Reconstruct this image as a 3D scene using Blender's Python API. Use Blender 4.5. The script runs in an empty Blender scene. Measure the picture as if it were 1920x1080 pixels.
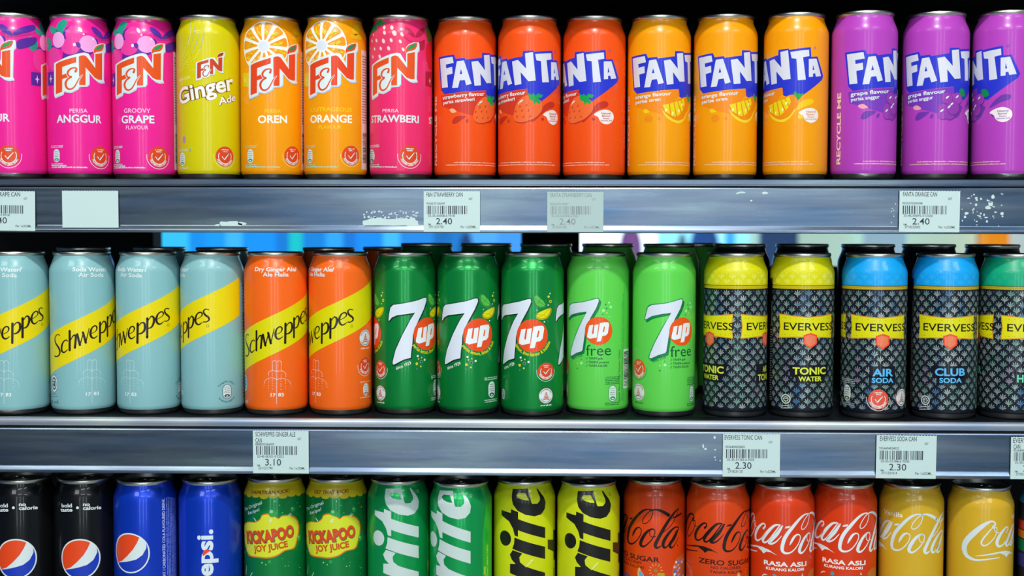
# Chilled-drinks shelf: three tiers of slim cans, price rails, blurred shop behind.
import bpy, bmesh, math, random
from mathutils import Matrix, Vector
from mathutils.geometry import tessellate_polygon

scene = bpy.context.scene
COL = scene.collection

# ------------------------------------------------------------------ camera
cam_data = bpy.data.cameras.new('camera')
cam = bpy.data.objects.new('camera', cam_data); COL.objects.link(cam)
cam_data.sensor_width = 36.0
cam_data.lens = 2350.0 / 1920.0 * 36.0
yaw, pitch, roll = math.radians(-1.5), -math.atan(110.0 / 2350.0), math.radians(0.1)
fwd = Vector((math.sin(yaw) * math.cos(pitch), math.cos(yaw) * math.cos(pitch), math.sin(pitch)))
right = Vector((math.cos(yaw), -math.sin(yaw), 0.0)); up = right.cross(fwd)
right, up = right * math.cos(roll) + up * math.sin(roll), up * math.cos(roll) - right * math.sin(roll)
cam.matrix_world = Matrix(((right.x, up.x, -fwd.x, 0.0), (right.y, up.y, -fwd.y, -1.109), (right.z, up.z, -fwd.z, 1.42), (0, 0, 0, 1)))
cam_data.dof.use_dof = True
cam_data.dof.focus_distance = 1.12
cam_data.dof.aperture_fstop = 4.0
cam_data.clip_start = 0.02
scene.camera = cam

# ------------------------------------------------------------------ light, world, exposure
world = bpy.data.worlds.new('world'); scene.world = world; world.use_nodes = True
world.node_tree.nodes['Background'].inputs[0].default_value = (0.55, 0.7, 0.8, 1)
world.node_tree.nodes['Background'].inputs[1].default_value = 0.04
scene.view_settings.view_transform = 'Standard'
scene.view_settings.look = 'None'
scene.view_settings.gamma = 1.0
scene.view_settings.use_curve_mapping = False
scene.view_settings.exposure = -0.8

def area_light(name, loc, target, sx, sy, watts, colour):
    L = bpy.data.lights.new(name, 'AREA'); L.shape = 'RECTANGLE'; L.size = sx; L.size_y = sy
    L.energy = watts; L.color = colour
    o = bpy.data.objects.new(name, L); COL.objects.link(o); o.location = loc
    o.rotation_euler = (Vector(target) - Vector(loc)).to_track_quat('-Z', 'Y').to_euler()
    return o
SPOT = (0.03, -1.25, 2.86)
area_light('shelf_spot_light', SPOT, (0.0, 0.0, 1.05), 0.13, 0.09, 46.0, (1.0, 0.99, 0.95))
CEIL = [(-1.3, -1.75), (1.3, -1.75), (0.0, -2.1), (0.0, -3.1), (-1.3, -2.9), (1.3, -2.9)]
for cx, cy in CEIL:
    area_light('ceiling_light', (cx, cy, 2.93), (cx, cy + 0.3, 0.0), 0.9, 0.22, 14.0, (0.94, 1.0, 1.0))
STREAK_PANELS = (-0.55, 0.30, 1.1)  # unseen tall panels, added to draw upright streaks on the cans
for wx in STREAK_PANELS:
    area_light('streak_panel_light', (wx, -3.9, 1.55), (wx * 0.8, 0.0, 1.35), 0.2, 2.3, 12.0, (0.85, 0.96, 1.0))

# ------------------------------------------------------------------ materials
MATS = {}
def lin(h):
    v = [int(h[i:i + 2], 16) / 255.0 for i in (0, 2, 4)]
    return tuple(c / 12.92 if c <= 0.04045 else ((c + 0.055) / 1.055) ** 2.4 for c in v) + (1.0,)
def mat(h, finish='print'):
    key = (h, finish)
    if key in MATS: return MATS[key]
    m = bpy.data.materials.new(finish + '_' + h); m.use_nodes = True
    b = m.node_tree.nodes['Principled BSDF']; b.inputs['Base Color'].default_value = lin(h)
    met, rough, coat = {'print': (0.0, 0.34, 0.25), 'paint': (0.0, 0.28, 0.3), 'metal': (0.4, 0.28, 0.4), 'foil': (0.35, 0.35, 0.2),
                        'paper': (0.0, 0.7, 0.0), 'dull': (0.0, 0.75, 0.0), 'plastic': (0.0, 0.35, 0.0), 'bare': (1.0, 0.3, 0.0)}[finish]
    b.inputs['Metallic'].default_value = met; b.inputs['Roughness'].default_value = rough
    b.inputs['Coat Weight'].default_value = coat * 0.8; b.inputs['Specular IOR Level'].default_value = 0.32; b.inputs['Coat Roughness'].default_value = 0.06
    if finish == 'foil':                      # holographic print: hue drifts over the label
        nt = m.node_tree; tc = nt.nodes.new('ShaderNodeTexCoord'); nz = nt.nodes.new('ShaderNodeTexNoise'); nz.inputs['Scale'].default_value = 42.0
        mp = nt.nodes.new('ShaderNodeMapping'); mp.inputs['Scale'].default_value = (1.6, 1.6, 0.5)
        rp = nt.nodes.new('ShaderNodeValToRGB'); e = rp.color_ramp.elements
        e[0].position = 0.3; e[0].color = lin('4a7ca4'); e[1].position = 0.72; e[1].color = lin('a494aa')
        for p, c in ((0.42, '86a2ac'), (0.5, 'b4bcb6'), (0.6, '6a9c8c')):
            k = rp.color_ramp.elements.new(p); k.color = lin(c)
        nt.links.new(tc.outputs['Object'], mp.inputs[0]); nt.links.new(mp.outputs[0], nz.inputs[0]); nt.links.new(nz.outputs[0], rp.inputs[0]); nt.links.new(rp.outputs[0], b.inputs['Base Color'])
    MATS[key] = m
    return m
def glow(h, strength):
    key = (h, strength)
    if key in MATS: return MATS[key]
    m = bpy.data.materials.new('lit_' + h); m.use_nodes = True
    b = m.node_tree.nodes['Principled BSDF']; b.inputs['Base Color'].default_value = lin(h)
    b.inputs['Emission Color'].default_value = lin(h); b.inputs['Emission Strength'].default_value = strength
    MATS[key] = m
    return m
def brushed(name, h, r0, r1, scratch=0.5, metallic=1.0):
    """metal sheet with lengthwise rubbing marks and fine scratches"""
    m = bpy.data.materials.new(name); m.use_nodes = True; nt = m.node_tree; b = nt.nodes['Principled BSDF']
    b.inputs['Metallic'].default_value = metallic
    tc = nt.nodes.new('ShaderNodeTexCoord'); mp = nt.nodes.new('ShaderNodeMapping'); mp.inputs['Scale'].default_value = (5, 60, 90)
    nz = nt.nodes.new('ShaderNodeTexNoise'); nz.inputs['Scale'].default_value = 1.6; nz.inputs['Detail'].default_value = 6
    nt.links.new(tc.outputs['Object'], mp.inputs[0]); nt.links.new(mp.outputs[0], nz.inputs[0])
    rr = nt.nodes.new('ShaderNodeMapRange'); rr.inputs[1].default_value = 0.35; rr.inputs[2].default_value = 0.65; rr.inputs[3].default_value = r0; rr.inputs[4].default_value = r1
    nt.links.new(nz.outputs[0], rr.inputs[0]); nt.links.new(rr.outputs[0], b.inputs['Roughness'])
    n2 = nt.nodes.new('ShaderNodeTexNoise'); n2.inputs['Scale'].default_value = 3.0; n2.inputs['Detail'].default_value = 4
    cr = nt.nodes.new('ShaderNodeValToRGB'); e = cr.color_ramp.elements; c = lin(h)
    e[0].position = 0.3; e[0].color = (c[0] * 0.9, c[1] * 0.91, c[2] * 0.93, 1); e[1].position = 0.7; e[1].color = (min(1, c[0] * 1.1), min(1, c[1] * 1.1), min(1, c[2] * 1.08), 1)
    nt.links.new(mp.outputs[0], n2.inputs[0]); nt.links.new(n2.outputs[0], cr.inputs[0]); nt.links.new(cr.outputs[0], b.inputs['Base Color'])
    n3 = nt.nodes.new('ShaderNodeTexNoise'); n3.inputs['Scale'].default_value = 1.0; n3.inputs['Detail'].default_value = 3
    m3 = nt.nodes.new('ShaderNodeMapping'); m3.inputs['Scale'].default_value = (6, 30, 34); nt.links.new(tc.outputs['Object'], m3.inputs[0]); nt.links.new(m3.outputs[0], n3.inputs[0])
    c3 = nt.nodes.new('ShaderNodeValToRGB'); g = c3.color_ramp.elements; g[0].position = 0.34; g[0].color = (0.50, 0.60, 0.80, 1); g[1].position = 0.68; g[1].color = (1.25, 1.2, 1.1, 1)
    k3 = c3.color_ramp.elements.new(0.5); k3.color = (0.82, 0.76, 0.84, 1); nt.links.new(n3.outputs[0], c3.inputs[0])
    mx = nt.nodes.new('ShaderNodeMix'); mx.data_type = 'RGBA'; mx.blend_type = 'MULTIPLY'; mx.inputs[0].default_value = 0.9
    nt.links.new(cr.outputs[0], mx.inputs[6]); nt.links.new(c3.outputs[0], mx.inputs[7]); nt.links.new(mx.outputs[2], b.inputs['Base Color'])
    bp = nt.nodes.new('ShaderNodeBump'); bp.inputs['Strength'].default_value = 0.02 * scratch; bp.inputs['Distance'].default_value = 0.001
    nt.links.new(nz.outputs[0], bp.inputs['Height']); nt.links.new(bp.outputs[0], b.inputs['Normal'])
    return m

# ------------------------------------------------------------------ object helpers
def link(name, mesh, parent=None, **props):
    o = bpy.data.objects.new(name, mesh); COL.objects.link(o)
    if parent: o.parent = parent
    for k, v in props.items(): o[k] = v
    return o
def empty(name, loc, rz=0.0, **props):
    o = link(name, None, **props); o.location = loc; o.rotation_euler = (0, 0, rz); o.empty_display_size = 0.02
    return o
def mesh_of(name, verts, faces, materials, smooth=False):
    me = bpy.data.meshes.new(name); me.from_pydata(verts, [], faces)
    for m in (materials if isinstance(materials, (list, tuple)) else [materials]): me.materials.append(m)
    if smooth: me.polygons.foreach_set('use_smooth', [True] * len(me.polygons))
    me.update(); return me
def box_mesh(name, x0, x1, y0, y1, z0, z1, m, bevel=0.0):
    bm = bmesh.new(); bmesh.ops.create_cube(bm, size=1.0)
    for v in bm.verts: v.co = ((x0 + x1) / 2 + v.co.x * (x1 - x0), (y0 + y1) / 2 + v.co.y * (y1 - y0), (z0 + z1) / 2 + v.co.z * (z1 - z0))
    if bevel: bmesh.ops.bevel(bm, geom=bm.edges[:], offset=bevel, segments=2, affect='EDGES', profile=0.5)
    me = bpy.data.meshes.new(name); bm.to_mesh(me); bm.free(); me.materials.append(m); return me
def lathe(profile, n, close_end=False):
    v, f = [], []
    for r, z in profile:
        for k in range(n):
            a = 2 * math.pi * k / n - math.pi / 2; v.append((r * math.cos(a), r * math.sin(a), z))
    for j in range(len(profile) - 1):
        for k in range(n):
            a, b = j * n + k, j * n + (k + 1) % n; f.append((a, b, b + n, a + n))
    if close_end: f.append(tuple(range((len(profile) - 1) * n, len(profile) * n)))
    return v, f
def extrude_profile(name, pts, x0, x1, m):
    """profile in (y, z), swept along x, capped"""
    n = len(pts); v = [(x0, y, z) for y, z in pts] + [(x1, y, z) for y, z in pts]
    f = [(k, (k + 1) % n, (k + 1) % n + n, k + n) for k in range(n)] + [tuple(range(n - 1, -1, -1)), tuple(range(n, 2 * n))]
    return mesh_of(name, v, f, m)

# ------------------------------------------------------------------ the shop around the shelf
XL, XR, YB, YF = -3.2, 3.2, 3.2, -4.0
def struct(name, me): return link(name, me, kind='structure')
floor_m = mat('b4b4b0', 'plastic'); wall_m = mat('aab6ba', 'dull')
struct('floor', box_mesh('floor', XL, XR, YF, YB, -0.05, 0.0, floor_m))
struct('ceiling', box_mesh('ceiling', XL, XR, YF, YB, 3.0, 3.05, mat('b0b8ba', 'dull')))
struct('wall_left', box_mesh('wall_left', XL - 0.05, XL, YF, YB, 0, 3.0, mat('2c5078', 'dull')))
struct('wall_right', box_mesh('wall_right', XR, XR + 0.05, YF, YB, 0, 3.0, wall_m))
struct('wall_front', box_mesh('wall_front', XL, XR, YF - 0.05, YF, 0, 3.0, wall_m))
struct('wall_back', box_mesh('wall_back', XL, XR, YB, YB + 0.05, 0, 3.0, mat('7c9a90', 'dull')))

# ------------------------------------------------------------------ label artwork (mm on the can wall) and can positions
SHARED = [
["p","5a2a9c",0,1,[[-24.49,117.57],[-16.66,119.82],[-7.56,117.78],[-4.09,123.63],[-3.34,132.6],[2.52,136.5],[13.73,133.05],[15.78,128.65],[25.79,126.64],[27.46,123.08],[23.98,115.93],[19.24,111.74],[12.7,113.51],[9.1,111.09],[0.37,109.42],[-4.36,107.24],[-4.26,113.2],[-5.87,116.23],[-19.38,117.06]],[]],
["p","1f9f86",1,1,[[-10.75,132.14],[-12.01,138.11],[-9.71,141.54],[-3.53,142.88],[-1.02,139.53],[-3.43,133.38],[-4,129.96],[-7.39,130.82]],[]],
["p","1f9f86",1,1,[[-23.19,137.94],[-13.26,135.42],[-9.01,130.9],[-16.24,130.64]],[]],
["p","1f9f86",1,1,[[-26.94,127.26],[-18.84,125.85],[-17.14,120.61],[-18.52,117.58],[-25.01,115.75]],[]],
["p","5a2a9c",6,1,[[7.25,121.61],[10.67,121.91],[11.48,118.52],[9.19,117.44]],[]],
["p","5a2a9c",6,1,[[22.27,137.35],[27.01,136.33],[31.52,131.9],[33.06,127.19],[27.55,128.96],[22.81,132.73]],[]],
["p","5a2a9c",6,1,[[33.8,127.29],[34.51,130.79],[42.15,135.75],[54.73,139.22],[54.74,134.58],[41.63,129.71]],[]],
["p","5a2a9c",6,1,[[35.92,120.39],[40.7,124.86],[54.73,127.68],[52.76,121.24],[39.01,115.88]],[]],
["s","c0318f",6,1,[[24.84,129.53],[29.32,126.47],[35.47,126.99],[44.34,129.05],[54.71,132.48]],[1.1]],
["p","5a2a9c",6,0,[[-25,96.55],[-13.98,96.44],[-14.24,84.47],[-25.09,84.88]],[]],
["p","f6c8ea",7,0,[[-18.74,94.58],[-18.04,91.08],[-16.14,90.38],[-18.04,89.68],[-18.74,86.18],[-19.44,89.68],[-21.34,90.38],[-19.44,91.08]],[]],
["p","c9d4e4",7,0,[[-13.31,102.81],[-7.27,104.9],[0.87,108.32],[9.62,111.11],[15.35,112.32],[18.63,111.67],[23.51,103.47],[23.96,112.37],[22.85,113.17],[23.71,117.38],[26.21,120.12],[30.7,122.17],[36.13,122.43],[36.48,116.27],[34.28,113.71],[33.31,90.14],[34.65,87.63],[30.1,86.79],[26.56,87.58],[22.53,90.61],[18.92,94.84],[18.78,85.08],[17.13,83.1],[10.08,82.38],[9.2,80.1],[5.59,78.14],[2.65,76.84],[-0.36,77.21],[-3.1,77.98],[-4.12,75.16],[-11.65,72.62],[-13.12,72.47],[-13.91,75.88]],[]],
["p","dfeaea",8,0,[[-13.81,103.91],[-7.77,106],[0.37,109.42],[9.12,112.21],[14.85,113.42],[18.13,112.77],[23.01,104.57],[23.46,113.47],[22.35,114.27],[23.21,118.48],[25.71,121.22],[30.2,123.27],[35.63,123.53],[35.98,117.37],[33.78,114.81],[32.81,91.24],[34.15,88.73],[29.6,87.89],[26.06,88.68],[22.03,91.71],[18.42,95.94],[18.28,86.18],[16.63,84.2],[9.58,83.48],[8.7,81.2],[5.09,79.24],[2.15,77.94],[-0.86,78.31],[-3.6,79.08],[-4.62,76.26],[-12.15,73.72],[-13.62,73.57],[-14.41,76.98]],[]],
["p","e8541c",9,0,[[-11.56,103.03],[-7.79,104.73],[0.33,107.19],[7.66,109.4],[7.59,104.32],[-4.88,100.16],[-5,93.08],[0.15,94.88],[0.09,90.78],[-5.06,89.34],[-5.25,78.14],[-12.1,76.12]],[]],
["p","e8541c",9,0,[[9.79,109.63],[11.23,110.45],[14.09,110.98],[16.25,110.01],[24.15,100.17],[24.34,112.96],[31.5,114.53],[31.08,90.3],[26.94,90.27],[23.62,91.47],[15.39,100.22],[15.18,84.49],[9.8,84.23]],[]],
["s","dfeaea",10,1,[[6.9,96.09],[7.8,98.73],[5.73,99.42],[2.44,98.25],[0.16,95.25],[1.02,92.27],[3.44,91.39],[0.07,89.28],[-1.91,85.56],[-0.81,81.67],[2.18,80.33],[5.85,82.62],[9.52,89.46],[12.78,93.34]],[2.6,2.6,2.6,2.6,2.6,2.6,2.6,2.6,2.6,2.6,2.6,2.6,2.2,0.8]],
["s","e8541c",11,1,[[6.9,96.09],[7.8,98.73],[5.73,99.42],[2.44,98.25],[0.16,95.25],[1.02,92.27],[3.44,91.39],[0.07,89.28],[-1.91,85.56],[-0.81,81.67],[2.18,80.33],[5.85,82.62],[9.52,89.46],[12.78,93.34]],[1.8,1.5,1.2,1.6,1.9,1.4,1.2,1.7,2.1,1.9,1.6,1.3,1,0.5]],
["p","e8541c",11,1,[[22.98,113.58],[23.35,117.37],[26.55,120.72],[33.4,122.85],[32.69,118.45],[30.08,116.17],[25.61,114.9]],[]],
["p","1f9a58",12,1,[[24.65,116.9],[26.54,119.59],[31.14,121.73],[32.32,121.13],[30.12,118.36],[26.93,117]],[]],
["m","bfeee6",0,1.3,[-19.89,10.3,16.1,10.21]],
["m","bfeee6",0,1.2,[-19.84,12.01,-2.48,11.69]],
[["d","e0481e",0,9.43,9.43,0,[28.5,20.78]],["r","dfeaea",1,28.5,20.78,6.6,0.66,-160,-20],["r","dfeaea",1,28.5,20.78,6.6,0.66,150,205],["r","dfeaea",1,28.5,20.78,6.6,0.66,-25,30],["a","dfeaea",1,"PILIHAN LEBIH SIHAT",28.5,20.78,8.86,200,340,1.89,0.03],["s","dfeaea",1,0,[[25.48,20.6],[27.55,17.96],[32.46,23.61]],[0.94,1.32,0.57]],["m","dfeaea",1,1.13,[25.1,26.63,31.89,26.63,26.05,24.93,30.95,24.93]],["r","ffd9d0",1,28.5,20.78,10.94,0.52,170,370]],
[["p","dfeaea",0,0,[[-9.08,23.58],[-9.58,25.42],[-10.92,26.76],[-12.76,27.26],[-14.6,26.76],[-15.94,25.42],[-16.44,23.58],[-16.44,18.89],[-15.94,17.06],[-14.6,15.71],[-12.76,15.22],[-10.92,15.71],[-9.58,17.06],[-9.08,18.89]],[]],["m","2f9a7a",1,0.72,[-15.26,24.85,-10.26,24.85,-15.26,23.16,-10.26,23.16,-15.26,21.48,-10.26,21.48,-15.26,20.03,-10.26,20.03]],["d","2f9a7a",1,2.65,1.44,0,[-12.76,17.62]],["d","dfeaea",2,1.18,0.6,0,[-12.76,17.38]],["m","bfeee6",2,0.84,[-20.11,28.46,-5.41,28.46,-20.11,13.53,-5.41,13.53,-20.11,29.78,-5.41,29.78,-20.11,12.21,-5.41,12.21]]],
[["d","f59a12",0,24.38,24.38,0,[-1.3,119.86]],["d","f1f3e6",1,23,23,0,[-1.3,119.86]],["p","f79a1a",2,0,[[19.13,119.73],[20.62,121.35],[20.23,124.22],[19.47,127.02],[17.47,127.93],[4.2,121.56],[4.42,120.43]],[]],["p","f79a1a",2,0,[[15.96,130.79],[16.33,132.96],[14.45,135.17],[12.3,137.11],[10.12,136.79],[2.41,124.26],[3.21,123.43]],[]],["p","f79a1a",2,0,[[7.31,138.39],[6.45,140.41],[3.68,141.25],[0.82,141.72],[-0.84,140.28],[-0.56,125.56],[0.56,125.3]],[]],["p","f79a1a",2,0,[[-4.08,140.1],[-5.89,141.34],[-8.68,140.55],[-11.34,139.4],[-11.96,137.28],[-3.76,125.05],[-2.68,125.44]],[]],["p","f79a1a",2,0,[[-14.58,135.38],[-16.78,135.44],[-18.69,133.27],[-20.31,130.87],[-19.69,128.75],[-6.18,122.9],[-5.48,123.81]],[]],["p","f79a1a",2,0,[[-20.86,125.74],[-22.74,124.6],[-23.18,121.74],[-23.24,118.84],[-21.58,117.4],[-7.05,119.78],[-6.95,120.92]],[]],["p","f79a1a",2,0,[[-20.93,114.23],[-21.9,112.25],[-20.72,109.61],[-19.21,107.14],[-17.03,106.83],[-6.09,116.68],[-6.63,117.7]],[]],["p","f79a1a",2,0,[[-14.77,104.51],[-14.52,102.32],[-12.1,100.73],[-9.49,99.48],[-7.49,100.39],[-3.61,114.59],[-4.61,115.16]],[]],["p","f79a1a",2,0,[[-4.33,99.66],[-2.94,97.96],[-0.04,97.93],[2.83,98.29],[4.02,100.14],[-0.4,114.18],[-1.54,114.11]],[]],["p","f79a1a",2,0,[[7.07,101.22],[9.16,100.54],[11.61,102.09],[13.84,103.94],[13.84,106.14],[2.53,115.57],[1.6,114.89]],[]],["p","f79a1a",2,0,[[15.82,108.71],[17.94,109.27],[19.17,111.89],[20.04,114.65],[18.85,116.5],[4.24,118.32],[3.83,117.25]],[]],["d","e8d818",3,1.23,0.69,5.45,[11.58,121.09]],["d","e8d818",3,2.2,0.69,9.15,[13.59,122.26]],["d","e8d818",3,1.23,0.69,4.34,[10.5,120.75]],["d","e8d818",3,2.24,0.69,10.16,[9.11,121.72]],["d","e8d818",3,1.81,0.69,12.88,[14.34,123.43]],["d","e8d818",3,1.79,0.69,52.37,[7.05,130.69]],["d","e8d818",3,1.81,0.69,42.79,[6.78,127.34]],["d","e8d818",3,1.82,0.69,47.31,[9.1,131.13]],["d","e8d818",3,1.8,0.69,41.99,[10.69,130.65]],["d","e8d818",3,2.04,0.69,44.12,[10.13,130.94]],["d","f6d870",3,1.49,0.69,84.19,[0.16,134.16]],["d","f0c014",3,1.24,0.69,80.33,[1.68,137.31]],["d","f6d870",3,1.99,0.69,76.83,[1.6,132.22]],["d","e8d818",3,1.74,0.69,85.16,[-0.24,132.39]],["d","e8d818",3,1.63,0.69,74.19,[1.79,130.76]],["d","f6d870",3,1.54,0.69,102.38,[-5.45,138.8]],["d","e8d818",3,1.23,0.69,109.58,[-5.72,132.3]],["d","e8d818",3,1.22,0.69,105.68,[-4.16,130.07]],["d","e8d818",3,1.48,0.69,112.17,[-7.62,135.38]],["d","e8d818",3,2.23,0.69,112.54,[-6.5,132.39]],["d","e8d818",3,1.22,0.69,144.27,[-12.06,127.6]],["d","f0c014",3,1.61,0.69,135.99,[-13.84,131.97]],["d","f0c014",3,1.67,0.69,142.3,[-16.28,131.44]],["d","e8d818",3,2.14,0.69,148.95,[-14.34,127.71]],["d","f6d870",3,1.94,0.69,140.91,[-10.98,127.73]],["d","e8d818",3,1.35,0.69,170.46,[-14.62,122.1]],["d","e8d818",3,2.11,0.69,170.51,[-13.14,121.84]],["d","f0c014",3,1.63,0.69,171.34,[-12.67,121.59]],["d","f0c014",3,1.94,0.69,176.23,[-14.67,120.74]],["d","e8d818",3,1.68,0.69,177.11,[-16.16,120.61]],["d","e8d818",3,1.61,0.69,215.59,[-16.32,109.11]],["d","e8d818",3,1.22,0.69,207.5,[-13.4,113.56]],["d","f0c014",3,1.28,0.69,202.81,[-10.83,115.85]],["d","f0c014",3,1.77,0.69,200.98,[-15.99,114.22]],["d","e8d818",3,2.16,0.69,209.77,[-18.02,110.29]],["d","f6d870",3,2.25,0.69,234.5,[-10.51,106.93]],["d","e8d818",3,2.13,0.69,240.1,[-9.15,106.2]],["d","e8d818",3,1.51,0.69,239.96,[-11.16,102.8]],["d","f6d870",3,1.7,0.69,244.84,[-6.03,109.8]],["d","f0c014",3,2.24,0.69,240.83,[-9.42,105.31]],["d","e8d818",3,2.02,0.69,267.2,[-2.03,104.87]],["d","e8d818",3,1.95,0.69,275.73,[-0.03,107.25]],["d","f0c014",3,1.56,0.69,270.98,[-1.09,107.56]],["d","f6d870",3,1.88,0.69,273.99,[-0.47,107.97]],["d","f0c014",3,2.08,0.69,278.23,[0.97,104.16]],["d","f0c014",3,1.38,0.69,310.12,[10.26,106.14]],["d","e8d818",3,2.06,0.69,309.97,[8.11,108.63]],["d","f6d870",3,1.66,0.69,300.73,[6.08,107.45]],["d","f6d870",3,1.24,0.69,314.39,[12.09,106.18]],["d","f6d870",3,1.39,0.69,305.49,[4.91,111.15]],["d","e8d818",3,1.7,0.69,345.61,[14.18,115.89]],["d","e8d818",3,2.11,0.69,343.88,[14.33,115.34]],["d","f0c014",3,1.7,0.69,336.81,[8.7,115.58]],["d","f6d870",3,1.25,0.69,343.7,[9.71,116.64]],["d","e8d818",3,1.61,0.69,342.54,[17.05,114.09]],["d","dfe4ee",3,4.6,4.6,0,[-1.3,119.86]],["p","e8cc14",3,0,[[-26.3,97.68],[-16.31,96.23],[-16.99,83.69],[-26.55,85.2]],[]],["d","f3e4a0",4,0.8,2.2,0,[-22.15,90.87]],["p","f0b414",4,1,[[27.44,135.66],[37.47,140.9],[37.55,134.72],[30.4,129.87]],[]],["p","f0b414",4,1,[[24.22,129.12],[33.11,131.77],[38.92,127.26],[28.16,126.56]],[]]],
[["p","b8c8e4",7,0,[[-15.87,102.81],[-9.82,104.9],[-1.69,108.32],[7.06,111.11],[12.79,112.32],[16.08,111.67],[20.95,103.47],[21.4,112.37],[20.3,113.17],[21.15,117.38],[23.65,120.12],[28.14,122.17],[33.58,122.43],[33.92,116.27],[31.72,113.71],[30.75,90.14],[32.09,87.63],[27.55,86.79],[24,87.58],[19.97,90.61],[16.36,94.84],[16.23,85.08],[14.57,83.1],[7.52,82.38],[6.64,80.1],[3.03,78.14],[0.09,76.84],[-2.92,77.21],[-5.65,77.98],[-6.68,75.16],[-14.21,72.62],[-15.67,72.47],[-16.47,75.88]],[]],["p","dfeaea",8,0,[[-16.37,103.91],[-10.32,106],[-2.19,109.42],[6.56,112.21],[12.29,113.42],[15.58,112.77],[20.45,104.57],[20.9,113.47],[19.8,114.27],[20.65,118.48],[23.15,121.22],[27.64,123.27],[33.08,123.53],[33.42,117.37],[31.22,114.81],[30.25,91.24],[31.59,88.73],[27.05,87.89],[23.5,88.68],[19.47,91.71],[15.86,95.94],[15.73,86.18],[14.07,84.2],[7.02,83.48],[6.14,81.2],[2.53,79.24],[-0.41,77.94],[-3.42,78.31],[-6.15,79.08],[-7.18,76.26],[-14.71,73.72],[-16.17,73.57],[-16.97,76.98]],[]],["p","e8461c",9,0,[[-14.11,103.03],[-10.35,104.73],[-2.22,107.19],[5.1,109.4],[5.03,104.32],[-7.44,100.16],[-7.56,93.08],[-2.41,94.88],[-2.47,90.78],[-7.62,89.34],[-7.81,78.14],[-14.66,76.12]],[]],["p","e8461c",9,0,[[7.24,109.63],[8.67,110.45],[11.54,110.98],[13.7,110.01],[21.59,100.17],[21.78,112.96],[28.95,114.53],[28.52,90.3],[24.39,90.27],[21.06,91.47],[12.83,100.22],[12.62,84.49],[7.25,84.23]],[]],["s","dfeaea",10,1,[[4.35,96.09],[5.24,98.73],[3.17,99.42],[-0.12,98.25],[-2.4,95.25],[-1.54,92.27],[0.89,91.39],[-2.49,89.28],[-4.47,85.56],[-3.37,81.67],[-0.38,80.33],[3.3,82.62],[6.96,89.46],[10.22,93.34]],[2.6,2.6,2.6,2.6,2.6,2.6,2.6,2.6,2.6,2.6,2.6,2.6,2.2,0.8]],["s","e8461c",11,1,[[4.35,96.09],[5.24,98.73],[3.17,99.42],[-0.12,98.25],[-2.4,95.25],[-1.54,92.27],[0.89,91.39],[-2.49,89.28],[-4.47,85.56],[-3.37,81.67],[-0.38,80.33],[3.3,82.62],[6.96,89.46],[10.22,93.34]],[1.8,1.5,1.2,1.6,1.9,1.4,1.2,1.7,2.1,1.9,1.6,1.3,1,0.5]],["p","e8461c",11,1,[[20.42,113.58],[20.8,117.37],[24,120.72],[30.84,122.85],[30.13,118.45],[27.52,116.17],[23.06,114.9]],[]],["p","1f8a58",12,1,[[22.09,116.9],[23.98,119.59],[28.58,121.73],[29.77,121.13],[27.56,118.36],[24.37,117]],[]]],
["m","9fe0c0",0,1.3,[-23.44,11.28,12.62,10.99]],
[["d","e0481e",0,8.86,8.86,0,[25.57,21.99]],["r","dfeaea",1,25.57,21.99,6.2,0.62,-160,-20],["r","dfeaea",1,25.57,21.99,6.2,0.62,150,205],["r","dfeaea",1,25.57,21.99,6.2,0.62,-25,30],["a","dfeaea",1,"PILIHAN LEBIH SIHAT",25.57,21.99,8.33,200,340,1.77,0.03],["s","dfeaea",1,0,[[22.74,21.82],[24.69,19.33],[29.29,24.65]],[0.89,1.24,0.53]],["m","dfeaea",1,1.06,[22.38,27.49,28.76,27.49,23.27,25.89,27.88,25.89]],["r","f8d070",1,25.57,21.99,10.28,0.49,170,370]],
[["p","dfeaea",0,0,[[-12.25,24.26],[-12.73,26.07],[-14.06,27.4],[-15.87,27.88],[-17.68,27.4],[-19,26.07],[-19.49,24.26],[-19.49,18.81],[-19,17],[-17.68,15.68],[-15.87,15.19],[-14.06,15.68],[-12.73,17],[-12.25,18.81]],[]],["m","2f9a6a",1,0.76,[-18.33,25.34,-13.41,25.34,-18.33,23.57,-13.41,23.57,-18.33,21.79,-13.41,21.79,-18.33,20.27,-13.41,20.27]],["d","2f9a6a",1,2.61,1.52,0,[-15.87,17.73]],["d","dfeaea",2,1.16,0.63,0,[-15.87,17.48]],["m","9fe0c0",2,0.89,[-23.11,29.15,-8.63,29.15,-23.11,13.42,-8.63,13.42,-23.11,30.55,-8.63,30.55,-23.11,12.02,-8.63,12.02]]],
[["p","f4d8d0",0,0,[[38.25,10],[52.25,10],[52.25,118],[38.25,118]],[]],["b","5a4a3a",1,40.25,50.25,16,44,22,0,5],["m","8a3a3a",1,1.3,[39.75,52,50.75,52,39.75,54.4,50.75,54.4,39.75,56.8,50.75,56.8,39.75,59.2,50.75,59.2,39.75,61.6,50.75,61.6,39.75,64,50.75,64,39.75,66.4,50.75,66.4,39.75,68.8,50.75,68.8,39.75,71.2,50.75,71.2,39.75,73.6,50.75,73.6,39.75,76,50.75,76,39.75,78.4,50.75,78.4,39.75,80.8,50.75,80.8,39.75,83.2,50.75,83.2,39.75,85.6,50.75,85.6,39.75,88,50.75,88,39.75,90.4,50.75,90.4,39.75,92.8,50.75,92.8,39.75,95.2,50.75,95.2,39.75,97.6,50.75,97.6,39.75,100,50.75,100,39.75,102.4,50.75,102.4,39.75,104.8,50.75,104.8,39.75,107.2,50.75,107.2,39.75,109.6,50.75,109.6,39.75,112,50.75,112]]],
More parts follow.
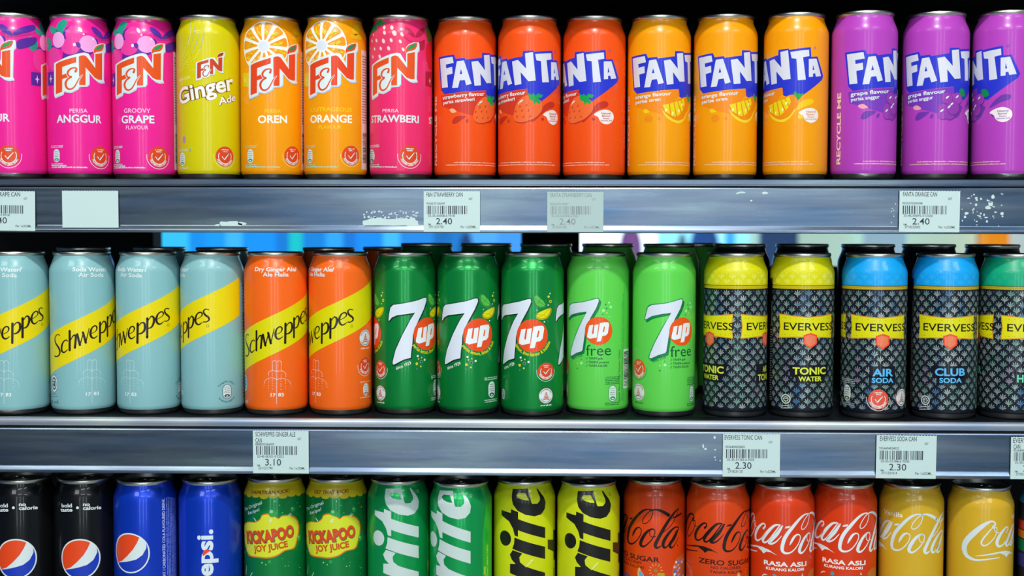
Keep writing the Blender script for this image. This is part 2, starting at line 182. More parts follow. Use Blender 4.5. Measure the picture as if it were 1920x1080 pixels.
[["p","2a36c8",0,0,[[-26.59,111.88],[-8.41,113.09],[-6.8,109.27],[1.49,109.91],[2.4,108.41],[17.87,110.6],[18.05,115.14],[18.32,115.31],[27.85,115.66],[28.17,114.52],[47.16,116.7],[47.86,108.13],[54.22,108.86],[62.04,92.19],[60.21,88.65],[34.39,70],[23.11,74.88],[22.39,81.69],[-18.4,77.83],[-22.75,81.94]],[]],["p","dcdce6",1,0,[[-24.56,110.14],[-9.8,111.12],[-8.73,105.59],[-16.89,104.55],[-16.41,101.12],[-10.22,102.12],[-9.8,96.08],[-15.66,95.04],[-14.57,84.03],[-21.59,83.74]],[]],["p","dcdce6",1,0,[[-5.62,106.98],[0.74,107.65],[7.74,86.72],[2.85,85.5],[1.49,90.15],[-3.07,89.64],[-4.62,83.28],[-10.23,83.07]],[[[-1.92,99.93],[-0.63,95.64],[-3.07,95.28]]]],["p","dcdce6",1,0,[[7.58,106.49],[13.56,107.67],[21.17,99.55],[20,113.27],[27.15,114.28],[29.81,88.97],[23.22,88.37],[16.11,96.53],[16.82,85.86],[10.49,85.16]],[]],["p","dcdce6",1,0,[[29.21,112.61],[45.58,114.39],[46.01,108.8],[40.23,107.7],[43,88.14],[35.96,87.59],[34.59,106.46],[30.4,107.1]],[]],["p","dcdce6",1,0,[[45.47,106.32],[53.14,106.92],[58.88,91.93],[52.8,90.99],[51.89,94.09],[49.76,93.61],[49.77,90.84],[45.71,90.46]],[[[49.71,101.47],[51.01,97.04],[49.32,96.59]]]],["r","2a36c8",1,51.32,116.16,1,0.35,0,360]],
["t","f6d8c8",2,"RECYCLE ME",-30.14,13.88,-30.14,77.16,4.89,0.03,0],
["m","f8c8b0",2,0.95,[-8.63,15.59,46.51,15.59,-16.76,13.43,51.05,13.43]],
["p","f3e6e2",2,1,[[36.85,59.1],[42.75,62.51],[49.1,63.34],[54.83,60.43],[55.81,55.58],[52.6,51.51],[47.54,50.29],[42.8,52.52],[40.49,56.63]],[]],
[["r","f2b890",0,75.24,60,3.6,0.45,0,360],["r","f2b890",0,75.24,80,3.6,0.45,0,360],["r","f2b890",0,75.24,100,3.6,0.45,0,360],["r","f2b890",0,75.24,112,2.2,0.45,0,360],["m","f2b890",0,1.2,[72.24,30,78.24,30,72.24,32.2,78.24,32.2,72.24,34.4,78.24,34.4,72.24,36.6,78.24,36.6,72.24,38.8,78.24,38.8,72.24,41,78.24,41,72.24,43.2,78.24,43.2,72.24,45.4,78.24,45.4,72.24,47.6,78.24,47.6,72.24,49.8,78.24,49.8]]],
[["s","241a14",1,1,[[-11.92,72.68],[-14,73.51],[-16.96,71.85],[-18.35,68.72],[-17.13,65.35],[-13.71,61.94],[-11.8,58.37],[-12.8,54.89],[-16.19,53.19],[-19.04,53.55]],[0.9,0.75,1.05,1.51,1.88,2.03,1.88,1.36,1.2,1.36]],["s","241a14",1,1,[[-3.77,67.88],[-5.07,68.77],[-7.77,66.88],[-9.58,63.02],[-9.65,59.06],[-7.32,57.39],[-3.57,59.98]],[1.2,0.9,1.36,1.96,1.96,1.36,0.6]],["s","241a14",1,1,[[-1.4,76.87],[-1.67,59.55]],[2.11,2.11]],["s","241a14",1,1,[[-1.4,67],[1.2,71.95],[3.23,73.08],[4.08,71.18],[3.07,61.84]],[0.6,1.05,1.66,2.03,2.03]],["s","241a14",1,1,[[5.29,73.98],[7.47,64.22]],[2.03,2.03]],["s","241a14",1,1,[[7.46,63.76],[10.49,75.09]],[1.05,0.9]],["s","241a14",1,1,[[10.21,75.63],[12.53,66.21]],[2.03,2.03]],["s","241a14",1,1,[[12.37,65.68],[15.61,79.19]],[1.05,0.75]],["s","241a14",1,1,[[17.23,74.1],[21.46,76.33],[22.61,79.48],[20.9,81.17],[18.13,79.39],[16.65,75.04],[17.35,71.35],[19.82,70.01],[23.15,72.04]],[0.6,0.75,1.51,1.2,1.36,2.11,1.96,1.36,0.6]],["s","241a14",1,1,[[25.81,83.74],[25.37,66.31]],[2.11,2.11]],["s","241a14",1,1,[[26.02,80.67],[29.2,84.46],[31.9,83.37],[31.81,78],[29.04,74.96],[25.92,74.4]],[0.6,1.2,1.96,2.03,1.51,0.9]],["s","241a14",1,1,[[34.38,88.28],[34.04,71.12]],[2.11,2.11]],["s","241a14",1,1,[[34.86,86],[37.53,89.89],[39.87,88.92],[39.97,84.73],[37.93,80.46],[34.78,79.16]],[0.6,1.2,1.96,2.11,1.51,0.9]],["s","241a14",1,1,[[42.99,87.3],[47.71,90.01],[48.88,92.55],[47.11,94],[44.04,92.29],[42.24,88.09],[42.95,84.25],[45.48,82.78],[48.96,84.91]],[0.6,0.75,1.51,1.2,1.36,2.11,1.96,1.36,0.6]],["s","241a14",1,1,[[54.76,96.25],[52.02,96.84],[50.09,94.94],[51.25,91.98],[54.48,89.36],[54.83,87.04],[52.58,85.33],[49.97,85.32]],[0.9,0.9,1.36,1.88,1.88,1.51,0.9,1.05]],["r","241a14",1,53.72,81.67,1.1,0.3,0,360]],
[["d","e8f4f2",1,0.27,0.27,0,[17.76,49.19,17.75,48.33,17.74,47.48,17.73,46.62,17.72,45.77,17.71,44.92,17.69,44.06,17.68,43.21,17.67,42.35,17.66,41.5,17.65,40.64,17.64,39.79,17.62,38.94,17.61,38.08,17.6,37.23,17.59,36.37,17.58,35.52,17.57,34.66,17.55,33.81,17.54,32.95,17.53,32.1,17.52,31.24,17.51,30.39,17.5,29.53,17.48,28.68,17.47,27.82,17.46,26.97,17.45,26.11,17.44,25.26,17.43,24.4,17.41,23.55,17.4,22.69,17.39,21.84,17.38,20.98,17.37,20.13,17.36,19.27,17.34,18.41,17.33,17.56,17.32,16.7,17.31,15.85,17.3,14.99,17.29,14.14,17.27,13.28,17.26,12.42,17.25,11.57,17.75,48.2,17.64,48.97,17.29,49.66,16.75,50.19,16.09,50.49,15.39,50.53,14.73,50.29,14.19,49.82,13.83,49.17,13.7,48.41,13.94,47.54,13.93,46.63,13.92,45.71,13.91,44.79,13.89,43.87,13.88,42.95,13.87,42.03,13.86,41.11,17.63,39.66,17.51,40.17,17.13,40.65,16.53,41.07,15.74,41.38,14.83,41.55,13.86,41.57,12.89,41.43,11.99,41.12,11.21,40.67,10.62,40.09,10.24,39.43,10.1,38.71,13.82,38.56,13.8,36.91,13.78,35.27,10.09,38.06,10.07,36.74,17.53,32.1,17.41,32.72,17.05,33.33,16.46,33.88,15.66,34.35,14.71,34.69,13.64,34.9,12.49,34.94,11.32,34.82,10.18,34.52,9.11,34.06,8.16,33.45,7.37,32.7,6.77,31.85,6.4,30.93,6.26,29.97,13.88,33.63,13.86,31.98,13.83,29.69,13.8,27.72,13.76,24.76,10.16,33.79,10.14,32.15,10.11,30.51,10.08,27.88,10.05,25.59,5.93,28.01,17.75,48.2,17.89,48.96,18.25,49.61,18.81,50.07,19.5,50.3,20.23,50.25,20.93,49.94,21.49,49.4,21.86,48.7,21.98,47.93,21.69,47.09,21.68,46.17,21.67,45.25,21.65,44.33,21.64,43.41,21.63,42.48,21.62,41.56,21.6,40.64,17.63,39.66,17.77,40.15,18.17,40.59,18.79,40.93,19.61,41.14,20.57,41.21,21.61,41.1,22.67,40.83,23.67,40.41,24.54,39.85,25.22,39.19,25.65,38.47,25.79,37.73,21.57,38.07,21.54,36.43,21.52,34.78,25.78,37.07,25.76,35.75,17.53,32.1,17.67,32.71,18.05,33.27,18.66,33.74,19.49,34.1,20.5,34.32,21.66,34.38,22.92,34.27,24.24,33.99,25.56,33.53,26.83,32.91,27.98,32.16,28.96,31.29,29.7,30.34,30.16,29.35,30.31,28.36,21.36,33.14,21.34,31.5,21.3,29.19,21.28,27.21,21.23,24.25,25.56,32.79,25.54,31.14,25.51,29.49,25.47,26.85,25.44,24.54,30.69,26.33]],["t","e8f4f2",1,"17",11.99,17.95,16.37,17.69,3.11,0.02,0],["t","e8f4f2",1,"83",18.7,18.05,23.69,17.76,3.11,0.02,0]],
["d","20303a",0,5.53,8.1,0,[-21.01,28.36]],
[["s","0a3a24",0,1,[[-12.75,86.01],[-12.06,92.15],[-10.72,97.93],[-8.02,100.51],[2.97,102.25],[13.17,104.2],[21.37,106.62],[23.99,106.82],[24.38,104.06],[21.35,96.96],[15.86,87.08],[11.61,78.58],[10.11,72.87],[9.66,65.69],[8.62,58.52],[8.17,52.62],[1.42,50.84],[-7.26,46.24],[-8.49,46.49],[-8.49,49.08],[-5.85,59.24],[0.76,73.7],[7.95,87.28],[12.24,93.52],[5.09,92.49],[-4.27,91.24],[-9.23,89.14],[-11.83,86.26],[-12.75,86.01]],[1.5]],["p","0a3a24",0,0,[[-11.75,84.91],[-11.06,91.05],[-9.72,96.83],[-7.02,99.41],[3.97,101.15],[14.17,103.1],[22.37,105.52],[24.99,105.72],[25.38,102.96],[22.35,95.86],[16.86,85.98],[12.61,77.48],[11.11,71.77],[10.66,64.59],[9.62,57.42],[9.17,51.52],[2.42,49.74],[-6.26,45.14],[-7.49,45.39],[-7.49,47.98],[-4.85,58.14],[1.76,72.6],[8.95,86.18],[13.24,92.42],[6.09,91.39],[-3.27,90.14],[-8.23,88.04],[-10.83,85.16]],[]],["p","dfe6f2",1,0,[[-12.75,86.01],[-12.06,92.15],[-10.72,97.93],[-8.02,100.51],[2.97,102.25],[13.17,104.2],[21.37,106.62],[23.99,106.82],[24.38,104.06],[21.35,96.96],[15.86,87.08],[11.61,78.58],[10.11,72.87],[9.66,65.69],[8.62,58.52],[8.17,52.62],[1.42,50.84],[-7.26,46.24],[-8.49,46.49],[-8.49,49.08],[-5.85,59.24],[0.76,73.7],[7.95,87.28],[12.24,93.52],[5.09,92.49],[-4.27,91.24],[-9.23,89.14],[-11.83,86.26]],[]],["d","ee4f1a",2,14.6,15,0,[25.28,73.61,-36.49,73.61,87.05,73.61]],["p","eef2f2",3,0,[[15.31,79.2],[19.54,80.02],[18.17,71.09],[18.91,70.04],[19.92,70.99],[20.91,79.69],[25.12,80.59],[23.38,66.76],[16.1,65.18],[13.02,66.64],[13.17,69.5]],[]],["p","eef2f2",3,0,[[26.53,81.87],[31.55,82.69],[35.32,82.62],[36.39,80.32],[34.9,71.09],[32.68,68.86],[28.92,68.19],[27.65,62.86],[23.24,62.34]],[[[30.69,78.29],[31.92,78.06],[30.92,72.73],[29.34,72.04]]]],["s","0a3a24",0,1,[[-74.52,86.01],[-73.83,92.15],[-72.49,97.93],[-69.79,100.51],[-58.8,102.25],[-48.6,104.2],[-40.4,106.62],[-37.78,106.82],[-37.39,104.06],[-40.42,96.96],[-45.91,87.08],[-50.16,78.58],[-51.66,72.87],[-52.11,65.69],[-53.15,58.52],[-53.6,52.62],[-60.35,50.84],[-69.03,46.24],[-70.26,46.49],[-70.26,49.08],[-67.62,59.24],[-61.01,73.7],[-53.82,87.28],[-49.53,93.52],[-56.68,92.49],[-66.04,91.24],[-71,89.14],[-73.6,86.26],[-74.52,86.01]],[1.5]],["s","0a3a24",0,1,[[49.02,86.01],[49.71,92.15],[51.05,97.93],[53.75,100.51],[64.74,102.25],[74.94,104.2],[83.14,106.62],[85.76,106.82],[86.15,104.06],[83.12,96.96],[77.63,87.08],[73.38,78.58],[71.88,72.87],[71.43,65.69],[70.39,58.52],[69.94,52.62],[63.19,50.84],[54.51,46.24],[53.28,46.49],[53.28,49.08],[55.92,59.24],[62.53,73.7],[69.72,87.28],[74.01,93.52],[66.86,92.49],[57.5,91.24],[52.54,89.14],[49.94,86.26],[49.02,86.01]],[1.5]],["p","0a3a24",0,0,[[-73.52,84.91],[-72.83,91.05],[-71.49,96.83],[-68.79,99.41],[-57.8,101.15],[-47.6,103.1],[-39.4,105.52],[-36.78,105.72],[-36.39,102.96],[-39.42,95.86],[-44.91,85.98],[-49.16,77.48],[-50.66,71.77],[-51.11,64.59],[-52.15,57.42],[-52.6,51.52],[-59.35,49.74],[-68.03,45.14],[-69.26,45.39],[-69.26,47.98],[-66.62,58.14],[-60.01,72.6],[-52.82,86.18],[-48.53,92.42],[-55.68,91.39],[-65.04,90.14],[-70,88.04],[-72.6,85.16]],[]],["p","0a3a24",0,0,[[50.02,84.91],[50.71,91.05],[52.05,96.83],[54.75,99.41],[65.74,101.15],[75.94,103.1],[84.14,105.52],[86.76,105.72],[87.15,102.96],[84.12,95.86],[78.63,85.98],[74.38,77.48],[72.88,71.77],[72.43,64.59],[71.39,57.42],[70.94,51.52],[64.19,49.74],[55.51,45.14],[54.28,45.39],[54.28,47.98],[56.92,58.14],[63.53,72.6],[70.72,86.18],[75.01,92.42],[67.86,91.39],[58.5,90.14],[53.54,88.04],[50.94,85.16]],[]],["p","dfe6f2",1,0,[[-74.52,86.01],[-73.83,92.15],[-72.49,97.93],[-69.79,100.51],[-58.8,102.25],[-48.6,104.2],[-40.4,106.62],[-37.78,106.82],[-37.39,104.06],[-40.42,96.96],[-45.91,87.08],[-50.16,78.58],[-51.66,72.87],[-52.11,65.69],[-53.15,58.52],[-53.6,52.62],[-60.35,50.84],[-69.03,46.24],[-70.26,46.49],[-70.26,49.08],[-67.62,59.24],[-61.01,73.7],[-53.82,87.28],[-49.53,93.52],[-56.68,92.49],[-66.04,91.24],[-71,89.14],[-73.6,86.26]],[]],["p","dfe6f2",1,0,[[49.02,86.01],[49.71,92.15],[51.05,97.93],[53.75,100.51],[64.74,102.25],[74.94,104.2],[83.14,106.62],[85.76,106.82],[86.15,104.06],[83.12,96.96],[77.63,87.08],[73.38,78.58],[71.88,72.87],[71.43,65.69],[70.39,58.52],[69.94,52.62],[63.19,50.84],[54.51,46.24],[53.28,46.49],[53.28,49.08],[55.92,59.24],[62.53,73.7],[69.72,87.28],[74.01,93.52],[66.86,92.49],[57.5,91.24],[52.54,89.14],[49.94,86.26]],[]],["p","eef2f2",3,0,[[-46.46,79.2],[-42.23,80.02],[-43.6,71.09],[-42.86,70.04],[-41.85,70.99],[-40.86,79.69],[-36.65,80.59],[-38.39,66.76],[-45.67,65.18],[-48.75,66.64],[-48.6,69.5]],[]],["p","eef2f2",3,0,[[77.08,79.2],[81.31,80.02],[79.94,71.09],[80.68,70.04],[81.69,70.99],[82.68,79.69],[86.89,80.59],[85.15,66.76],[77.87,65.18],[74.79,66.64],[74.94,69.5]],[]],["p","eef2f2",3,0,[[-35.24,81.87],[-30.22,82.69],[-26.45,82.62],[-25.38,80.32],[-26.87,71.09],[-29.09,68.86],[-32.85,68.19],[-34.12,62.86],[-38.53,62.34]],[[[-31.08,78.29],[-29.85,78.06],[-30.85,72.73],[-32.43,72.04]]]],["p","eef2f2",3,0,[[88.3,81.87],[93.32,82.69],[97.09,82.62],[98.16,80.32],[96.67,71.09],[94.45,68.86],[90.69,68.19],[89.42,62.86],[85.01,62.34]],[[[92.46,78.29],[93.69,78.06],[92.69,72.73],[91.11,72.04]]]]],
["t","eef4ea",1,"since 1929",-5,41.62,8.74,46.85,2.84,0.012,0],
["t","eef4ea",1,"since 1929",-66.77,41.62,-53.03,46.85,2.84,0.012,0],
[["p","2a8a3a",1,1,[[25.4,108.16],[27.88,110.86],[32.57,107.42],[36.32,103.81],[38.04,99.51],[32.6,98.04],[27.55,101.06]],[]],["p","5abf4a",2,1,[[27.12,107.85],[29.1,110.01],[32.85,107.26],[35.85,104.38],[37.23,100.93],[32.87,99.76],[28.84,102.18]],[]],["s","2a8a3a",3,0,[[31.48,104.12],[27.12,107.85]],[0.35]],["s","2a8a3a",3,0,[[31.48,104.12],[32.85,107.26]],[0.35]],["s","2a8a3a",3,0,[[31.48,104.12],[37.23,100.93]],[0.35]],["s","2a8a3a",3,0,[[31.48,104.12],[28.84,102.18]],[0.35]],["p","b8a80c",1,1,[[28.64,92.18],[32.6,95.34],[42.83,98.52],[43.46,94.36],[39.51,89.49],[34.1,87.85],[29.72,88.97]],[]],["p","e8e010",2,1,[[29.78,92.82],[32.95,95.35],[41.13,97.89],[41.64,94.56],[38.48,90.67],[34.15,89.35],[30.65,90.25]],[]],["s","b8a80c",3,0,[[35.84,92.39],[29.78,92.82]],[0.35]],["s","b8a80c",3,0,[[35.84,92.39],[41.13,97.89]],[0.35]],["s","b8a80c",3,0,[[35.84,92.39],[38.48,90.67]],[0.35]],["s","b8a80c",3,0,[[35.84,92.39],[30.65,90.25]],[0.35]],["d","e8f0e8",1,0.64,0.64,0,[42.18,111.51,40.28,101.23,-19.59,111.51,-21.49,101.23]],["d","d8d830",1,1.13,1.13,0,[40.67,108.7,-21.1,108.7]],["d","d8d830",1,1.42,1.42,0,[42.81,104.37,-18.96,104.37]],["d","2a8a4a",1,0.85,0.85,0,[37.86,105.21,-23.91,105.21]],["d","7ac8a8",1,0.78,0.78,0,[29.7,96.58,-32.07,96.58]],["d","e8f0e8",1,0.71,0.71,0,[36.53,86.16,-25.24,86.16]],["d","2a9a6a",1,0.64,0.64,0,[39.93,86.77,-21.84,86.77]],["d","1a6a5a",1,0.71,0.71,0,[35.92,108.8,-25.85,108.8]],["d","e8f0e8",1,0.99,0.99,0,[14.76,53.85,22.13,50.07,-47.01,53.85,-39.64,50.07]],["d","d8d060",1,0.71,0.71,0,[15.6,51.17,18.73,52.2,-46.17,51.17,-43.04,52.2]],["d","e0d020",1,1.28,1.28,0,[13.85,46.88,-47.92,46.88]],["d","8ab0a0",1,1.42,1.42,0,[18.37,48.62,-43.4,48.62]],["d","d8e060",1,0.85,0.85,0,[17.79,44.32,-43.98,44.32]],["d","4a8a9a",1,0.71,0.71,0,[13.86,42.37,-47.91,42.37]],["d","0a4a24",2,0.71,0.71,0,[42.81,104.37,-18.96,104.37]],["d","0a4a34",2,0.99,0.99,0,[18.37,48.62,-43.4,48.62]],["p","2a8a3a",1,1,[[-36.37,108.16],[-33.89,110.86],[-29.2,107.42],[-25.45,103.81],[-23.73,99.51],[-29.17,98.04],[-34.22,101.06]],[]],["p","5abf4a",2,1,[[-34.65,107.85],[-32.67,110.01],[-28.92,107.26],[-25.92,104.38],[-24.54,100.93],[-28.9,99.76],[-32.93,102.18]],[]],["s","2a8a3a",3,0,[[-30.29,104.12],[-34.65,107.85]],[0.35]],["s","2a8a3a",3,0,[[-30.29,104.12],[-28.92,107.26]],[0.35]],["s","2a8a3a",3,0,[[-30.29,104.12],[-24.54,100.93]],[0.35]],["s","2a8a3a",3,0,[[-30.29,104.12],[-32.93,102.18]],[0.35]],["p","b8a80c",1,1,[[-33.13,92.18],[-29.17,95.34],[-18.94,98.52],[-18.31,94.36],[-22.26,89.49],[-27.67,87.85],[-32.05,88.97]],[]],["p","e8e010",2,1,[[-31.99,92.82],[-28.82,95.35],[-20.64,97.89],[-20.13,94.56],[-23.29,90.67],[-27.62,89.35],[-31.12,90.25]],[]],["s","b8a80c",3,0,[[-25.93,92.39],[-31.99,92.82]],[0.35]],["s","b8a80c",3,0,[[-25.93,92.39],[-20.64,97.89]],[0.35]],["s","b8a80c",3,0,[[-25.93,92.39],[-23.29,90.67]],[0.35]],["s","b8a80c",3,0,[[-25.93,92.39],[-31.12,90.25]],[0.35]]],
["k","8a7a10",1,117.04,118.26,95],
[["F","b8c4d0",0,9.2,116.04,"silver"]],
[["p","d8962a",2,0,[[-27.64,94.01],[-13.99,92.7],[-0.34,91.6],[13.3,92.7],[26.95,94.01],[25.71,82.64],[26.95,71.7],[13.3,72.8],[-0.34,73.24],[-13.99,72.8],[-27.64,71.7],[-26.4,82.64]],[]],["p","e2dc10",3,0,[[-26.84,92.94],[-13.59,91.74],[-0.34,90.74],[12.91,91.74],[26.16,92.94],[24.96,82.6],[26.16,72.65],[12.91,73.65],[-0.34,74.05],[-13.59,73.65],[-26.84,72.65],[-25.64,82.6]],[]],["s","6a6410",4,1,[[-23.66,90.34],[-0.34,89.14],[22.98,90.34]],[0.35]],["s","6a6410",4,1,[[-23.66,74.85],[-0.34,75.45],[22.98,74.85]],[0.35]],["t","1a1a12",4,"EVERVESS",-22.07,79.41,27.55,79.24,6.74,0.012,0],["p","f2502a",5,0,[[-3.9,75.26],[2.3,77.26],[8.5,75.26],[8.1,67.26],[2.3,63.26],[-3.5,67.26]],[]],["p","ef7a58",6,0,[[-2.53,74.16],[2.3,75.72],[7.14,74.16],[6.83,67.92],[2.3,64.8],[-2.22,67.92]],[]],["s","d8a04a",7,1,[[0.8,67.26],[2.3,71.26],[3.8,73.26]],[0.7]],["r","8a7a10",7,24.56,76.25,0.6,0.2,0,360],["p","d8962a",2,0,[[33.36,94.01],[47.01,92.7],[60.66,91.6],[74.3,92.7],[87.95,94.01],[86.71,82.64],[87.95,71.7],[74.3,72.8],[60.66,73.24],[47.01,72.8],[33.36,71.7],[34.6,82.64]],[]],["p","e2dc10",3,0,[[34.16,92.94],[47.41,91.74],[60.66,90.74],[73.91,91.74],[87.16,92.94],[85.96,82.6],[87.16,72.65],[73.91,73.65],[60.66,74.05],[47.41,73.65],[34.16,72.65],[35.36,82.6]],[]],["s","6a6410",4,1,[[37.34,90.34],[60.66,89.14],[83.98,90.34]],[0.35]],["s","6a6410",4,1,[[37.34,74.85],[60.66,75.45],[83.98,74.85]],[0.35]],["t","1a1a12",4,"EVERVESS",38.93,79.41,88.55,79.24,6.74,0.012,0],["p","f2502a",5,0,[[57.1,75.26],[63.3,77.26],[69.5,75.26],[69.1,67.26],[63.3,63.26],[57.5,67.26]],[]],["p","ef7a58",6,0,[[58.47,74.16],[63.3,75.72],[68.14,74.16],[67.83,67.92],[63.3,64.8],[58.78,67.92]],[]],["s","d8a04a",7,1,[[61.8,67.26],[63.3,71.26],[64.8,73.26]],[0.7]],["r","8a7a10",7,85.56,76.25,0.6,0.2,0,360]],
[["p","0e0e12",1,0,[[-50.05,9.4],[-38.05,9.4],[-38.05,125.28],[-50.05,125.28]],[]],["m","b8b8b8",2,1.1,[-43.05,14,-39.05,14,-43.05,16.2,-39.05,16.2,-43.05,18.4,-39.05,18.4,-43.05,20.6,-39.05,20.6,-43.05,22.8,-39.05,22.8,-43.05,25,-39.05,25,-43.05,27.2,-39.05,27.2,-43.05,29.4,-39.05,29.4,-43.05,31.6,-39.05,31.6,-43.05,33.8,-39.05,33.8,-43.05,36,-39.05,36,-43.05,38.2,-39.05,38.2,-43.05,40.4,-39.05,40.4,-43.05,42.6,-39.05,42.6,-43.05,44.8,-39.05,44.8,-43.05,47,-39.05,47,-43.05,49.2,-39.05,49.2,-43.05,51.4,-39.05,51.4,-43.05,53.6,-39.05,53.6,-43.05,55.8,-39.05,55.8,-43.05,58,-39.05,58,-43.05,60.2,-39.05,60.2,-43.05,62.4,-39.05,62.4,-43.05,64.6,-39.05,64.6,-43.05,66.8,-39.05,66.8,-43.05,69,-39.05,69,-43.05,71.2,-39.05,71.2,-43.05,73.4,-39.05,73.4,-43.05,75.6,-39.05,75.6,-43.05,77.8,-39.05,77.8]],["s","c8c8c8",2,0,[[-43.05,82],[-39.45,82],[-39.45,104],[-43.05,104]],[0.3]]],
[["p","12a4ee",0,0,[[-90.32,119.66],[90.32,119.66],[90.32,144.5],[-90.32,144.5]],[]],["p","c8a828",0,0,[[-90.32,116.34],[90.32,116.34],[90.32,119.16],[-90.32,119.16]],[]],["F","12a4ee",1,121.16,136,"cap"],["k","8a7a10",1,117.04,118.26,95]],
[["p","d8962a",2,0,[[-27.64,94.01],[-13.99,92.7],[-0.34,91.6],[13.3,92.7],[26.95,94.01],[25.71,82.64],[26.95,71.7],[13.3,72.8],[-0.34,73.24],[-13.99,72.8],[-27.64,71.7],[-26.4,82.64]],[]],["p","e2dc10",3,0,[[-26.84,92.94],[-13.59,91.74],[-0.34,90.74],[12.91,91.74],[26.16,92.94],[24.96,82.6],[26.16,72.65],[12.91,73.65],[-0.34,74.05],[-13.59,73.65],[-26.84,72.65],[-25.64,82.6]],[]],["s","6a6410",4,1,[[-23.66,90.34],[-0.34,89.14],[22.98,90.34]],[0.35]],["s","6a6410",4,1,[[-23.66,74.85],[-0.34,75.45],[22.98,74.85]],[0.35]],["t","1a1a12",4,"EVERVESS",-22.07,79.41,27.55,79.24,6.74,0.012,0],["p","f2502a",5,0,[[-3.9,75.26],[2.3,77.26],[8.5,75.26],[8.1,67.26],[2.3,63.26],[-3.5,67.26]],[]],["p","ef7a58",6,0,[[-2.53,74.16],[2.3,75.72],[7.14,74.16],[6.83,67.92],[2.3,64.8],[-2.22,67.92]],[]],["s","d8a04a",7,1,[[0.8,67.26],[2.3,71.26],[3.8,73.26]],[0.7]],["r","8a7a10",7,24.56,76.25,0.6,0.2,0,360],["p","d8962a",2,0,[[-88.64,94.01],[-74.99,92.7],[-61.34,91.6],[-47.7,92.7],[-34.05,94.01],[-35.29,82.64],[-34.05,71.7],[-47.7,72.8],[-61.34,73.24],[-74.99,72.8],[-88.64,71.7],[-87.4,82.64]],[]],["p","e2dc10",3,0,[[-87.84,92.94],[-74.59,91.74],[-61.34,90.74],[-48.09,91.74],[-34.84,92.94],[-36.04,82.6],[-34.84,72.65],[-48.09,73.65],[-61.34,74.05],[-74.59,73.65],[-87.84,72.65],[-86.64,82.6]],[]],["s","6a6410",4,1,[[-84.66,90.34],[-61.34,89.14],[-38.02,90.34]],[0.35]],["s","6a6410",4,1,[[-84.66,74.85],[-61.34,75.45],[-38.02,74.85]],[0.35]],["t","1a1a12",4,"EVERVESS",-83.07,79.41,-33.45,79.24,6.74,0.012,0],["p","f2502a",5,0,[[-64.9,75.26],[-58.7,77.26],[-52.5,75.26],[-52.9,67.26],[-58.7,63.26],[-64.5,67.26]],[]],["p","ef7a58",6,0,[[-63.53,74.16],[-58.7,75.72],[-53.86,74.16],[-54.17,67.92],[-58.7,64.8],[-63.22,67.92]],[]],["s","d8a04a",7,1,[[-60.2,67.26],[-58.7,71.26],[-57.2,73.26]],[0.7]],["r","8a7a10",7,-36.44,76.25,0.6,0.2,0,360]],
[["p","0e0e12",1,0,[[-111.05,9.4],[-99.05,9.4],[-99.05,125.28],[-111.05,125.28]],[]],["m","b8b8b8",2,1.1,[-104.05,14,-100.05,14,-104.05,16.2,-100.05,16.2,-104.05,18.4,-100.05,18.4,-104.05,20.6,-100.05,20.6,-104.05,22.8,-100.05,22.8,-104.05,25,-100.05,25,-104.05,27.2,-100.05,27.2,-104.05,29.4,-100.05,29.4,-104.05,31.6,-100.05,31.6,-104.05,33.8,-100.05,33.8,-104.05,36,-100.05,36,-104.05,38.2,-100.05,38.2,-104.05,40.4,-100.05,40.4,-104.05,42.6,-100.05,42.6,-104.05,44.8,-100.05,44.8,-104.05,47,-100.05,47,-104.05,49.2,-100.05,49.2,-104.05,51.4,-100.05,51.4,-104.05,53.6,-100.05,53.6,-104.05,55.8,-100.05,55.8,-104.05,58,-100.05,58,-104.05,60.2,-100.05,60.2,-104.05,62.4,-100.05,62.4,-104.05,64.6,-100.05,64.6,-104.05,66.8,-100.05,66.8,-104.05,69,-100.05,69,-104.05,71.2,-100.05,71.2,-104.05,73.4,-100.05,73.4,-104.05,75.6,-100.05,75.6,-104.05,77.8,-100.05,77.8]],["s","c8c8c8",2,0,[[-104.05,82],[-100.45,82],[-100.45,104],[-104.05,104]],[0.3]]],
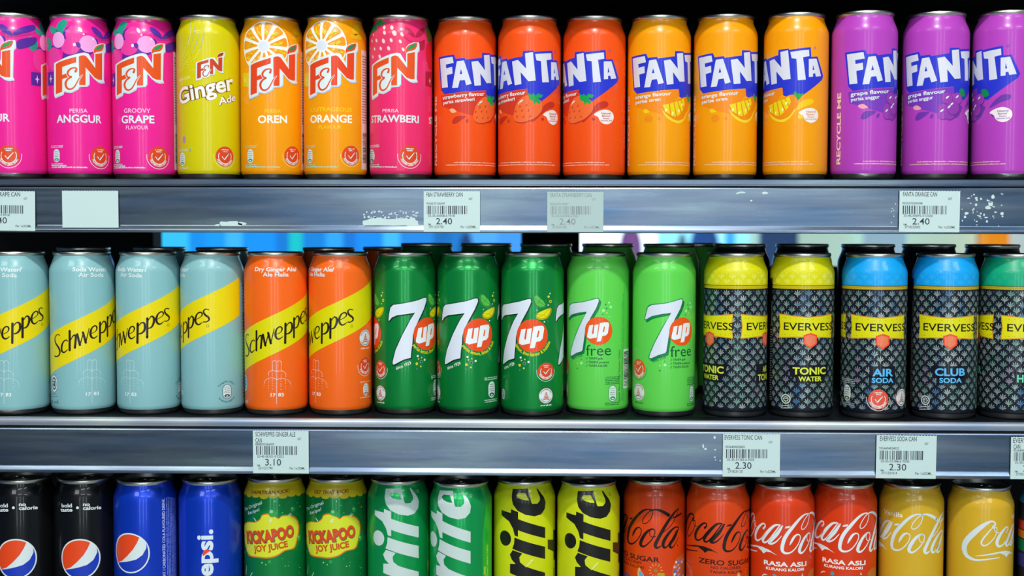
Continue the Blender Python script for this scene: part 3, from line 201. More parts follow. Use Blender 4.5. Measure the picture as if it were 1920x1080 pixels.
["p","d8c21c",0,0,[[-90.32,144.4],[-90.32,133.58],[-89.72,132.58],[-88.06,131.85],[-85.8,131.58],[-83.55,131.85],[-81.89,132.58],[-81.29,133.58],[-80.68,132.23],[-79.03,131.25],[-76.77,130.88],[-74.51,131.25],[-72.86,132.23],[-72.26,133.58],[-71.65,132.58],[-70,131.85],[-67.74,131.58],[-65.48,131.85],[-63.83,132.58],[-63.22,133.58],[-62.62,132.23],[-60.97,131.25],[-58.71,130.88],[-56.45,131.25],[-54.8,132.23],[-54.19,133.58],[-53.59,132.58],[-51.93,131.85],[-49.68,131.58],[-47.42,131.85],[-45.77,132.58],[-45.16,133.58],[-44.56,132.23],[-42.9,131.25],[-40.64,130.88],[-38.39,131.25],[-36.73,132.23],[-36.13,133.58],[-35.52,132.58],[-33.87,131.85],[-31.61,131.58],[-29.35,131.85],[-27.7,132.58],[-27.1,133.58],[-26.49,132.23],[-24.84,131.25],[-22.58,130.88],[-20.32,131.25],[-18.67,132.23],[-18.06,133.58],[-17.46,132.58],[-15.81,131.85],[-13.55,131.58],[-11.29,131.85],[-9.64,132.58],[-9.03,133.58],[-8.43,132.23],[-6.77,131.25],[-4.52,130.88],[-2.26,131.25],[-0.61,132.23],[0,133.58],[0.61,132.58],[2.26,131.85],[4.52,131.58],[6.77,131.85],[8.43,132.58],[9.03,133.58],[9.64,132.23],[11.29,131.25],[13.55,130.88],[15.81,131.25],[17.46,132.23],[18.06,133.58],[18.67,132.58],[20.32,131.85],[22.58,131.58],[24.84,131.85],[26.49,132.58],[27.1,133.58],[27.7,132.23],[29.35,131.25],[31.61,130.88],[33.87,131.25],[35.52,132.23],[36.13,133.58],[36.73,132.58],[38.39,131.85],[40.64,131.58],[42.9,131.85],[44.56,132.58],[45.16,133.58],[45.77,132.23],[47.42,131.25],[49.68,130.88],[51.93,131.25],[53.59,132.23],[54.19,133.58],[54.8,132.58],[56.45,131.85],[58.71,131.58],[60.97,131.85],[62.62,132.58],[63.22,133.58],[63.83,132.23],[65.48,131.25],[67.74,130.88],[70,131.25],[71.65,132.23],[72.26,133.58],[72.86,132.58],[74.51,131.85],[76.77,131.58],[79.03,131.85],[80.68,132.58],[81.29,133.58],[81.89,132.23],[83.55,131.25],[85.8,130.88],[88.06,131.25],[89.72,132.23],[90.32,133.58],[90.32,144.4]],[]],
[["t","e4f0e8",3,"The Original",-30.84,116.16,-5.92,126.32,3.03,0.012,0.2],["t","e4f0e8",3,"Recipe!",-22.68,114.28,-8.31,120,2.87,0.012,0.2]],
[["p","e87a18",0,1,[[-32.84,93.35],[-35.63,101.59],[-24.52,107.6],[-14.02,109.01],[-8.43,112.16],[-6.07,116.25],[-0.76,117.74],[5.12,115.94],[9.28,113.12],[12.68,115.3],[20.73,114.97],[27.36,110.8],[30.86,103.95],[30.17,96.14],[27.75,88.69],[24.46,83.15],[15.05,81.95],[8.2,78.2],[-0.21,75.98],[-9.22,76.04],[-21.84,76.22],[-26.8,80.53],[-32.04,86.45]],[]],["p","dbe232",1,1,[[-31.58,93.62],[-34.26,101.39],[-23.58,107.06],[-13.49,108.39],[-8.11,111.36],[-5.84,115.22],[-0.73,116.62],[4.92,114.93],[8.92,112.26],[12.19,114.32],[19.93,114.01],[26.31,110.08],[29.67,103.61],[29.01,96.25],[26.68,89.22],[23.52,83.99],[14.47,82.86],[7.89,79.32],[-0.2,77.23],[-8.86,77.29],[-21,77.45],[-25.77,81.52],[-30.81,87.1]],[]],["t","1a6a4a",2,"KICKAPOO",-24.8,86.68,25.31,93.79,11.96,0.07,0],["t","dd4a20",3,"KICKAPOO",-25.3,87.28,24.81,94.39,11.96,0.05,0],["t","c85a10",3,"JOY JUiCE",-14.84,80.76,18.11,85.53,6.22,0.045,0]],
[["d","2aa048",1,3.67,3.67,0,[3.98,117.83]],["d","2aa048",1,2.23,2.23,0,[23,119.76]],["d","2aa048",1,2.71,2.71,0,[30.18,91.84]],["d","2aa048",1,1.75,1.75,0,[-30.48,77.98]],["d","2aa048",1,1.59,1.59,0,[0.58,72.94]],["d","8ad88a",2,1.59,1.59,0,[2.71,119.5]],["d","8ad88a",2,0.88,0.88,0,[22.33,120.86]],["d","8ad88a",2,0.96,0.96,0,[29.58,92.8]],["s","dfeede",2,0,[[0.86,110.05],[2.1,113.34]],[0.9,0.4]],["s","dfeede",2,0,[[2.07,109.63],[3.14,113.16]],[0.9,0.4]],["s","dfeede",2,0,[[18.58,114.61],[20.42,116.84]],[0.9,0.4]],["s","dfeede",2,0,[[19.93,114.01],[21.82,116.22]],[0.9,0.4]],["s","dfeede",2,0,[[-12.44,110.15],[-15.05,112.74]],[0.9,0.4]],["s","dfeede",2,0,[[-25.8,79.84],[-21.61,84.82]],[0.9,0.4]],["s","dfeede",2,0,[[-28.37,57.56],[-27.07,66.22]],[0.9,0.4]],["s","dfeede",2,0,[[-19.89,57.86],[-17.33,61.47]],[0.9,0.4]],["d","8ad84a",2,0.6,0.6,0,[10.26,124.94]],["d","d8e060",2,0.49,0.49,0,[-2.75,70.13]],["d","2aa858",2,0.26,0.26,0,[-29.6,73.42]],["d","5ac87a",2,0.43,0.43,0,[18.76,71.36,8.22,120.38]],["d","e8f0c8",2,0.4,0.4,0,[15.11,68.03]],["d","8ad84a",2,0.25,0.25,0,[29.47,65.41]],["d","5ac87a",2,0.41,0.41,0,[12.49,75.28]],["d","5ac87a",2,0.63,0.63,0,[28.41,125.15]],["d","5ac87a",2,0.62,0.62,0,[12.75,117.99]],["d","e8f0c8",2,0.27,0.27,0,[-9.03,125.03]],["d","8ad84a",2,0.48,0.48,0,[18.05,68.03]],["d","d8e060",2,0.64,0.64,0,[28.74,107.59]],["d","2aa858",2,0.45,0.45,0,[-7.49,124.2]],["d","5ac87a",2,0.48,0.48,0,[30.52,58.67]],["d","5ac87a",2,0.36,0.36,0,[-18.25,125.5]],["d","e8f0c8",2,0.39,0.39,0,[31.43,63.71]],["d","2aa858",2,0.35,0.35,0,[-24.41,59.52]],["d","5ac87a",2,0.45,0.45,0,[29.82,96.29]],["d","e8f0c8",2,0.63,0.63,0,[6.06,128.91]],["d","8ad84a",2,0.62,0.62,0,[-38.29,120.56]],["d","2aa858",2,0.51,0.51,0,[18.68,126.78]],["d","2aa858",2,0.37,0.37,0,[11.56,122.66]],["d","e8f0c8",2,0.56,0.56,0,[-6.46,71.84]],["d","d8e060",2,0.59,0.59,0,[32.18,120.86]]]]
PRINTS = {
 'fn_anggur': {'paint': 'f42498',
  'fruit_picture': [
   0,
   1,
   2,
   3,
   ["d","f03fa0",2,7.98,8.13,0,[6.36,129.25,80.51,129.25]],
   ["d","f03fa0",3,4.22,5.57,20,[10.79,130.57,84.94,130.57]],
   ["d","f6a6e2",4,7.98,7.53,0,[18.25,121.38,92.4,121.38]],
   ["d","f03fa0",4,8.43,7.3,0,[2.37,118.52,76.52,118.52]],
   ["d","f6a6e2",5,6.33,7.08,0,[-8.78,124.39,65.37,124.39]],
   ["d","f03fa0",5,8.43,10.54,0,[-14.61,107.7,59.54,107.7]],
   ["d","fbe0f4",6,1.36,2.56,30,[11.43,133.67,85.58,133.67]],
   ["d","fbe0f4",6,0.75,1.05,30,[14.2,129.66,88.35,129.66]],
   ["d","fbe0f4",6,1.28,1.51,0,[6.23,120.09,80.38,120.09]],
   4,
   ["d","fbe0f4",6,0.68,1.05,40,[22.53,126.13,96.68,126.13]],
   5,
   6,
   7,
   8,
   9,
   10,
   ["p","5a2a9c",0,1,[[49.66,117.57],[57.49,119.82],[66.59,117.78],[70.06,123.63],[70.81,132.6],[76.67,136.5],[87.88,133.05],[89.93,128.65],[99.94,126.64],[101.61,123.08],[98.13,115.93],[93.39,111.74],[86.85,113.51],[83.25,111.09],[74.52,109.42],[69.79,107.24],[69.89,113.2],[68.28,116.23],[54.77,117.06]],[]],
   ["p","1f9f86",1,1,[[63.4,132.14],[62.14,138.11],[64.44,141.54],[70.62,142.88],[73.13,139.53],[70.72,133.38],[70.15,129.96],[66.76,130.82]],[]],
   ["p","1f9f86",1,1,[[50.96,137.94],[60.89,135.42],[65.14,130.9],[57.91,130.64]],[]],
   ["p","1f9f86",1,1,[[47.21,127.26],[55.31,125.85],[57.01,120.61],[55.63,117.58],[49.14,115.75]],[]],
   ["p","5a2a9c",6,1,[[81.4,121.61],[84.82,121.91],[85.63,118.52],[83.34,117.44]],[]],
   ["p","5a2a9c",6,1,[[96.42,137.35],[101.16,136.33],[105.67,131.9],[107.21,127.19],[101.7,128.96],[96.96,132.73]],[]],
   ["p","5a2a9c",6,1,[[107.95,127.29],[108.66,130.79],[116.3,135.75],[128.88,139.22],[128.89,134.58],[115.78,129.71]],[]],
   ["p","5a2a9c",6,1,[[110.07,120.39],[114.85,124.86],[128.88,127.68],[126.91,121.24],[113.16,115.88]],[]],
   ["s","c0318f",6,1,[[98.99,129.53],[103.47,126.47],[109.62,126.99],[118.49,129.05],[128.86,132.48]],[1.1]],
   ["p","5a2a9c",6,0,[[49.15,96.55],[60.17,96.44],[59.91,84.47],[49.06,84.88]],[]],
   ["p","f6c8ea",7,0,[[55.41,94.58],[56.11,91.08],[58.01,90.38],[56.11,89.68],[55.41,86.18],[54.71,89.68],[52.81,90.38],[54.71,91.08]],[]],
  ],
  'logo': [
   11,
   12,
   13,
   14,
   15,
   16,
   17,
   18,
   ["p","c9d4e4",7,0,[[60.84,102.81],[66.88,104.9],[75.02,108.32],[83.77,111.11],[89.5,112.32],[92.78,111.67],[97.66,103.47],[98.11,112.37],[97,113.17],[97.86,117.38],[100.36,120.12],[104.85,122.17],[110.28,122.43],[110.63,116.27],[108.43,113.71],[107.46,90.14],[108.8,87.63],[104.25,86.79],[100.71,87.58],[96.68,90.61],[93.07,94.84],[92.93,85.08],[91.28,83.1],[84.23,82.38],[83.35,80.1],[79.74,78.14],[76.8,76.84],[73.79,77.21],[71.05,77.98],[70.03,75.16],[62.5,72.62],[61.03,72.47],[60.24,75.88]],[]],
   ["p","dfeaea",8,0,[[60.34,103.91],[66.38,106],[74.52,109.42],[83.27,112.21],[89,113.42],[92.28,112.77],[97.16,104.57],[97.61,113.47],[96.5,114.27],[97.36,118.48],[99.86,121.22],[104.35,123.27],[109.78,123.53],[110.13,117.37],[107.93,114.81],[106.96,91.24],[108.3,88.73],[103.75,87.89],[100.21,88.68],[96.18,91.71],[92.57,95.94],[92.43,86.18],[90.78,84.2],[83.73,83.48],[82.85,81.2],[79.24,79.24],[76.3,77.94],[73.29,78.31],[70.55,79.08],[69.53,76.26],[62,73.72],[60.53,73.57],[59.74,76.98]],[]],
   ["p","e8541c",9,0,[[62.59,103.03],[66.36,104.73],[74.48,107.19],[81.81,109.4],[81.74,104.32],[69.27,100.16],[69.15,93.08],[74.3,94.88],[74.24,90.78],[69.09,89.34],[68.9,78.14],[62.05,76.12]],[]],
   ["p","e8541c",9,0,[[83.94,109.63],[85.38,110.45],[88.24,110.98],[90.4,110.01],[98.3,100.17],[98.49,112.96],[105.65,114.53],[105.23,90.3],[101.09,90.27],[97.77,91.47],[89.54,100.22],[89.33,84.49],[83.95,84.23]],[]],
   ["s","dfeaea",10,1,[[81.05,96.09],[81.95,98.73],[79.88,99.42],[76.59,98.25],[74.31,95.25],[75.17,92.27],[77.59,91.39],[74.22,89.28],[72.24,85.56],[73.34,81.67],[76.33,80.33],[80,82.62],[83.67,89.46],[86.93,93.34]],[2.6,2.6,2.6,2.6,2.6,2.6,2.6,2.6,2.6,2.6,2.6,2.6,2.2,0.8]],
   ["s","e8541c",11,1,[[81.05,96.09],[81.95,98.73],[79.88,99.42],[76.59,98.25],[74.31,95.25],[75.17,92.27],[77.59,91.39],[74.22,89.28],[72.24,85.56],[73.34,81.67],[76.33,80.33],[80,82.62],[83.67,89.46],[86.93,93.34]],[1.8,1.5,1.2,1.6,1.9,1.4,1.2,1.7,2.1,1.9,1.6,1.3,1,0.5]],
   ["p","e8541c",11,1,[[97.13,113.58],[97.5,117.37],[100.7,120.72],[107.55,122.85],[106.84,118.45],[104.23,116.17],[99.76,114.9]],[]],
   ["p","1f9a58",12,1,[[98.8,116.9],[100.69,119.59],[105.29,121.73],[106.47,121.13],[104.27,118.36],[101.08,117]],[]],
  ],
  'lettering': [
   ["t","ffd0ee",0,"PERISA",1.14,59.41,16.64,59.83,3.54,0.004,0],
   ["t","dfeaea",0,"ANGGUR",-11.68,50.45,30.05,51.01,7.09,0.024,0],
   19,
   20,
  ],
  'health_badge': 21,
  'nutrition_mark': 22,
 },
 'fn_grape': {'paint': 'f42498',
  'fruit_picture': [
   0,
   1,
   2,
   3,
   ["d","f03fa0",2,7.98,8.13,0,[6.36,129.25]],
   ["d","f03fa0",3,4.22,5.57,20,[10.79,130.57]],
   ["d","f6a6e2",4,7.98,7.53,0,[18.25,121.38]],
   ["d","f03fa0",4,8.43,7.3,0,[2.37,118.52]],
   ["d","f6a6e2",5,6.33,7.08,0,[-8.78,124.39]],
   ["d","f03fa0",5,8.43,10.54,0,[-14.61,107.7]],
   ["d","fbe0f4",6,1.36,2.56,30,[11.43,133.67]],
   ["d","fbe0f4",6,0.75,1.05,30,[14.2,129.66]],
   ["d","fbe0f4",6,1.28,1.51,0,[6.23,120.09]],
   4,
   ["d","fbe0f4",6,0.68,1.05,40,[22.53,126.13]],
   5,
   6,
   7,
   8,
   9,
   10,
  ],
  'logo': [
   11,
   12,
   13,
   14,
   15,
   16,
   17,
   18,
  ],
  'lettering': [
   ["t","ffd0ee",0,"GROOVY",-3.18,59.98,21.27,60.08,3.9,0.006,0],
   ["t","dfeaea",0,"GRAPE",-6.13,50.65,24.69,50.78,7.09,0.024,0],
   ["t","ffd0ee",0,"FLAVOUR",-1.25,45.1,19.23,45.17,3.4,0.004,0],
   19,
   20,
  ],
  'health_badge': 21,
  'nutrition_mark': 22,
  'side_panel': [
   ["p","f3e3ea",0,0,[[47.97,10],[61.97,10],[61.97,118],[47.97,118]],[]],
   ["b","2f8f6a",1,49.97,59.97,16,44,22,0,5],
   ["m","5a3a7a",1,1.3,[49.47,52,60.47,52,49.47,54.4,60.47,54.4,49.47,56.8,60.47,56.8,49.47,59.2,60.47,59.2,49.47,61.6,60.47,61.6,49.47,64,60.47,64,49.47,66.4,60.47,66.4,49.47,68.8,60.47,68.8,49.47,71.2,60.47,71.2,49.47,73.6,60.47,73.6,49.47,76,60.47,76,49.47,78.4,60.47,78.4,49.47,80.8,60.47,80.8,49.47,83.2,60.47,83.2,49.47,85.6,60.47,85.6,49.47,88,60.47,88,49.47,90.4,60.47,90.4,49.47,92.8,60.47,92.8,49.47,95.2,60.47,95.2,49.47,97.6,60.47,97.6,49.47,100,60.47,100,49.47,102.4,60.47,102.4,49.47,104.8,60.47,104.8,49.47,107.2,60.47,107.2,49.47,109.6,60.47,109.6,49.47,112,60.47,112]],
  ],
 },
 'fn_ginger': {'paint': 'd9cc08',
  'sparkle_print': [
   ["d","e8e27a",0,0.49,0.49,0,[-12,146.88,-17.19,113.91,-6.79,146.63,-15.88,109.53,-1.62,146.14,-15.35,103.73,1.94,145.76,-2.61,111.62,-10.96,141.49,-11.15,123.27]],
   ["d","e8e27a",0,0.5,0.5,0,[-11.78,145.66,-16.08,115.59,-6.57,145.12,-14.44,111.29,-1.37,144.24,-13.46,105.58,2.26,144.02,-1.83,112.93,-10.7,140.65,-10.85,124.09]],
   ["d","e8e27a",0,0.51,0.51,0,[-11.6,144.41,-6.34,143.57,-1.12,142.3,2.57,142.27,-10.41,139.8]],
   ["d","e8e27a",0,0.52,0.52,0,[-11.35,143.1,-15.08,117.26,-6.06,141.97,-13.14,113.05,-0.84,140.29,-11.77,107.44,2.87,140.49,-1.12,114.26,-10.15,138.95,-10.58,124.9]],
   ["d","a7b2b4",0,0.53,0.53,0,[-11.01,141.74,-5.74,140.31,-0.62,138.27,3.12,138.72]],
   ["d","a7b2b4",0,0.54,0.54,0,[-10.63,140.33,-13.35,120.53,-5.44,138.63,-10.91,116.55,-0.47,136.23,-8.88,111.21,3.32,136.96,0.15,116.99]],
   ["d","a7b2b4",0,0.55,0.55,0,[-10.25,138.88,-12.6,122.14,-5.2,136.92,-9.94,118.29,-0.44,134.21,-7.63,113.1,3.45,135.23,0.71,118.39]],
   ["d","a7b2b4",0,0.56,0.56,0,[-9.91,137.4,-11.92,123.73,-5.05,135.21,-9.07,120.02,-0.56,132.23,-6.5,115,3.51,133.53,1.22,119.81]],
   ["d","a7b2b4",0,0.57,0.57,0,[-9.64,135.9,-11.31,125.3,-5.01,133.5,-8.27,121.73,-0.83,130.29,-5.48,116.91,3.49,131.88,1.67,121.25]],
   ["d","a7b2b4",0,0.59,0.59,0,[-9.46,134.39,-10.27,128.37,-5.14,131.81,-6.92,125.13,-1.23,128.37,-3.72,120.73,3.39,130.28,2.44,124.18]],
   ["d","a7b2b4",0,0.6,0.6,0,[-9.44,132.88,-9.84,129.87,-5.43,130.14,-6.35,126.82,-1.73,126.46,-2.97,122.64,3.23,128.73,2.75,125.68]],
   ["d","a7b2b4",0,0.61,0.61,0,[-9.55,131.37,-5.85,128.48,-2.31,124.55,3.02,127.19]],
   ["d","a7b2b4",0,0.58,0.58,0,[-10.76,126.84,-7.56,123.44,-4.55,118.82,2.08,122.71]],
   ["d","e8e27a",0,0.53,0.53,0,[-14.17,118.9,-11.97,114.8,-10.25,109.32,-0.46,115.62,-9.91,138.1,-10.32,125.71]],
   ["d","e8e27a",0,0.48,0.48,0,[-18.42,112.22,-17.49,107.77,-17.51,101.91,-3.44,110.33,-11.45,122.46]],
   ["d","e8e27a",0,0.47,0.47,0,[-19.8,110.51,-19.33,106.02,-20.02,100.13,-4.33,109.06,-11.78,121.65]],
   ["d","e8e27a",0,0.46,0.46,0,[-21.37,108.8,-21.46,104.29,-23.08,98.41,-5.28,107.82,-12.13,120.83]],
   ["d","e8e27a",0,0.54,0.54,0,[-9.68,137.25,-10.08,126.52]],
   ["d","e8e27a",0,0.55,0.55,0,[-9.47,136.39,-9.85,127.32]],
   ["d","e8e27a",0,0.56,0.56,0,[-9.3,135.54,-9.64,128.13]],
   ["d","e8e27a",0,0.57,0.57,0,[-9.16,134.69,-9.45,128.93]],
   ["d","e8e27a",0,0.59,0.59,0,[-9.03,133.84,-9.15,130.55]],
   ["d","e8e27a",0,0.6,0.6,0,[-9.01,133.01,-9.04,131.36]],
   ["d","e8e27a",0,0.61,0.61,0,[-9.01,132.18]],
   ["d","e8e27a",0,0.58,0.58,0,[-9.27,129.73]],
   ["d","e6dc60",0,0.38,0.38,0,[-19.1,107.44,-15.43,106.57,-24.03,104.52,-5.91,98.86,-8.41,105.43,-12.59,105.02,-20.76,107.55,-19.82,98.2,-7.39,98.83,-7.8,105.73,-17.43,101.4,-9.08,98.36,-6.44,106.88,-11.33,100.51,-13.18,106.17,-13.81,107.2,-5.64,98.12,-12.38,104.74,-6.03,101.42,-6.5,98.34,-13.17,103.51,-11.43,103.22,-21.12,105.33,-7.57,107.41,-24.8,102.05,-18.1,102.49,-13.9,104.36,-4.54,105.61,-15.08,106.01,-10.78,104.93,-16.4,99.97,-17.16,102.15,-6.04,106.71,-24.15,106.48,-8.46,101.02,-19.11,104.87,-20.7,103.56,-24.94,101.26,-6.29,97.13,-9.04,97.17]],
  ],
  'logo': [
   ["p","d8d8c8",7,0,[[-3.43,104.05],[-0.28,105.13],[3.95,106.92],[8.5,108.37],[11.48,109],[13.19,108.65],[15.72,104.39],[15.95,109.02],[15.38,109.43],[15.83,111.62],[17.13,113.05],[19.46,114.11],[22.29,114.25],[22.46,111.05],[21.32,109.72],[20.82,97.46],[21.51,96.16],[19.15,95.72],[17.31,96.13],[15.21,97.71],[13.34,99.9],[13.26,94.83],[12.4,93.8],[8.74,93.42],[8.28,92.24],[6.4,91.22],[4.87,90.54],[3.31,90.74],[1.89,91.14],[1.35,89.67],[-2.56,88.35],[-3.32,88.27],[-3.74,90.05]],[]],
   ["p","dfeaea",8,0,[[-3.69,104.62],[-0.54,105.71],[3.69,107.49],[8.24,108.94],[11.22,109.57],[12.93,109.23],[15.46,104.96],[15.69,109.59],[15.12,110.01],[15.57,112.2],[16.87,113.62],[19.2,114.69],[22.03,114.83],[22.2,111.62],[21.06,110.29],[20.56,98.03],[21.25,96.73],[18.89,96.29],[17.05,96.7],[14.95,98.28],[13.08,100.47],[13,95.4],[12.14,94.37],[8.48,94],[8.02,92.81],[6.14,91.79],[4.61,91.11],[3.05,91.31],[1.63,91.71],[1.09,90.24],[-2.82,88.92],[-3.58,88.84],[-4,90.62]],[]],
   ["p","c8431c",9,0,[[-2.51,104.16],[-0.55,105.05],[3.67,106.32],[7.48,107.47],[7.44,104.84],[0.96,102.67],[0.9,98.99],[3.58,99.93],[3.54,97.79],[0.86,97.05],[0.77,91.22],[-2.8,90.17]],[]],
   ["p","c8431c",9,0,[[8.59,107.6],[9.34,108.02],[10.83,108.3],[11.95,107.79],[16.06,102.68],[16.15,109.33],[19.88,110.14],[19.66,97.54],[17.51,97.53],[15.78,98.15],[11.5,102.7],[11.39,94.52],[8.6,94.39]],[]],
   ["s","dfeaea",10,1,[[7.09,100.56],[7.55,101.93],[6.48,102.29],[4.77,101.68],[3.58,100.12],[4.03,98.57],[5.29,98.11],[3.53,97.02],[2.5,95.08],[3.08,93.06],[4.63,92.36],[6.54,93.55],[8.45,97.1],[10.14,99.12]],[1.35,1.35,1.35,1.35,1.35,1.35,1.35,1.35,1.35,1.35,1.35,1.35,1.14,0.42]],
   ["s","c8431c",11,1,[[7.09,100.56],[7.55,101.93],[6.48,102.29],[4.77,101.68],[3.58,100.12],[4.03,98.57],[5.29,98.11],[3.53,97.02],[2.5,95.08],[3.08,93.06],[4.63,92.36],[6.54,93.55],[8.45,97.1],[10.14,99.12]],[0.94,0.78,0.62,0.83,0.99,0.73,0.62,0.88,1.09,0.99,0.83,0.68,0.52,0.26]],
   ["p","c8431c",11,1,[[15.45,109.65],[15.64,111.62],[17.3,113.36],[20.86,114.47],[20.49,112.18],[19.14,110.99],[16.82,110.34]],[]],
   ["p","7a4a20",12,1,[[16.31,111.38],[17.3,112.77],[19.69,113.89],[20.31,113.57],[19.16,112.13],[17.5,111.43]],[]],
  ],
  'lettering': [
   ["t","f0e690",0,"PERISA",-25.02,88.02,-9.29,90.89,2.71,0.004,0],
   ["t","8a5a14",0,"Ginger",-24.2,66.08,33.24,81.81,15.2,0.075,0.12],
   ["t","f4f4ea",1,"Ginger",-23.9,66.58,32.94,82.31,14.58,0.026,0.12],
   ["t","8a5a14",1,"Ade",16.08,66.48,34.93,72.11,7.13,0.08,0.2],
   ["t","f4f4ea",2,"Ade",16.28,66.78,34.73,72.41,6.67,0.025,0.2],
   ["d","b48ac8",2,1.98,3.12,0,[-17.67,36.12]],
   ["d","8aa6b8",2,0.92,1.56,0,[-10.48,26.52]],
  ],
  'health_badge': [
   ["d","e0481e",0,9.21,9.21,0,[22.05,21]],
   ["r","dfeaea",1,22.05,21,6.45,0.65,-160,-20],
   ["r","dfeaea",1,22.05,21,6.45,0.65,150,205],
   ["r","dfeaea",1,22.05,21,6.45,0.65,-25,30],
   ["a","dfeaea",1,"PILIHAN LEBIH SIHAT",22.05,21,8.66,200,340,1.84,0.03],
   ["s","dfeaea",1,0,[[19.1,20.81],[21.13,18.23],[25.92,23.76]],[0.92,1.29,0.55]],
   ["m","dfeaea",1,1.11,[18.73,26.71,25.37,26.71,19.65,25.05,24.45,25.05]],
   ["r","e8e07a",1,22.05,21,10.69,0.51,170,370],
  ],
  'nutrition_mark': [
   ["p","dfeaea",0,0,[[-17.07,21.01],[-17.57,22.86],[-18.92,24.21],[-20.76,24.7],[-22.61,24.21],[-23.96,22.86],[-24.46,21.01],[-24.46,16.28],[-23.96,14.43],[-22.61,13.08],[-20.76,12.59],[-18.92,13.08],[-17.57,14.43],[-17.07,16.28]],[]],
   ["m","3f8f70",1,0.73,[-23.28,22.28,-18.25,22.28,-23.28,20.58,-18.25,20.58,-23.28,18.89,-18.25,18.89,-23.28,17.43,-18.25,17.43]],
   ["d","3f8f70",1,2.66,1.45,0,[-20.76,15.01]],
   ["d","dfeaea",2,1.18,0.61,0,[-20.76,14.77]],
   ["m","d0e8c0",2,0.85,[-28.15,25.92,-13.38,25.92,-28.15,10.89,-13.38,10.89,-28.15,27.25,-13.38,27.25,-28.15,9.56,-13.38,9.56]],
  ],
  'side_panel': [
   ["p","efe8c0",0,0,[[48.83,10],[62.83,10],[62.83,118],[48.83,118]],[]],
   ["b","6a4a20",1,50.83,60.83,16,44,22,0,5],
   ["m","7a6a2a",1,1.3,[50.33,52,61.33,52,50.33,54.4,61.33,54.4,50.33,56.8,61.33,56.8,50.33,59.2,61.33,59.2,50.33,61.6,61.33,61.6,50.33,64,61.33,64,50.33,66.4,61.33,66.4,50.33,68.8,61.33,68.8,50.33,71.2,61.33,71.2,50.33,73.6,61.33,73.6,50.33,76,61.33,76,50.33,78.4,61.33,78.4,50.33,80.8,61.33,80.8,50.33,83.2,61.33,83.2,50.33,85.6,61.33,85.6,50.33,88,61.33,88,50.33,90.4,61.33,90.4,50.33,92.8,61.33,92.8,50.33,95.2,61.33,95.2,50.33,97.6,61.33,97.6,50.33,100,61.33,100,50.33,102.4,61.33,102.4,50.33,104.8,61.33,104.8,50.33,107.2,61.33,107.2,50.33,109.6,61.33,109.6,50.33,112,61.33,112]],
  ],
 },
 'fn_oren': {'paint': 'fb9f08',
  'fruit_picture': 23,
  'logo': 24,
  'lettering': [
   ["t","f0d020",0,"PERISA",-0.82,60.02,14.06,60.32,3.19,0.004,0],
   ["t","fdf6e6",0,"OREN",-7.1,50.88,19.68,51.34,6.95,0.024,0],
   25,
  ],
  'health_badge': 26,
  'nutrition_mark': 27,
  'side_panel': 28,
 },
 'fn_orange': {'paint': 'fb9f08',
  'fruit_picture': 23,
  'logo': 24,
  'lettering': [
   ["t","f0d020",0,"OUTRAGEOUS",-13.98,61.17,26.2,61.14,3.72,0.006,0],
   ["t","fdf6e6",0,"ORANGE",-14.56,51.27,26.51,51.23,6.98,0.024,0],
   ["t","f0d020",0,"FLAVOUR",-4.63,45.72,16.16,45.69,3.1,0.004,0],
   25,
  ],
  'health_badge': 26,
  'nutrition_mark': 27,
  'side_panel': 28,
 },
 'fn_strawberi': {'paint': 'f43070',
  'fruit_picture': [
   ["p","ee3f6a",0,1,[[-41.16,134.81],[-25.6,132.65],[-20.46,138.32],[-6.61,139.3],[1.97,135.59],[7.27,127.3],[8,116.89],[4.21,107.84],[-5.69,98.93],[-25.19,97.18],[-37.74,106.17]],[]],
   ["p","1d8f4c",1,0,[[-38.06,131.31],[-41.16,139.38],[-32.97,140.99],[-28.97,142.03],[-19.51,145.95],[-17.41,142.74],[-11.64,141.14],[-19.38,138.6],[-26.27,138.58],[-20.41,134.38],[-28.91,135.4],[-32.07,132.73]],[]],
   ["d","f6d8d2",1,1.36,2.03,25,[-13.3,136.49,-12.15,131.72,4.27,129.83,-7.88,117.44]],
   ["d","f6d8d2",1,1.51,2.26,25,[-5.27,136.07,-13.13,124.3]],
   ["d","f6d8d2",1,1.81,2.71,25,[-2.52,130.94]],
   ["d","f6d8d2",1,1.05,1.58,25,[-28.98,125.88,-24.37,118.18,-27.37,111.36]],
   ["d","f6d8d2",1,1.13,1.69,25,[-21.54,125.39]],
   ["d","f6d8d2",1,1.28,1.92,25,[-5.46,124.66,-17.46,110.77]],
   ["d","f6d8d2",1,1.2,1.81,25,[2.75,123.47,-16.14,117.79,5.36,116.44]],
   ["d","f6d8d2",1,0.6,0.9,25,[-33.51,120.05]],
   ["d","f6d8d2",1,0.83,1.24,25,[-26.66,131.25]],
   ["p","b8204a",1,1,[[6.95,137.29],[11.51,135.52],[15.17,131.5],[16.6,127.48],[11.89,129.39],[8.1,132.61]],[]],
   ["p","b8204a",1,1,[[17.19,127.53],[18.17,131.75],[23.5,136.18],[30.67,138.24],[26.71,132.68],[22.16,129.12]],[]],
   ["s","c82a56",1,1,[[6.89,127.29],[11.87,123.79],[19.37,123.6],[27.39,125.96]],[1.2]],
   ["p","b8204a",1,1,[[19.36,121.36],[24.14,124.83],[27.39,125.2],[26.8,118.36],[20.26,116.57]],[]],
   ["p","5a6a2c",1,1,[[34.07,140.64],[47.77,140.27],[47.74,135.7],[45.76,130.05],[32.6,125.11],[30.74,131.67]],[]],
   ["p","d81f34",1,1,[[29.82,121.73],[35.96,125.57],[47.72,127.29],[47.72,104.31],[35.88,101.29],[29.79,109.66]],[]],
   ["s","f0a0a0",1,1,[[30.44,105.96],[35.89,103.57],[47.72,100.48]],[0.5]],
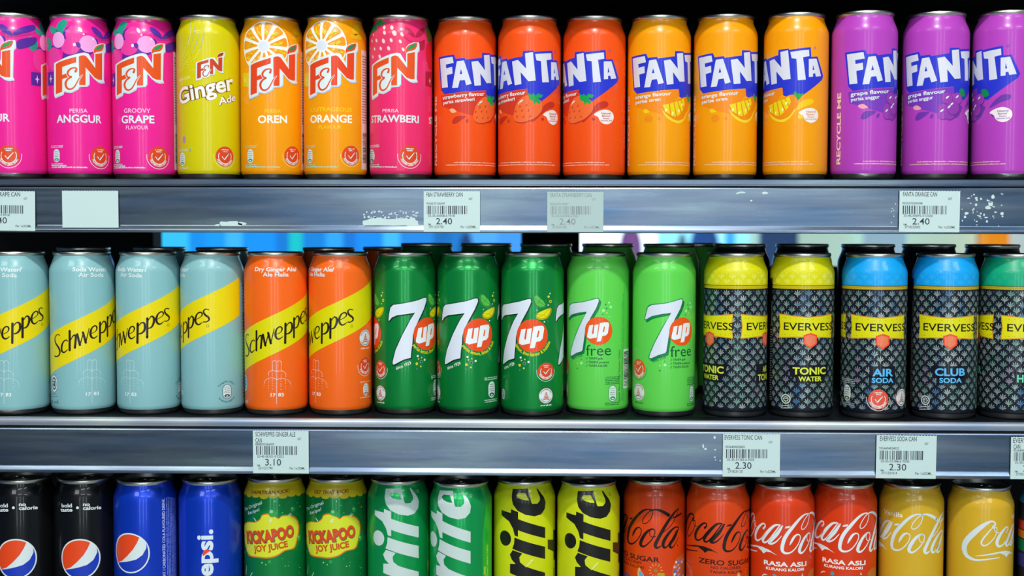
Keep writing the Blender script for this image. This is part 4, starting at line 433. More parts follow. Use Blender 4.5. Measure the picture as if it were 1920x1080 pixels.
   ["p","b81c38",1,0,[[28.51,98.2],[47.72,100.48],[47.72,85.13],[28.48,85.36]],[]],
   ["p","f0b0b0",2,0,[[36.23,94.3],[37.23,91.3],[39.03,90.7],[37.23,90.1],[36.23,87.1],[35.23,90.1],[33.43,90.7],[35.23,91.3]],[]],
  ],
  'logo': [
   ["p","c9d4e4",7,0,[[-28.62,102.81],[-22.57,104.9],[-14.44,108.32],[-5.69,111.11],[0.04,112.32],[3.33,111.67],[8.2,103.47],[8.65,112.37],[7.55,113.17],[8.4,117.38],[10.91,120.12],[15.39,122.17],[20.83,122.43],[21.17,116.27],[18.97,113.71],[18,90.14],[19.34,87.63],[14.8,86.79],[11.25,87.58],[7.22,90.61],[3.61,94.84],[3.48,85.08],[1.83,83.1],[-5.22,82.38],[-6.11,80.1],[-9.72,78.14],[-12.66,76.84],[-15.67,77.21],[-18.4,77.98],[-19.42,75.16],[-26.96,72.62],[-28.42,72.47],[-29.22,75.88]],[]],
   ["p","dfeaea",8,0,[[-29.12,103.91],[-23.07,106],[-14.94,109.42],[-6.19,112.21],[-0.46,113.42],[2.83,112.77],[7.7,104.57],[8.15,113.47],[7.05,114.27],[7.9,118.48],[10.41,121.22],[14.89,123.27],[20.33,123.53],[20.67,117.37],[18.47,114.81],[17.5,91.24],[18.84,88.73],[14.3,87.89],[10.75,88.68],[6.72,91.71],[3.11,95.94],[2.98,86.18],[1.33,84.2],[-5.72,83.48],[-6.61,81.2],[-10.22,79.24],[-13.16,77.94],[-16.17,78.31],[-18.9,79.08],[-19.92,76.26],[-27.46,73.72],[-28.92,73.57],[-29.72,76.98]],[]],
   ["p","e8541c",9,0,[[-26.86,103.03],[-23.1,104.73],[-14.97,107.19],[-7.65,109.4],[-7.72,104.32],[-20.19,100.16],[-20.31,93.08],[-15.15,94.88],[-15.22,90.78],[-20.37,89.34],[-20.55,78.14],[-27.41,76.12]],[]],
   ["p","e8541c",9,0,[[-5.51,109.63],[-4.08,110.45],[-1.21,110.98],[0.95,110.01],[8.85,100.17],[9.04,112.96],[16.2,114.53],[15.77,90.3],[11.64,90.27],[8.31,91.47],[0.09,100.22],[-0.13,84.49],[-5.5,84.23]],[]],
   ["s","dfeaea",10,1,[[-8.4,96.09],[-7.51,98.73],[-9.58,99.42],[-12.86,98.25],[-15.15,95.25],[-14.29,92.27],[-11.86,91.39],[-15.24,89.28],[-17.22,85.56],[-16.12,81.67],[-13.12,80.33],[-9.45,82.62],[-5.79,89.46],[-2.53,93.34]],[2.6,2.6,2.6,2.6,2.6,2.6,2.6,2.6,2.6,2.6,2.6,2.6,2.2,0.8]],
   ["s","e8541c",11,1,[[-8.4,96.09],[-7.51,98.73],[-9.58,99.42],[-12.86,98.25],[-15.15,95.25],[-14.29,92.27],[-11.86,91.39],[-15.24,89.28],[-17.22,85.56],[-16.12,81.67],[-13.12,80.33],[-9.45,82.62],[-5.79,89.46],[-2.53,93.34]],[1.8,1.5,1.2,1.6,1.9,1.4,1.2,1.7,2.1,1.9,1.6,1.3,1,0.5]],
   ["p","e8541c",11,1,[[7.67,113.58],[8.05,117.37],[11.25,120.72],[18.09,122.85],[17.38,118.45],[14.77,116.17],[10.31,114.9]],[]],
   ["p","1f9a58",12,1,[[9.34,116.9],[11.23,119.59],[15.83,121.73],[17.02,121.13],[14.81,118.36],[11.62,117]],[]],
  ],
  'lettering': [
   ["t","ffd8e0",0,"PERISA",-14.38,60.66,1.14,60.33,2.95,0.004,0],
   ["t","dfeaea",0,"STRAWBERI",-31.25,51.91,20.25,51.17,6.67,0.024,0],
   ["m","c8e8e0",0,1.3,[-38.3,11.93,-0.7,10.87]],
   ["t","dfeaea",0,"ST",34.46,51.35,47.69,52.44,6.2,0.024,0],
  ],
  'health_badge': [
   ["d","e0481e",0,9.62,9.62,0,[11.37,21.53]],
   ["r","dfeaea",1,11.37,21.53,6.73,0.67,-160,-20],
   ["r","dfeaea",1,11.37,21.53,6.73,0.67,150,205],
   ["r","dfeaea",1,11.37,21.53,6.73,0.67,-25,30],
   ["a","dfeaea",1,"PILIHAN LEBIH SIHAT",11.37,21.53,9.04,200,340,1.92,0.03],
   ["s","dfeaea",1,0,[[8.3,21.33],[10.41,18.64],[15.41,24.41]],[0.96,1.35,0.58]],
   ["m","dfeaea",1,1.15,[7.91,27.49,14.84,27.49,8.87,25.76,13.87,25.76]],
   ["r","ffd9d0",1,11.37,21.53,11.15,0.53,170,370],
  ],
  'nutrition_mark': [
   ["p","dfeaea",0,0,[[-24.78,21.9],[-25.66,25.19],[-28.07,27.6],[-31.36,28.48],[-34.65,27.6],[-37.05,25.19],[-37.93,21.9],[-37.93,22.05],[-37.05,18.76],[-34.65,16.35],[-31.36,15.47],[-28.07,16.35],[-25.66,18.76],[-24.78,22.05]],[]],
   ["m","4a7a6a",1,0.78,[-35.83,25.88,-26.89,25.88,-35.83,24.06,-26.89,24.06,-35.83,22.24,-26.89,22.24,-35.83,20.68,-26.89,20.68]],
   ["d","4a7a6a",1,4.73,1.56,0,[-31.36,18.07]],
   ["d","dfeaea",2,2.1,0.65,0,[-31.36,17.81]],
   ["m","c8e8e0",2,0.91,[-44.51,29.78,-18.21,29.78,-44.51,13.65,-18.21,13.65,-44.51,31.21,-18.21,31.21,-44.51,12.22,-18.21,12.22]],
  ],
 },
 'fanta_strawberry': {'paint': 'f85414',
  'logo': 29,
  'flavour_panel': [
   ["p","d63a22",0,0,[[-22.76,77.01],[22.71,81.13],[23.44,76.64],[18.35,71.75],[11.53,63.86],[9.15,58.13],[-3.08,61.41],[-21.61,67.29]],[]],
  ],
  'lettering': [
   ["t","dfeaea",2,"strawberry flavour",-20.49,73.05,20.7,76.82,3.46,0.022,0],
   ["t","dfeaea",2,"perisa strawberi",-19.96,68.62,10.57,71.75,3.16,0.02,0],
   30,
   31,
  ],
  'flavour_bubble': [
   32,
   ["t","b02818",3,"Natural",43.69,59.07,52.73,59.35,1.81,0.02,0],
   ["t","b02818",3,"flavour",43.93,56.82,52.13,57.07,1.81,0.02,0],
   ["t","b02818",3,"Perisa",45.12,54.82,51.27,55,1.28,0.02,0],
   ["t","b02818",3,"Semula jadi",42.8,52.9,53.95,53.23,1.28,0.02,0],
  ],
  'side_panel': 33,
  'fruit_picture': [
   ["p","c42f1c",1,1,[[26.29,54.21],[30.6,64.22],[33.66,62.81],[39.67,68.63],[46.62,70.99],[50.33,68.87],[48.26,65.64],[41.21,63.24],[34.44,58.15],[27.51,52.14]],[]],
   ["p","c42f1c",1,1,[[-10.24,52.13],[-7.95,56.6],[-2.31,58.01],[2.63,57.26],[-3.08,53.12],[-7.79,50.78]],[]],
   ["d","c8382a",1,1.36,1.81,-30,[3.61,53.5]],
   ["d","c42f1c",1,1.66,1.36,0,[36.34,54.75]],
   ["p","f6b088",1,1,[[-12.8,63.78],[-9.41,64.71],[-6.03,61.83],[-10.24,60.81]],[]],
   ["p","b8301c",2,1,[[10.04,59.12],[12.84,67.52],[18.85,73.72],[25.93,74.75],[35.25,69.85],[36.29,62.29],[29.68,54.88],[18.87,51.01],[12.04,52.01],[9.81,55.34]],[]],
   ["p","f2682e",3,1,[[9.54,60.02],[12.34,68.42],[18.35,74.62],[25.43,75.65],[34.75,70.75],[35.79,63.19],[29.18,55.78],[18.37,51.91],[11.54,52.91],[9.31,56.24]],[]],
   ["d","c23a1c",4,0.6,1.13,-30,[15.69,65.93,21.7,67.03,11.54,61.6,17.46,62.24,23.25,62.21,12.76,56.73,18.82,56.63,24.88,57]],
   ["d","dfeaea",4,0.68,2.26,-55,[16.56,70.74]],
   ["d","dfeaea",4,0.53,0.53,0,[14.16,68.5]],
   ["p","12a04a",4,0,[[22.84,78.21],[25.78,76.26],[27.39,77.69],[29.77,75.5],[31.69,77.55],[36.77,76.27],[35.12,73.74],[31.71,73.8],[34.39,70.15],[32.88,67.77],[30.57,70.08],[28.39,67.44],[27.42,70.93],[24.14,71.82]],[]],
  ],
 },
 'fanta_orange': {'paint': 'faa008',
  'logo': 29,
  'flavour_panel': [
   ["p","f48a14",0,0,[[-22.76,77.01],[22.71,81.13],[23.44,76.64],[18.35,71.75],[11.53,63.86],[9.15,58.13],[-3.08,61.41],[-21.61,67.29]],[]],
  ],
  'lettering': [
   ["t","dfeaea",2,"orange flavour",-20.49,73.05,14.83,75.93,3.46,0.022,0],
   ["t","dfeaea",2,"perisa oren",-19.96,68.62,4.91,70.85,3.16,0.02,0],
   30,
   31,
  ],
  'flavour_bubble': [
   32,
   ["t","d07a30",3,"Natural",43.69,59.07,52.73,59.35,1.81,0.02,0],
   ["t","d07a30",3,"flavour",43.93,56.82,52.13,57.07,1.81,0.02,0],
   ["t","d07a30",3,"Perisa",45.12,54.82,51.27,55,1.28,0.02,0],
   ["t","d07a30",3,"Semula jadi",42.8,52.9,53.95,53.23,1.28,0.02,0],
  ],
  'side_panel': 33,
  'fruit_picture': [
   ["p","f2c414",1,1,[[34.99,62.64],[38.55,68.5],[45.29,71.13],[50.62,70.53],[49.39,67.17],[41.56,64.08],[35.73,61.15]],[]],
   ["p","f2cc14",1,1,[[-11.39,62.43],[-8.49,63.77],[-4.92,61],[-9.27,60.08]],[]],
   ["d","f08c10",1,3.92,3.39,0,[-5.64,55.06]],
   ["d","f08c10",1,1.66,1.51,0,[3.74,54.83]],
   ["d","eed01c",1,2.11,2.11,0,[38.35,55.59]],
   ["p","f2d428",2,1,[[6.06,63.56],[10.48,55.71],[19.14,51.41],[25.55,51.83],[31.43,56.81],[34.27,62.65],[32.08,63.44],[27.01,56.22],[19.09,55.13],[11.5,60.11]],[]],
   ["p","f08a0c",3,1,[[6,66.56],[20.55,71.74],[31.94,75.25],[35.62,70.74],[35.68,65.58],[32.12,60.49],[27.77,55.45],[19.96,53.59],[11.53,57.87],[6.75,62.75]],[]],
   ["p","ecd414",4,0,[[6.67,66.88],[12.41,68.25],[13.57,58.47],[9.83,60.99]],[]],
   ["p","ecd414",4,0,[[13.42,68.54],[16.71,69.78],[19.49,56.96],[15.04,57.24]],[]],
   ["p","ecd414",4,0,[[17.6,69.71],[20.56,71],[24.68,60.02],[20.74,57.26]],[]],
   ["p","ecd414",4,0,[[21.38,70.94],[24.54,71.5],[28.4,64.3],[25.81,61.45]],[]],
   ["p","ecd414",4,0,[[25.3,71.83],[28.66,73.9],[30.19,68.67],[28.76,65.76]],[]],
   ["d","f8f4a0",5,0.9,1.51,-20,[9.81,62.49,15.94,59.79,22.69,62.34,26.11,67.72]],
   ["p","18a040",5,0,[[32.29,76.35],[33.72,78.16],[35.55,75.91],[41.27,75.72],[36.35,69.85]],[]],
  ],
 },
 'fanta_grape': {'paint': 'b844bc',
  'logo': 29,
  'flavour_panel': [
   ["p","7a3ab4",0,0,[[-22.76,77.01],[22.71,81.13],[23.44,76.64],[18.35,71.75],[11.53,63.86],[9.15,58.13],[-3.08,61.41],[-21.61,67.29]],[]],
  ],
  'lettering': [
   ["t","dfeaea",2,"grape flavour",-20.49,73.05,14.83,75.93,3.46,0.022,0],
   ["t","dfeaea",2,"perisa anggur",-19.96,68.62,4.91,70.85,3.16,0.02,0],
   30,
   31,
  ],
  'flavour_bubble': [
   32,
   ["t","7a50b0",3,"Natural",43.69,59.07,52.73,59.35,1.81,0.02,0],
   ["t","7a50b0",3,"flavour",43.93,56.82,52.13,57.07,1.81,0.02,0],
   ["t","7a50b0",3,"Perisa",45.12,54.82,51.27,55,1.28,0.02,0],
   ["t","7a50b0",3,"Semula jadi",42.8,52.9,53.95,53.23,1.28,0.02,0],
  ],
  'side_panel': 33,
  'fruit_picture': [
   ["p","6e34a4",1,1,[[36.51,63.58],[41.15,69.49],[47.75,74.16],[54.28,73.94],[53.62,70.1],[46.41,67.65],[39.71,64.15]],[]],
   ["p","6e34a4",1,1,[[-11.29,53.71],[-8.71,59.03],[-2.57,59.98],[1.66,59.24],[-3.27,55.18],[-8.16,52.72]],[]],
   ["d","6e34a4",1,1.28,2.23,-25,[3.74,55.81]],
   ["p","f2a0b0",1,1,[[-13.91,64.52],[-9.72,66.15],[-5.41,62.96],[-10.54,61.9]],[]],
   ["d","6e34a4",1,1.59,1.59,0,[40,56.98]],
   ["p","6e34a4",2,1,[[8.77,57.07],[18.84,53.93],[26.85,54.9],[31.54,61.33],[31.43,65.22],[18.59,67.13]],[]],
   ["d","742a94",3,5.09,5.09,0,[13.93,61.08]],
   ["d","9a3cae",4,4.94,4.94,0,[13.58,61.68]],
   ["d","742a94",5,4.76,4.76,0,[13.23,57.2]],
   ["d","a040b2",6,4.63,4.63,0,[12.88,57.8]],
   ["d","742a94",7,5.09,5.09,0,[19.12,57.21]],
   ["d","963aaa",8,4.94,4.94,0,[18.77,57.81]],
   ["d","742a94",9,4.93,4.93,0,[16.86,70.78]],
   ["d","9a3cae",10,4.78,4.78,0,[16.51,71.38]],
   ["d","742a94",11,5.09,5.09,0,[26.81,71.01]],
   ["d","a040b2",12,4.94,4.94,0,[26.46,71.61]],
   ["d","742a94",13,6.16,6.16,0,[22.39,62.71]],
   ["d","963aaa",14,5.98,5.98,0,[22.04,63.31]],
   ["d","dfeaea",15,0.72,1.75,-50,[16.5,72.16,25.95,72.91,20.68,66.39,12.08,60.52,18.25,63.86]],
   ["p","148c48",15,1,[[27.81,78.27],[31.01,80.39],[34.88,78.3],[35.75,74.07],[31.2,73.39]],[]],
  ],
 },
 'soda_water': {'paint': '8cc0c4',
  'diagonal_band': [
   ["p","eed808",0,0,[[-62,56.05],[86.32,124.96],[86.32,90.34],[-62,20.01]],[]],
  ],
  'logo': 34,
  'lettering': [
   ["t","dfeaea",1,"Soda Water/",1.78,130.75,34.39,130.21,3.77,0.026,0],
   ["t","dfeaea",1,"Air Soda",6.82,125.8,30.23,125.34,3.77,0.026,0],
   ["t","3a5a68",1,"320 ml",-34.23,8.46,-14.67,10.54,3.24,0.01,0],
   ["m","5a8088",1,0.9,[-30.65,15.11,-15.72,16.59,-28.52,17.68,-17.81,18.73]],
  ],
  'fountain_emblem': 35,
  'certification_mark': [
   36,
   ["p","e4f0f2",1,0,[[-15.79,28.36],[-15.86,29.56],[-16.05,30.73],[-16.36,31.83],[-16.79,32.86],[-17.32,33.77],[-17.94,34.55],[-18.64,35.18],[-19.4,35.63],[-20.19,35.91],[-21.01,36.01],[-21.82,35.91],[-22.62,35.63],[-23.38,35.18],[-24.07,34.55],[-24.7,33.77],[-25.23,32.86],[-25.65,31.83],[-25.97,30.73],[-26.16,29.56],[-26.22,28.36],[-26.16,27.17],[-25.97,26],[-25.65,24.89],[-25.23,23.87],[-24.7,22.96],[-24.07,22.18],[-23.38,21.55],[-22.62,21.09],[-21.82,20.81],[-21.01,20.72],[-20.19,20.81],[-19.4,21.09],[-18.64,21.55],[-17.94,22.18],[-17.32,22.96],[-16.79,23.87],[-16.36,24.89],[-16.05,26],[-15.86,27.17]],[[[-17.04,28.36],[-17.09,29.27],[-17.24,30.16],[-17.48,31],[-17.8,31.78],[-18.2,32.47],[-18.68,33.06],[-19.21,33.54],[-19.78,33.89],[-20.39,34.1],[-21.01,34.17],[-21.63,34.1],[-22.23,33.89],[-22.81,33.54],[-23.34,33.06],[-23.81,32.47],[-24.21,31.78],[-24.54,31],[-24.78,30.16],[-24.92,29.27],[-24.97,28.36],[-24.92,27.45],[-24.78,26.57],[-24.54,25.73],[-24.21,24.95],[-23.81,24.25],[-23.34,23.66],[-22.81,23.19],[-22.23,22.84],[-21.63,22.62],[-21.01,22.55],[-20.39,22.62],[-19.78,22.84],[-19.21,23.19],[-18.68,23.66],[-18.2,24.25],[-17.8,24.95],[-17.48,25.73],[-17.24,26.57],[-17.09,27.45]]]],
   ["p","e4f0f2",1,0,[[-17.57,28.36],[-18.69,29.77],[-18.57,31.93],[-20.05,31.75],[-21.01,33.41],[-21.97,31.75],[-23.44,31.93],[-23.32,29.77],[-24.45,28.36],[-23.32,26.96],[-23.44,24.8],[-21.97,24.97],[-21.01,23.32],[-20.05,24.97],[-18.57,24.8],[-18.69,26.96]],[[[-18.67,28.36],[-19.43,29.32],[-19.35,30.79],[-20.36,30.67],[-21.01,31.79],[-21.66,30.67],[-22.66,30.79],[-22.58,29.32],[-23.35,28.36],[-22.58,27.41],[-22.66,25.94],[-21.66,26.06],[-21.01,24.93],[-20.36,26.06],[-19.35,25.94],[-19.43,27.41]]]],
   ["m","e4f0f2",1,1.53,[-22.57,28.36,-19.44,28.36]],
  ],
  'nutrition_mark': [
   ["p","2a4450",0,0,[[75.24,23.89],[74.64,25.95],[73.02,27.46],[70.81,28.01],[68.59,27.46],[66.97,25.95],[66.38,23.89],[66.38,18.68],[66.97,16.62],[68.59,15.11],[70.81,14.56],[73.02,15.11],[74.64,16.62],[75.24,18.68]],[]],
   ["p","dfeaea",1,0,[[74.69,23.74],[74.17,25.69],[72.75,27.11],[70.81,27.63],[68.86,27.11],[67.44,25.69],[66.92,23.74],[66.92,18.83],[67.44,16.89],[68.86,15.46],[70.81,14.94],[72.75,15.46],[74.17,16.89],[74.69,18.83]],[]],
   ["m","2a4450",2,0.76,[68.16,25.09,73.45,25.09,68.16,23.32,73.45,23.32,68.16,21.54,73.45,21.54,68.16,20.02,73.45,20.02]],
   ["d","2a4450",2,2.8,1.52,0,[70.81,17.48]],
   ["d","dfeaea",3,1.24,0.63,0,[70.81,17.23]],
   ["a","2a4450",0,"Tenaga/Per 320ml",70.81,21.29,8.63,150,40,1.6,0.01],
   ["a","2a4450",0,"Berdasarkan 2000 kcal",70.81,21.29,9.92,215,325,1.6,0.01],
  ],
  'side_panel': [
   ["m","4a5a64",0,1.7,[91.79,14,107.79,14,91.79,17.1,107.79,17.1,91.79,20.2,107.79,20.2,91.79,23.3,107.79,23.3,91.79,26.4,107.79,26.4,91.79,29.5,107.79,29.5,91.79,32.6,107.79,32.6,91.79,35.7,107.79,35.7,91.79,38.8,107.79,38.8,91.79,41.9,107.79,41.9,91.79,45,107.79,45,91.79,48.1,107.79,48.1,91.79,51.2,107.79,51.2,91.79,54.3,107.79,54.3,91.79,57.4,107.79,57.4,91.79,60.5,107.79,60.5,91.79,63.6,107.79,63.6,91.79,66.7,107.79,66.7,91.79,69.8,107.79,69.8,91.79,72.9,107.79,72.9,91.79,76,107.79,76,91.79,79.1,107.79,79.1,91.79,82.2,107.79,82.2,91.79,85.3,107.79,85.3,91.79,88.4,107.79,88.4,91.79,91.5,107.79,91.5,91.79,94.6,107.79,94.6,91.79,97.7,107.79,97.7,91.79,100.8,107.79,100.8,91.79,103.9,107.79,103.9,91.79,107,107.79,107,91.79,110.1,107.79,110.1,91.79,113.2,107.79,113.2,91.79,116.3,107.79,116.3]],
   ["b","2a3038",0,93.79,103.79,78,92,12,0,3],
  ],
 },
 'ginger_ale': {'paint': 'fb6a18',
  'diagonal_band': [
   ["p","e2d800",0,0,[[-62,56.05],[86.32,124.96],[86.32,90.34],[-62,20.01]],[]],
  ],
  'logo': 34,
  'lettering': [
   ["t","dfeaea",1,"Dry Ginger Ale/",-2.88,131.05,37.89,130.88,3.77,0.026,0],
   ["t","dfeaea",1,"Ale Halia",5.56,126.41,29.11,126.29,3.77,0.026,0],
   ["t","f0dcd0",1,"320 ml",-34.23,8.46,-14.67,10.54,3.24,0.01,0],
  ],
  'fountain_emblem': 35,
  'certification_mark': [
   36,
   ["p","c8e8f0",1,0,[[-15.79,28.36],[-15.86,29.56],[-16.05,30.73],[-16.36,31.83],[-16.79,32.86],[-17.32,33.77],[-17.94,34.55],[-18.64,35.18],[-19.4,35.63],[-20.19,35.91],[-21.01,36.01],[-21.82,35.91],[-22.62,35.63],[-23.38,35.18],[-24.07,34.55],[-24.7,33.77],[-25.23,32.86],[-25.65,31.83],[-25.97,30.73],[-26.16,29.56],[-26.22,28.36],[-26.16,27.17],[-25.97,26],[-25.65,24.89],[-25.23,23.87],[-24.7,22.96],[-24.07,22.18],[-23.38,21.55],[-22.62,21.09],[-21.82,20.81],[-21.01,20.72],[-20.19,20.81],[-19.4,21.09],[-18.64,21.55],[-17.94,22.18],[-17.32,22.96],[-16.79,23.87],[-16.36,24.89],[-16.05,26],[-15.86,27.17]],[[[-17.04,28.36],[-17.09,29.27],[-17.24,30.16],[-17.48,31],[-17.8,31.78],[-18.2,32.47],[-18.68,33.06],[-19.21,33.54],[-19.78,33.89],[-20.39,34.1],[-21.01,34.17],[-21.63,34.1],[-22.23,33.89],[-22.81,33.54],[-23.34,33.06],[-23.81,32.47],[-24.21,31.78],[-24.54,31],[-24.78,30.16],[-24.92,29.27],[-24.97,28.36],[-24.92,27.45],[-24.78,26.57],[-24.54,25.73],[-24.21,24.95],[-23.81,24.25],[-23.34,23.66],[-22.81,23.19],[-22.23,22.84],[-21.63,22.62],[-21.01,22.55],[-20.39,22.62],[-19.78,22.84],[-19.21,23.19],[-18.68,23.66],[-18.2,24.25],[-17.8,24.95],[-17.48,25.73],[-17.24,26.57],[-17.09,27.45]]]],
   ["p","c8e8f0",1,0,[[-17.57,28.36],[-18.69,29.77],[-18.57,31.93],[-20.05,31.75],[-21.01,33.41],[-21.97,31.75],[-23.44,31.93],[-23.32,29.77],[-24.45,28.36],[-23.32,26.96],[-23.44,24.8],[-21.97,24.97],[-21.01,23.32],[-20.05,24.97],[-18.57,24.8],[-18.69,26.96]],[[[-18.67,28.36],[-19.43,29.32],[-19.35,30.79],[-20.36,30.67],[-21.01,31.79],[-21.66,30.67],[-22.66,30.79],[-22.58,29.32],[-23.35,28.36],[-22.58,27.41],[-22.66,25.94],[-21.66,26.06],[-21.01,24.93],[-20.36,26.06],[-19.35,25.94],[-19.43,27.41]]]],
   ["m","c8e8f0",1,1.53,[-22.57,28.36,-19.44,28.36]],
  ],
  'choice_badge': [
   ["d","c8452a",0,7.83,7.83,0,[69.22,70.08]],
   ["d","dfeaea",1,7.53,7.53,0,[69.22,70.08]],
   ["p","c8452a",2,0,[[69.22,74.22],[70.28,72.34],[68.17,72.34]],[]],
   ["p","c8452a",2,0,[[67.72,71.14],[69.22,72.04],[70.73,71.14],[70.73,70.23],[69.22,71.14],[67.72,70.23]],[]],
   ["p","c8452a",2,0,[[66.97,69.63],[69.22,70.53],[71.48,69.63],[71.48,68.73],[69.22,69.63],[66.97,68.73]],[]],
   ["p","c8452a",2,0,[[66.21,68.12],[69.22,69.03],[72.24,68.12],[72.24,67.22],[69.22,68.12],[66.21,67.22]],[]],
   ["p","c05a3a",2,0,[[65.46,66.62],[69.22,67.52],[72.99,66.62],[72.99,65.71],[69.22,66.62],[65.46,65.71]],[]],
   ["r","9a5a50",2,69.22,70.08,6.33,0.6,20,160],
   ["r","3a8a94",2,69.22,70.08,6.33,0.6,205,335],
   ["m","ffd8c8",2,1.51,[63.2,59.92,75.25,59.92]],
  ],
  'health_badge': [
   ["d","e2481c",0,7.91,7.91,0,[68.82,44.35]],
   ["r","dfeaea",1,68.82,44.35,5.53,0.55,-160,-20],
   ["r","dfeaea",1,68.82,44.35,5.53,0.55,150,205],
   ["r","dfeaea",1,68.82,44.35,5.53,0.55,-25,30],
   ["a","dfeaea",1,"PILIHAN LEBIH SIHAT",68.82,44.35,7.43,200,340,1.58,0.03],
   ["s","dfeaea",1,0,[[66.29,44.19],[68.03,41.98],[72.14,46.72]],[0.79,1.11,0.47]],
   ["m","dfeaea",1,0.95,[65.97,49.25,71.66,49.25,66.76,47.83,70.87,47.83]],
   ["r","ffd0c0",1,68.82,44.35,9.17,0.43,170,370],
  ],
  'nutrition_mark': [
   ["p","dfeaea",0,0,[[73.88,24.56],[73.35,26.53],[71.91,27.97],[69.94,28.49],[67.97,27.97],[66.53,26.53],[66.01,24.56],[66.01,20.87],[66.53,18.9],[67.97,17.46],[69.94,16.93],[71.91,17.46],[73.35,18.9],[73.88,20.87]],[]],
   ["m","8a5a4a",1,0.69,[67.27,26.18,72.62,26.18,67.27,24.56,72.62,24.56,67.27,22.94,72.62,22.94,67.27,21.56,72.62,21.56]],
   ["d","8a5a4a",1,2.83,1.39,0,[69.94,19.24]],
   ["d","dfeaea",2,1.26,0.58,0,[69.94,19.01]],
   ["m","ffd8c8",2,0.81,[62.07,29.65,77.81,29.65,62.07,15.31,77.81,15.31]],
  ],
 },
 'sevenup_malay': {'paint': '0f9040',
  'logo': 37,
  'lettering': [
   ["a","e6dc18",1,"perisa lemon, limau & buih",25.28,73.61,18.3,212,338,3.1,0.02],
   38,
   ["a","e6dc18",1,"perisa lemon, limau & buih",-36.49,73.61,18.3,212,338,3.1,0.02],
   39,
  ],
  'fruit_picture': 40,
  'health_badge': [
   ["d","e04a20",0,7.84,7.84,0,[-23.25,41.35]],
   ["r","dfeaea",1,-23.25,41.35,5.49,0.55,-160,-20],
   ["r","dfeaea",1,-23.25,41.35,5.49,0.55,150,205],
   ["r","dfeaea",1,-23.25,41.35,5.49,0.55,-25,30],
   ["a","dfeaea",1,"PILIHAN LEBIH SIHAT",-23.25,41.35,7.37,200,340,1.57,0.03],
   ["s","dfeaea",1,0,[[-25.76,41.19],[-24.03,38.99],[-19.96,43.7]],[0.78,1.1,0.47]],
   ["m","dfeaea",1,0.94,[-26.07,46.21,-20.43,46.21,-25.29,44.8,-21.21,44.8]],
   ["r","c8e8d8",1,-23.25,41.35,9.1,0.43,170,370],
  ],
  'choice_badge': [
   ["d","d8482a",0,7.05,7.05,0,[-23.25,19.19]],
   ["d","dfeaea",1,6.78,6.78,0,[-23.25,19.19]],
   ["p","d8482a",2,0,[[-23.25,22.92],[-22.3,21.22],[-24.2,21.22]],[]],
   ["p","d8482a",2,0,[[-24.6,20.14],[-23.25,20.95],[-21.89,20.14],[-21.89,19.33],[-23.25,20.14],[-24.6,19.33]],[]],
   ["p","d8482a",2,0,[[-25.28,18.78],[-23.25,19.6],[-21.21,18.78],[-21.21,17.97],[-23.25,18.78],[-25.28,17.97]],[]],
   ["p","d8482a",2,0,[[-25.96,17.43],[-23.25,18.24],[-20.54,17.43],[-20.54,16.61],[-23.25,17.43],[-25.96,16.61]],[]],
   ["p","c05a3a",2,0,[[-26.64,16.07],[-23.25,16.89],[-19.86,16.07],[-19.86,15.26],[-23.25,16.07],[-26.64,15.26]],[]],
   ["r","9a5a50",2,-23.25,19.19,5.69,0.54,20,160],
   ["r","3a8a94",2,-23.25,19.19,5.69,0.54,205,335],
   ["m","e8f0e8",2,1.36,[-28.67,10.04,-17.83,10.04]],
  ],
  'nutrition_mark': [
   ["p","dfeaea",0,0,[[44.03,26.14],[43.45,28.32],[41.86,29.92],[39.68,30.5],[37.5,29.92],[35.9,28.32],[35.32,26.14],[35.32,19.76],[35.9,17.58],[37.5,15.99],[39.68,15.4],[41.86,15.99],[43.45,17.58],[44.03,19.76]],[]],
   ["m","0a5a30",1,0.91,[36.71,27.48,42.64,27.48,36.71,25.37,42.64,25.37,36.71,23.25,42.64,23.25,36.71,21.44,42.64,21.44]],
   ["d","0a5a30",1,3.14,1.81,0,[39.68,18.42]],
   ["d","dfeaea",2,1.39,0.75,0,[39.68,18.12]],
   ["m","c8e8d0",2,1.06,[30.96,32.01,48.39,32.01,30.96,13.29,48.39,13.29,30.96,33.67,48.39,33.67,30.96,11.63,48.39,11.63]],
  ],
 },
 'sevenup_english': {'paint': '0f9040',
  'logo': 37,
  'lettering': [
   ["a","e6dc18",1,"lemon, lime flavour & bubbles",25.28,73.61,18.3,208,342,3.1,0.02],
   38,
   ["a","e6dc18",1,"lemon, lime flavour & bubbles",-36.49,73.61,18.3,208,342,3.1,0.02],
   39,
  ],
  'fruit_picture': 40,
  'health_badge': [
   ["d","e04a20",0,7.84,7.84,0,[38.52,41.35]],
   ["r","dfeaea",1,38.52,41.35,5.49,0.55,-160,-20],
   ["r","dfeaea",1,38.52,41.35,5.49,0.55,150,205],
   ["r","dfeaea",1,38.52,41.35,5.49,0.55,-25,30],
   ["a","dfeaea",1,"PILIHAN LEBIH SIHAT",38.52,41.35,7.37,200,340,1.57,0.03],
   ["s","dfeaea",1,0,[[36.01,41.19],[37.74,38.99],[41.81,43.7]],[0.78,1.1,0.47]],
   ["m","dfeaea",1,0.94,[35.7,46.21,41.34,46.21,36.48,44.8,40.56,44.8]],
   ["r","c8e8d8",1,38.52,41.35,9.1,0.43,170,370],
  ],
  'choice_badge': [
   ["d","d8482a",0,7.05,7.05,0,[38.52,19.19]],
   ["d","dfeaea",1,6.78,6.78,0,[38.52,19.19]],
   ["p","d8482a",2,0,[[38.52,22.92],[39.47,21.22],[37.57,21.22]],[]],
   ["p","d8482a",2,0,[[37.17,20.14],[38.52,20.95],[39.88,20.14],[39.88,19.33],[38.52,20.14],[37.17,19.33]],[]],
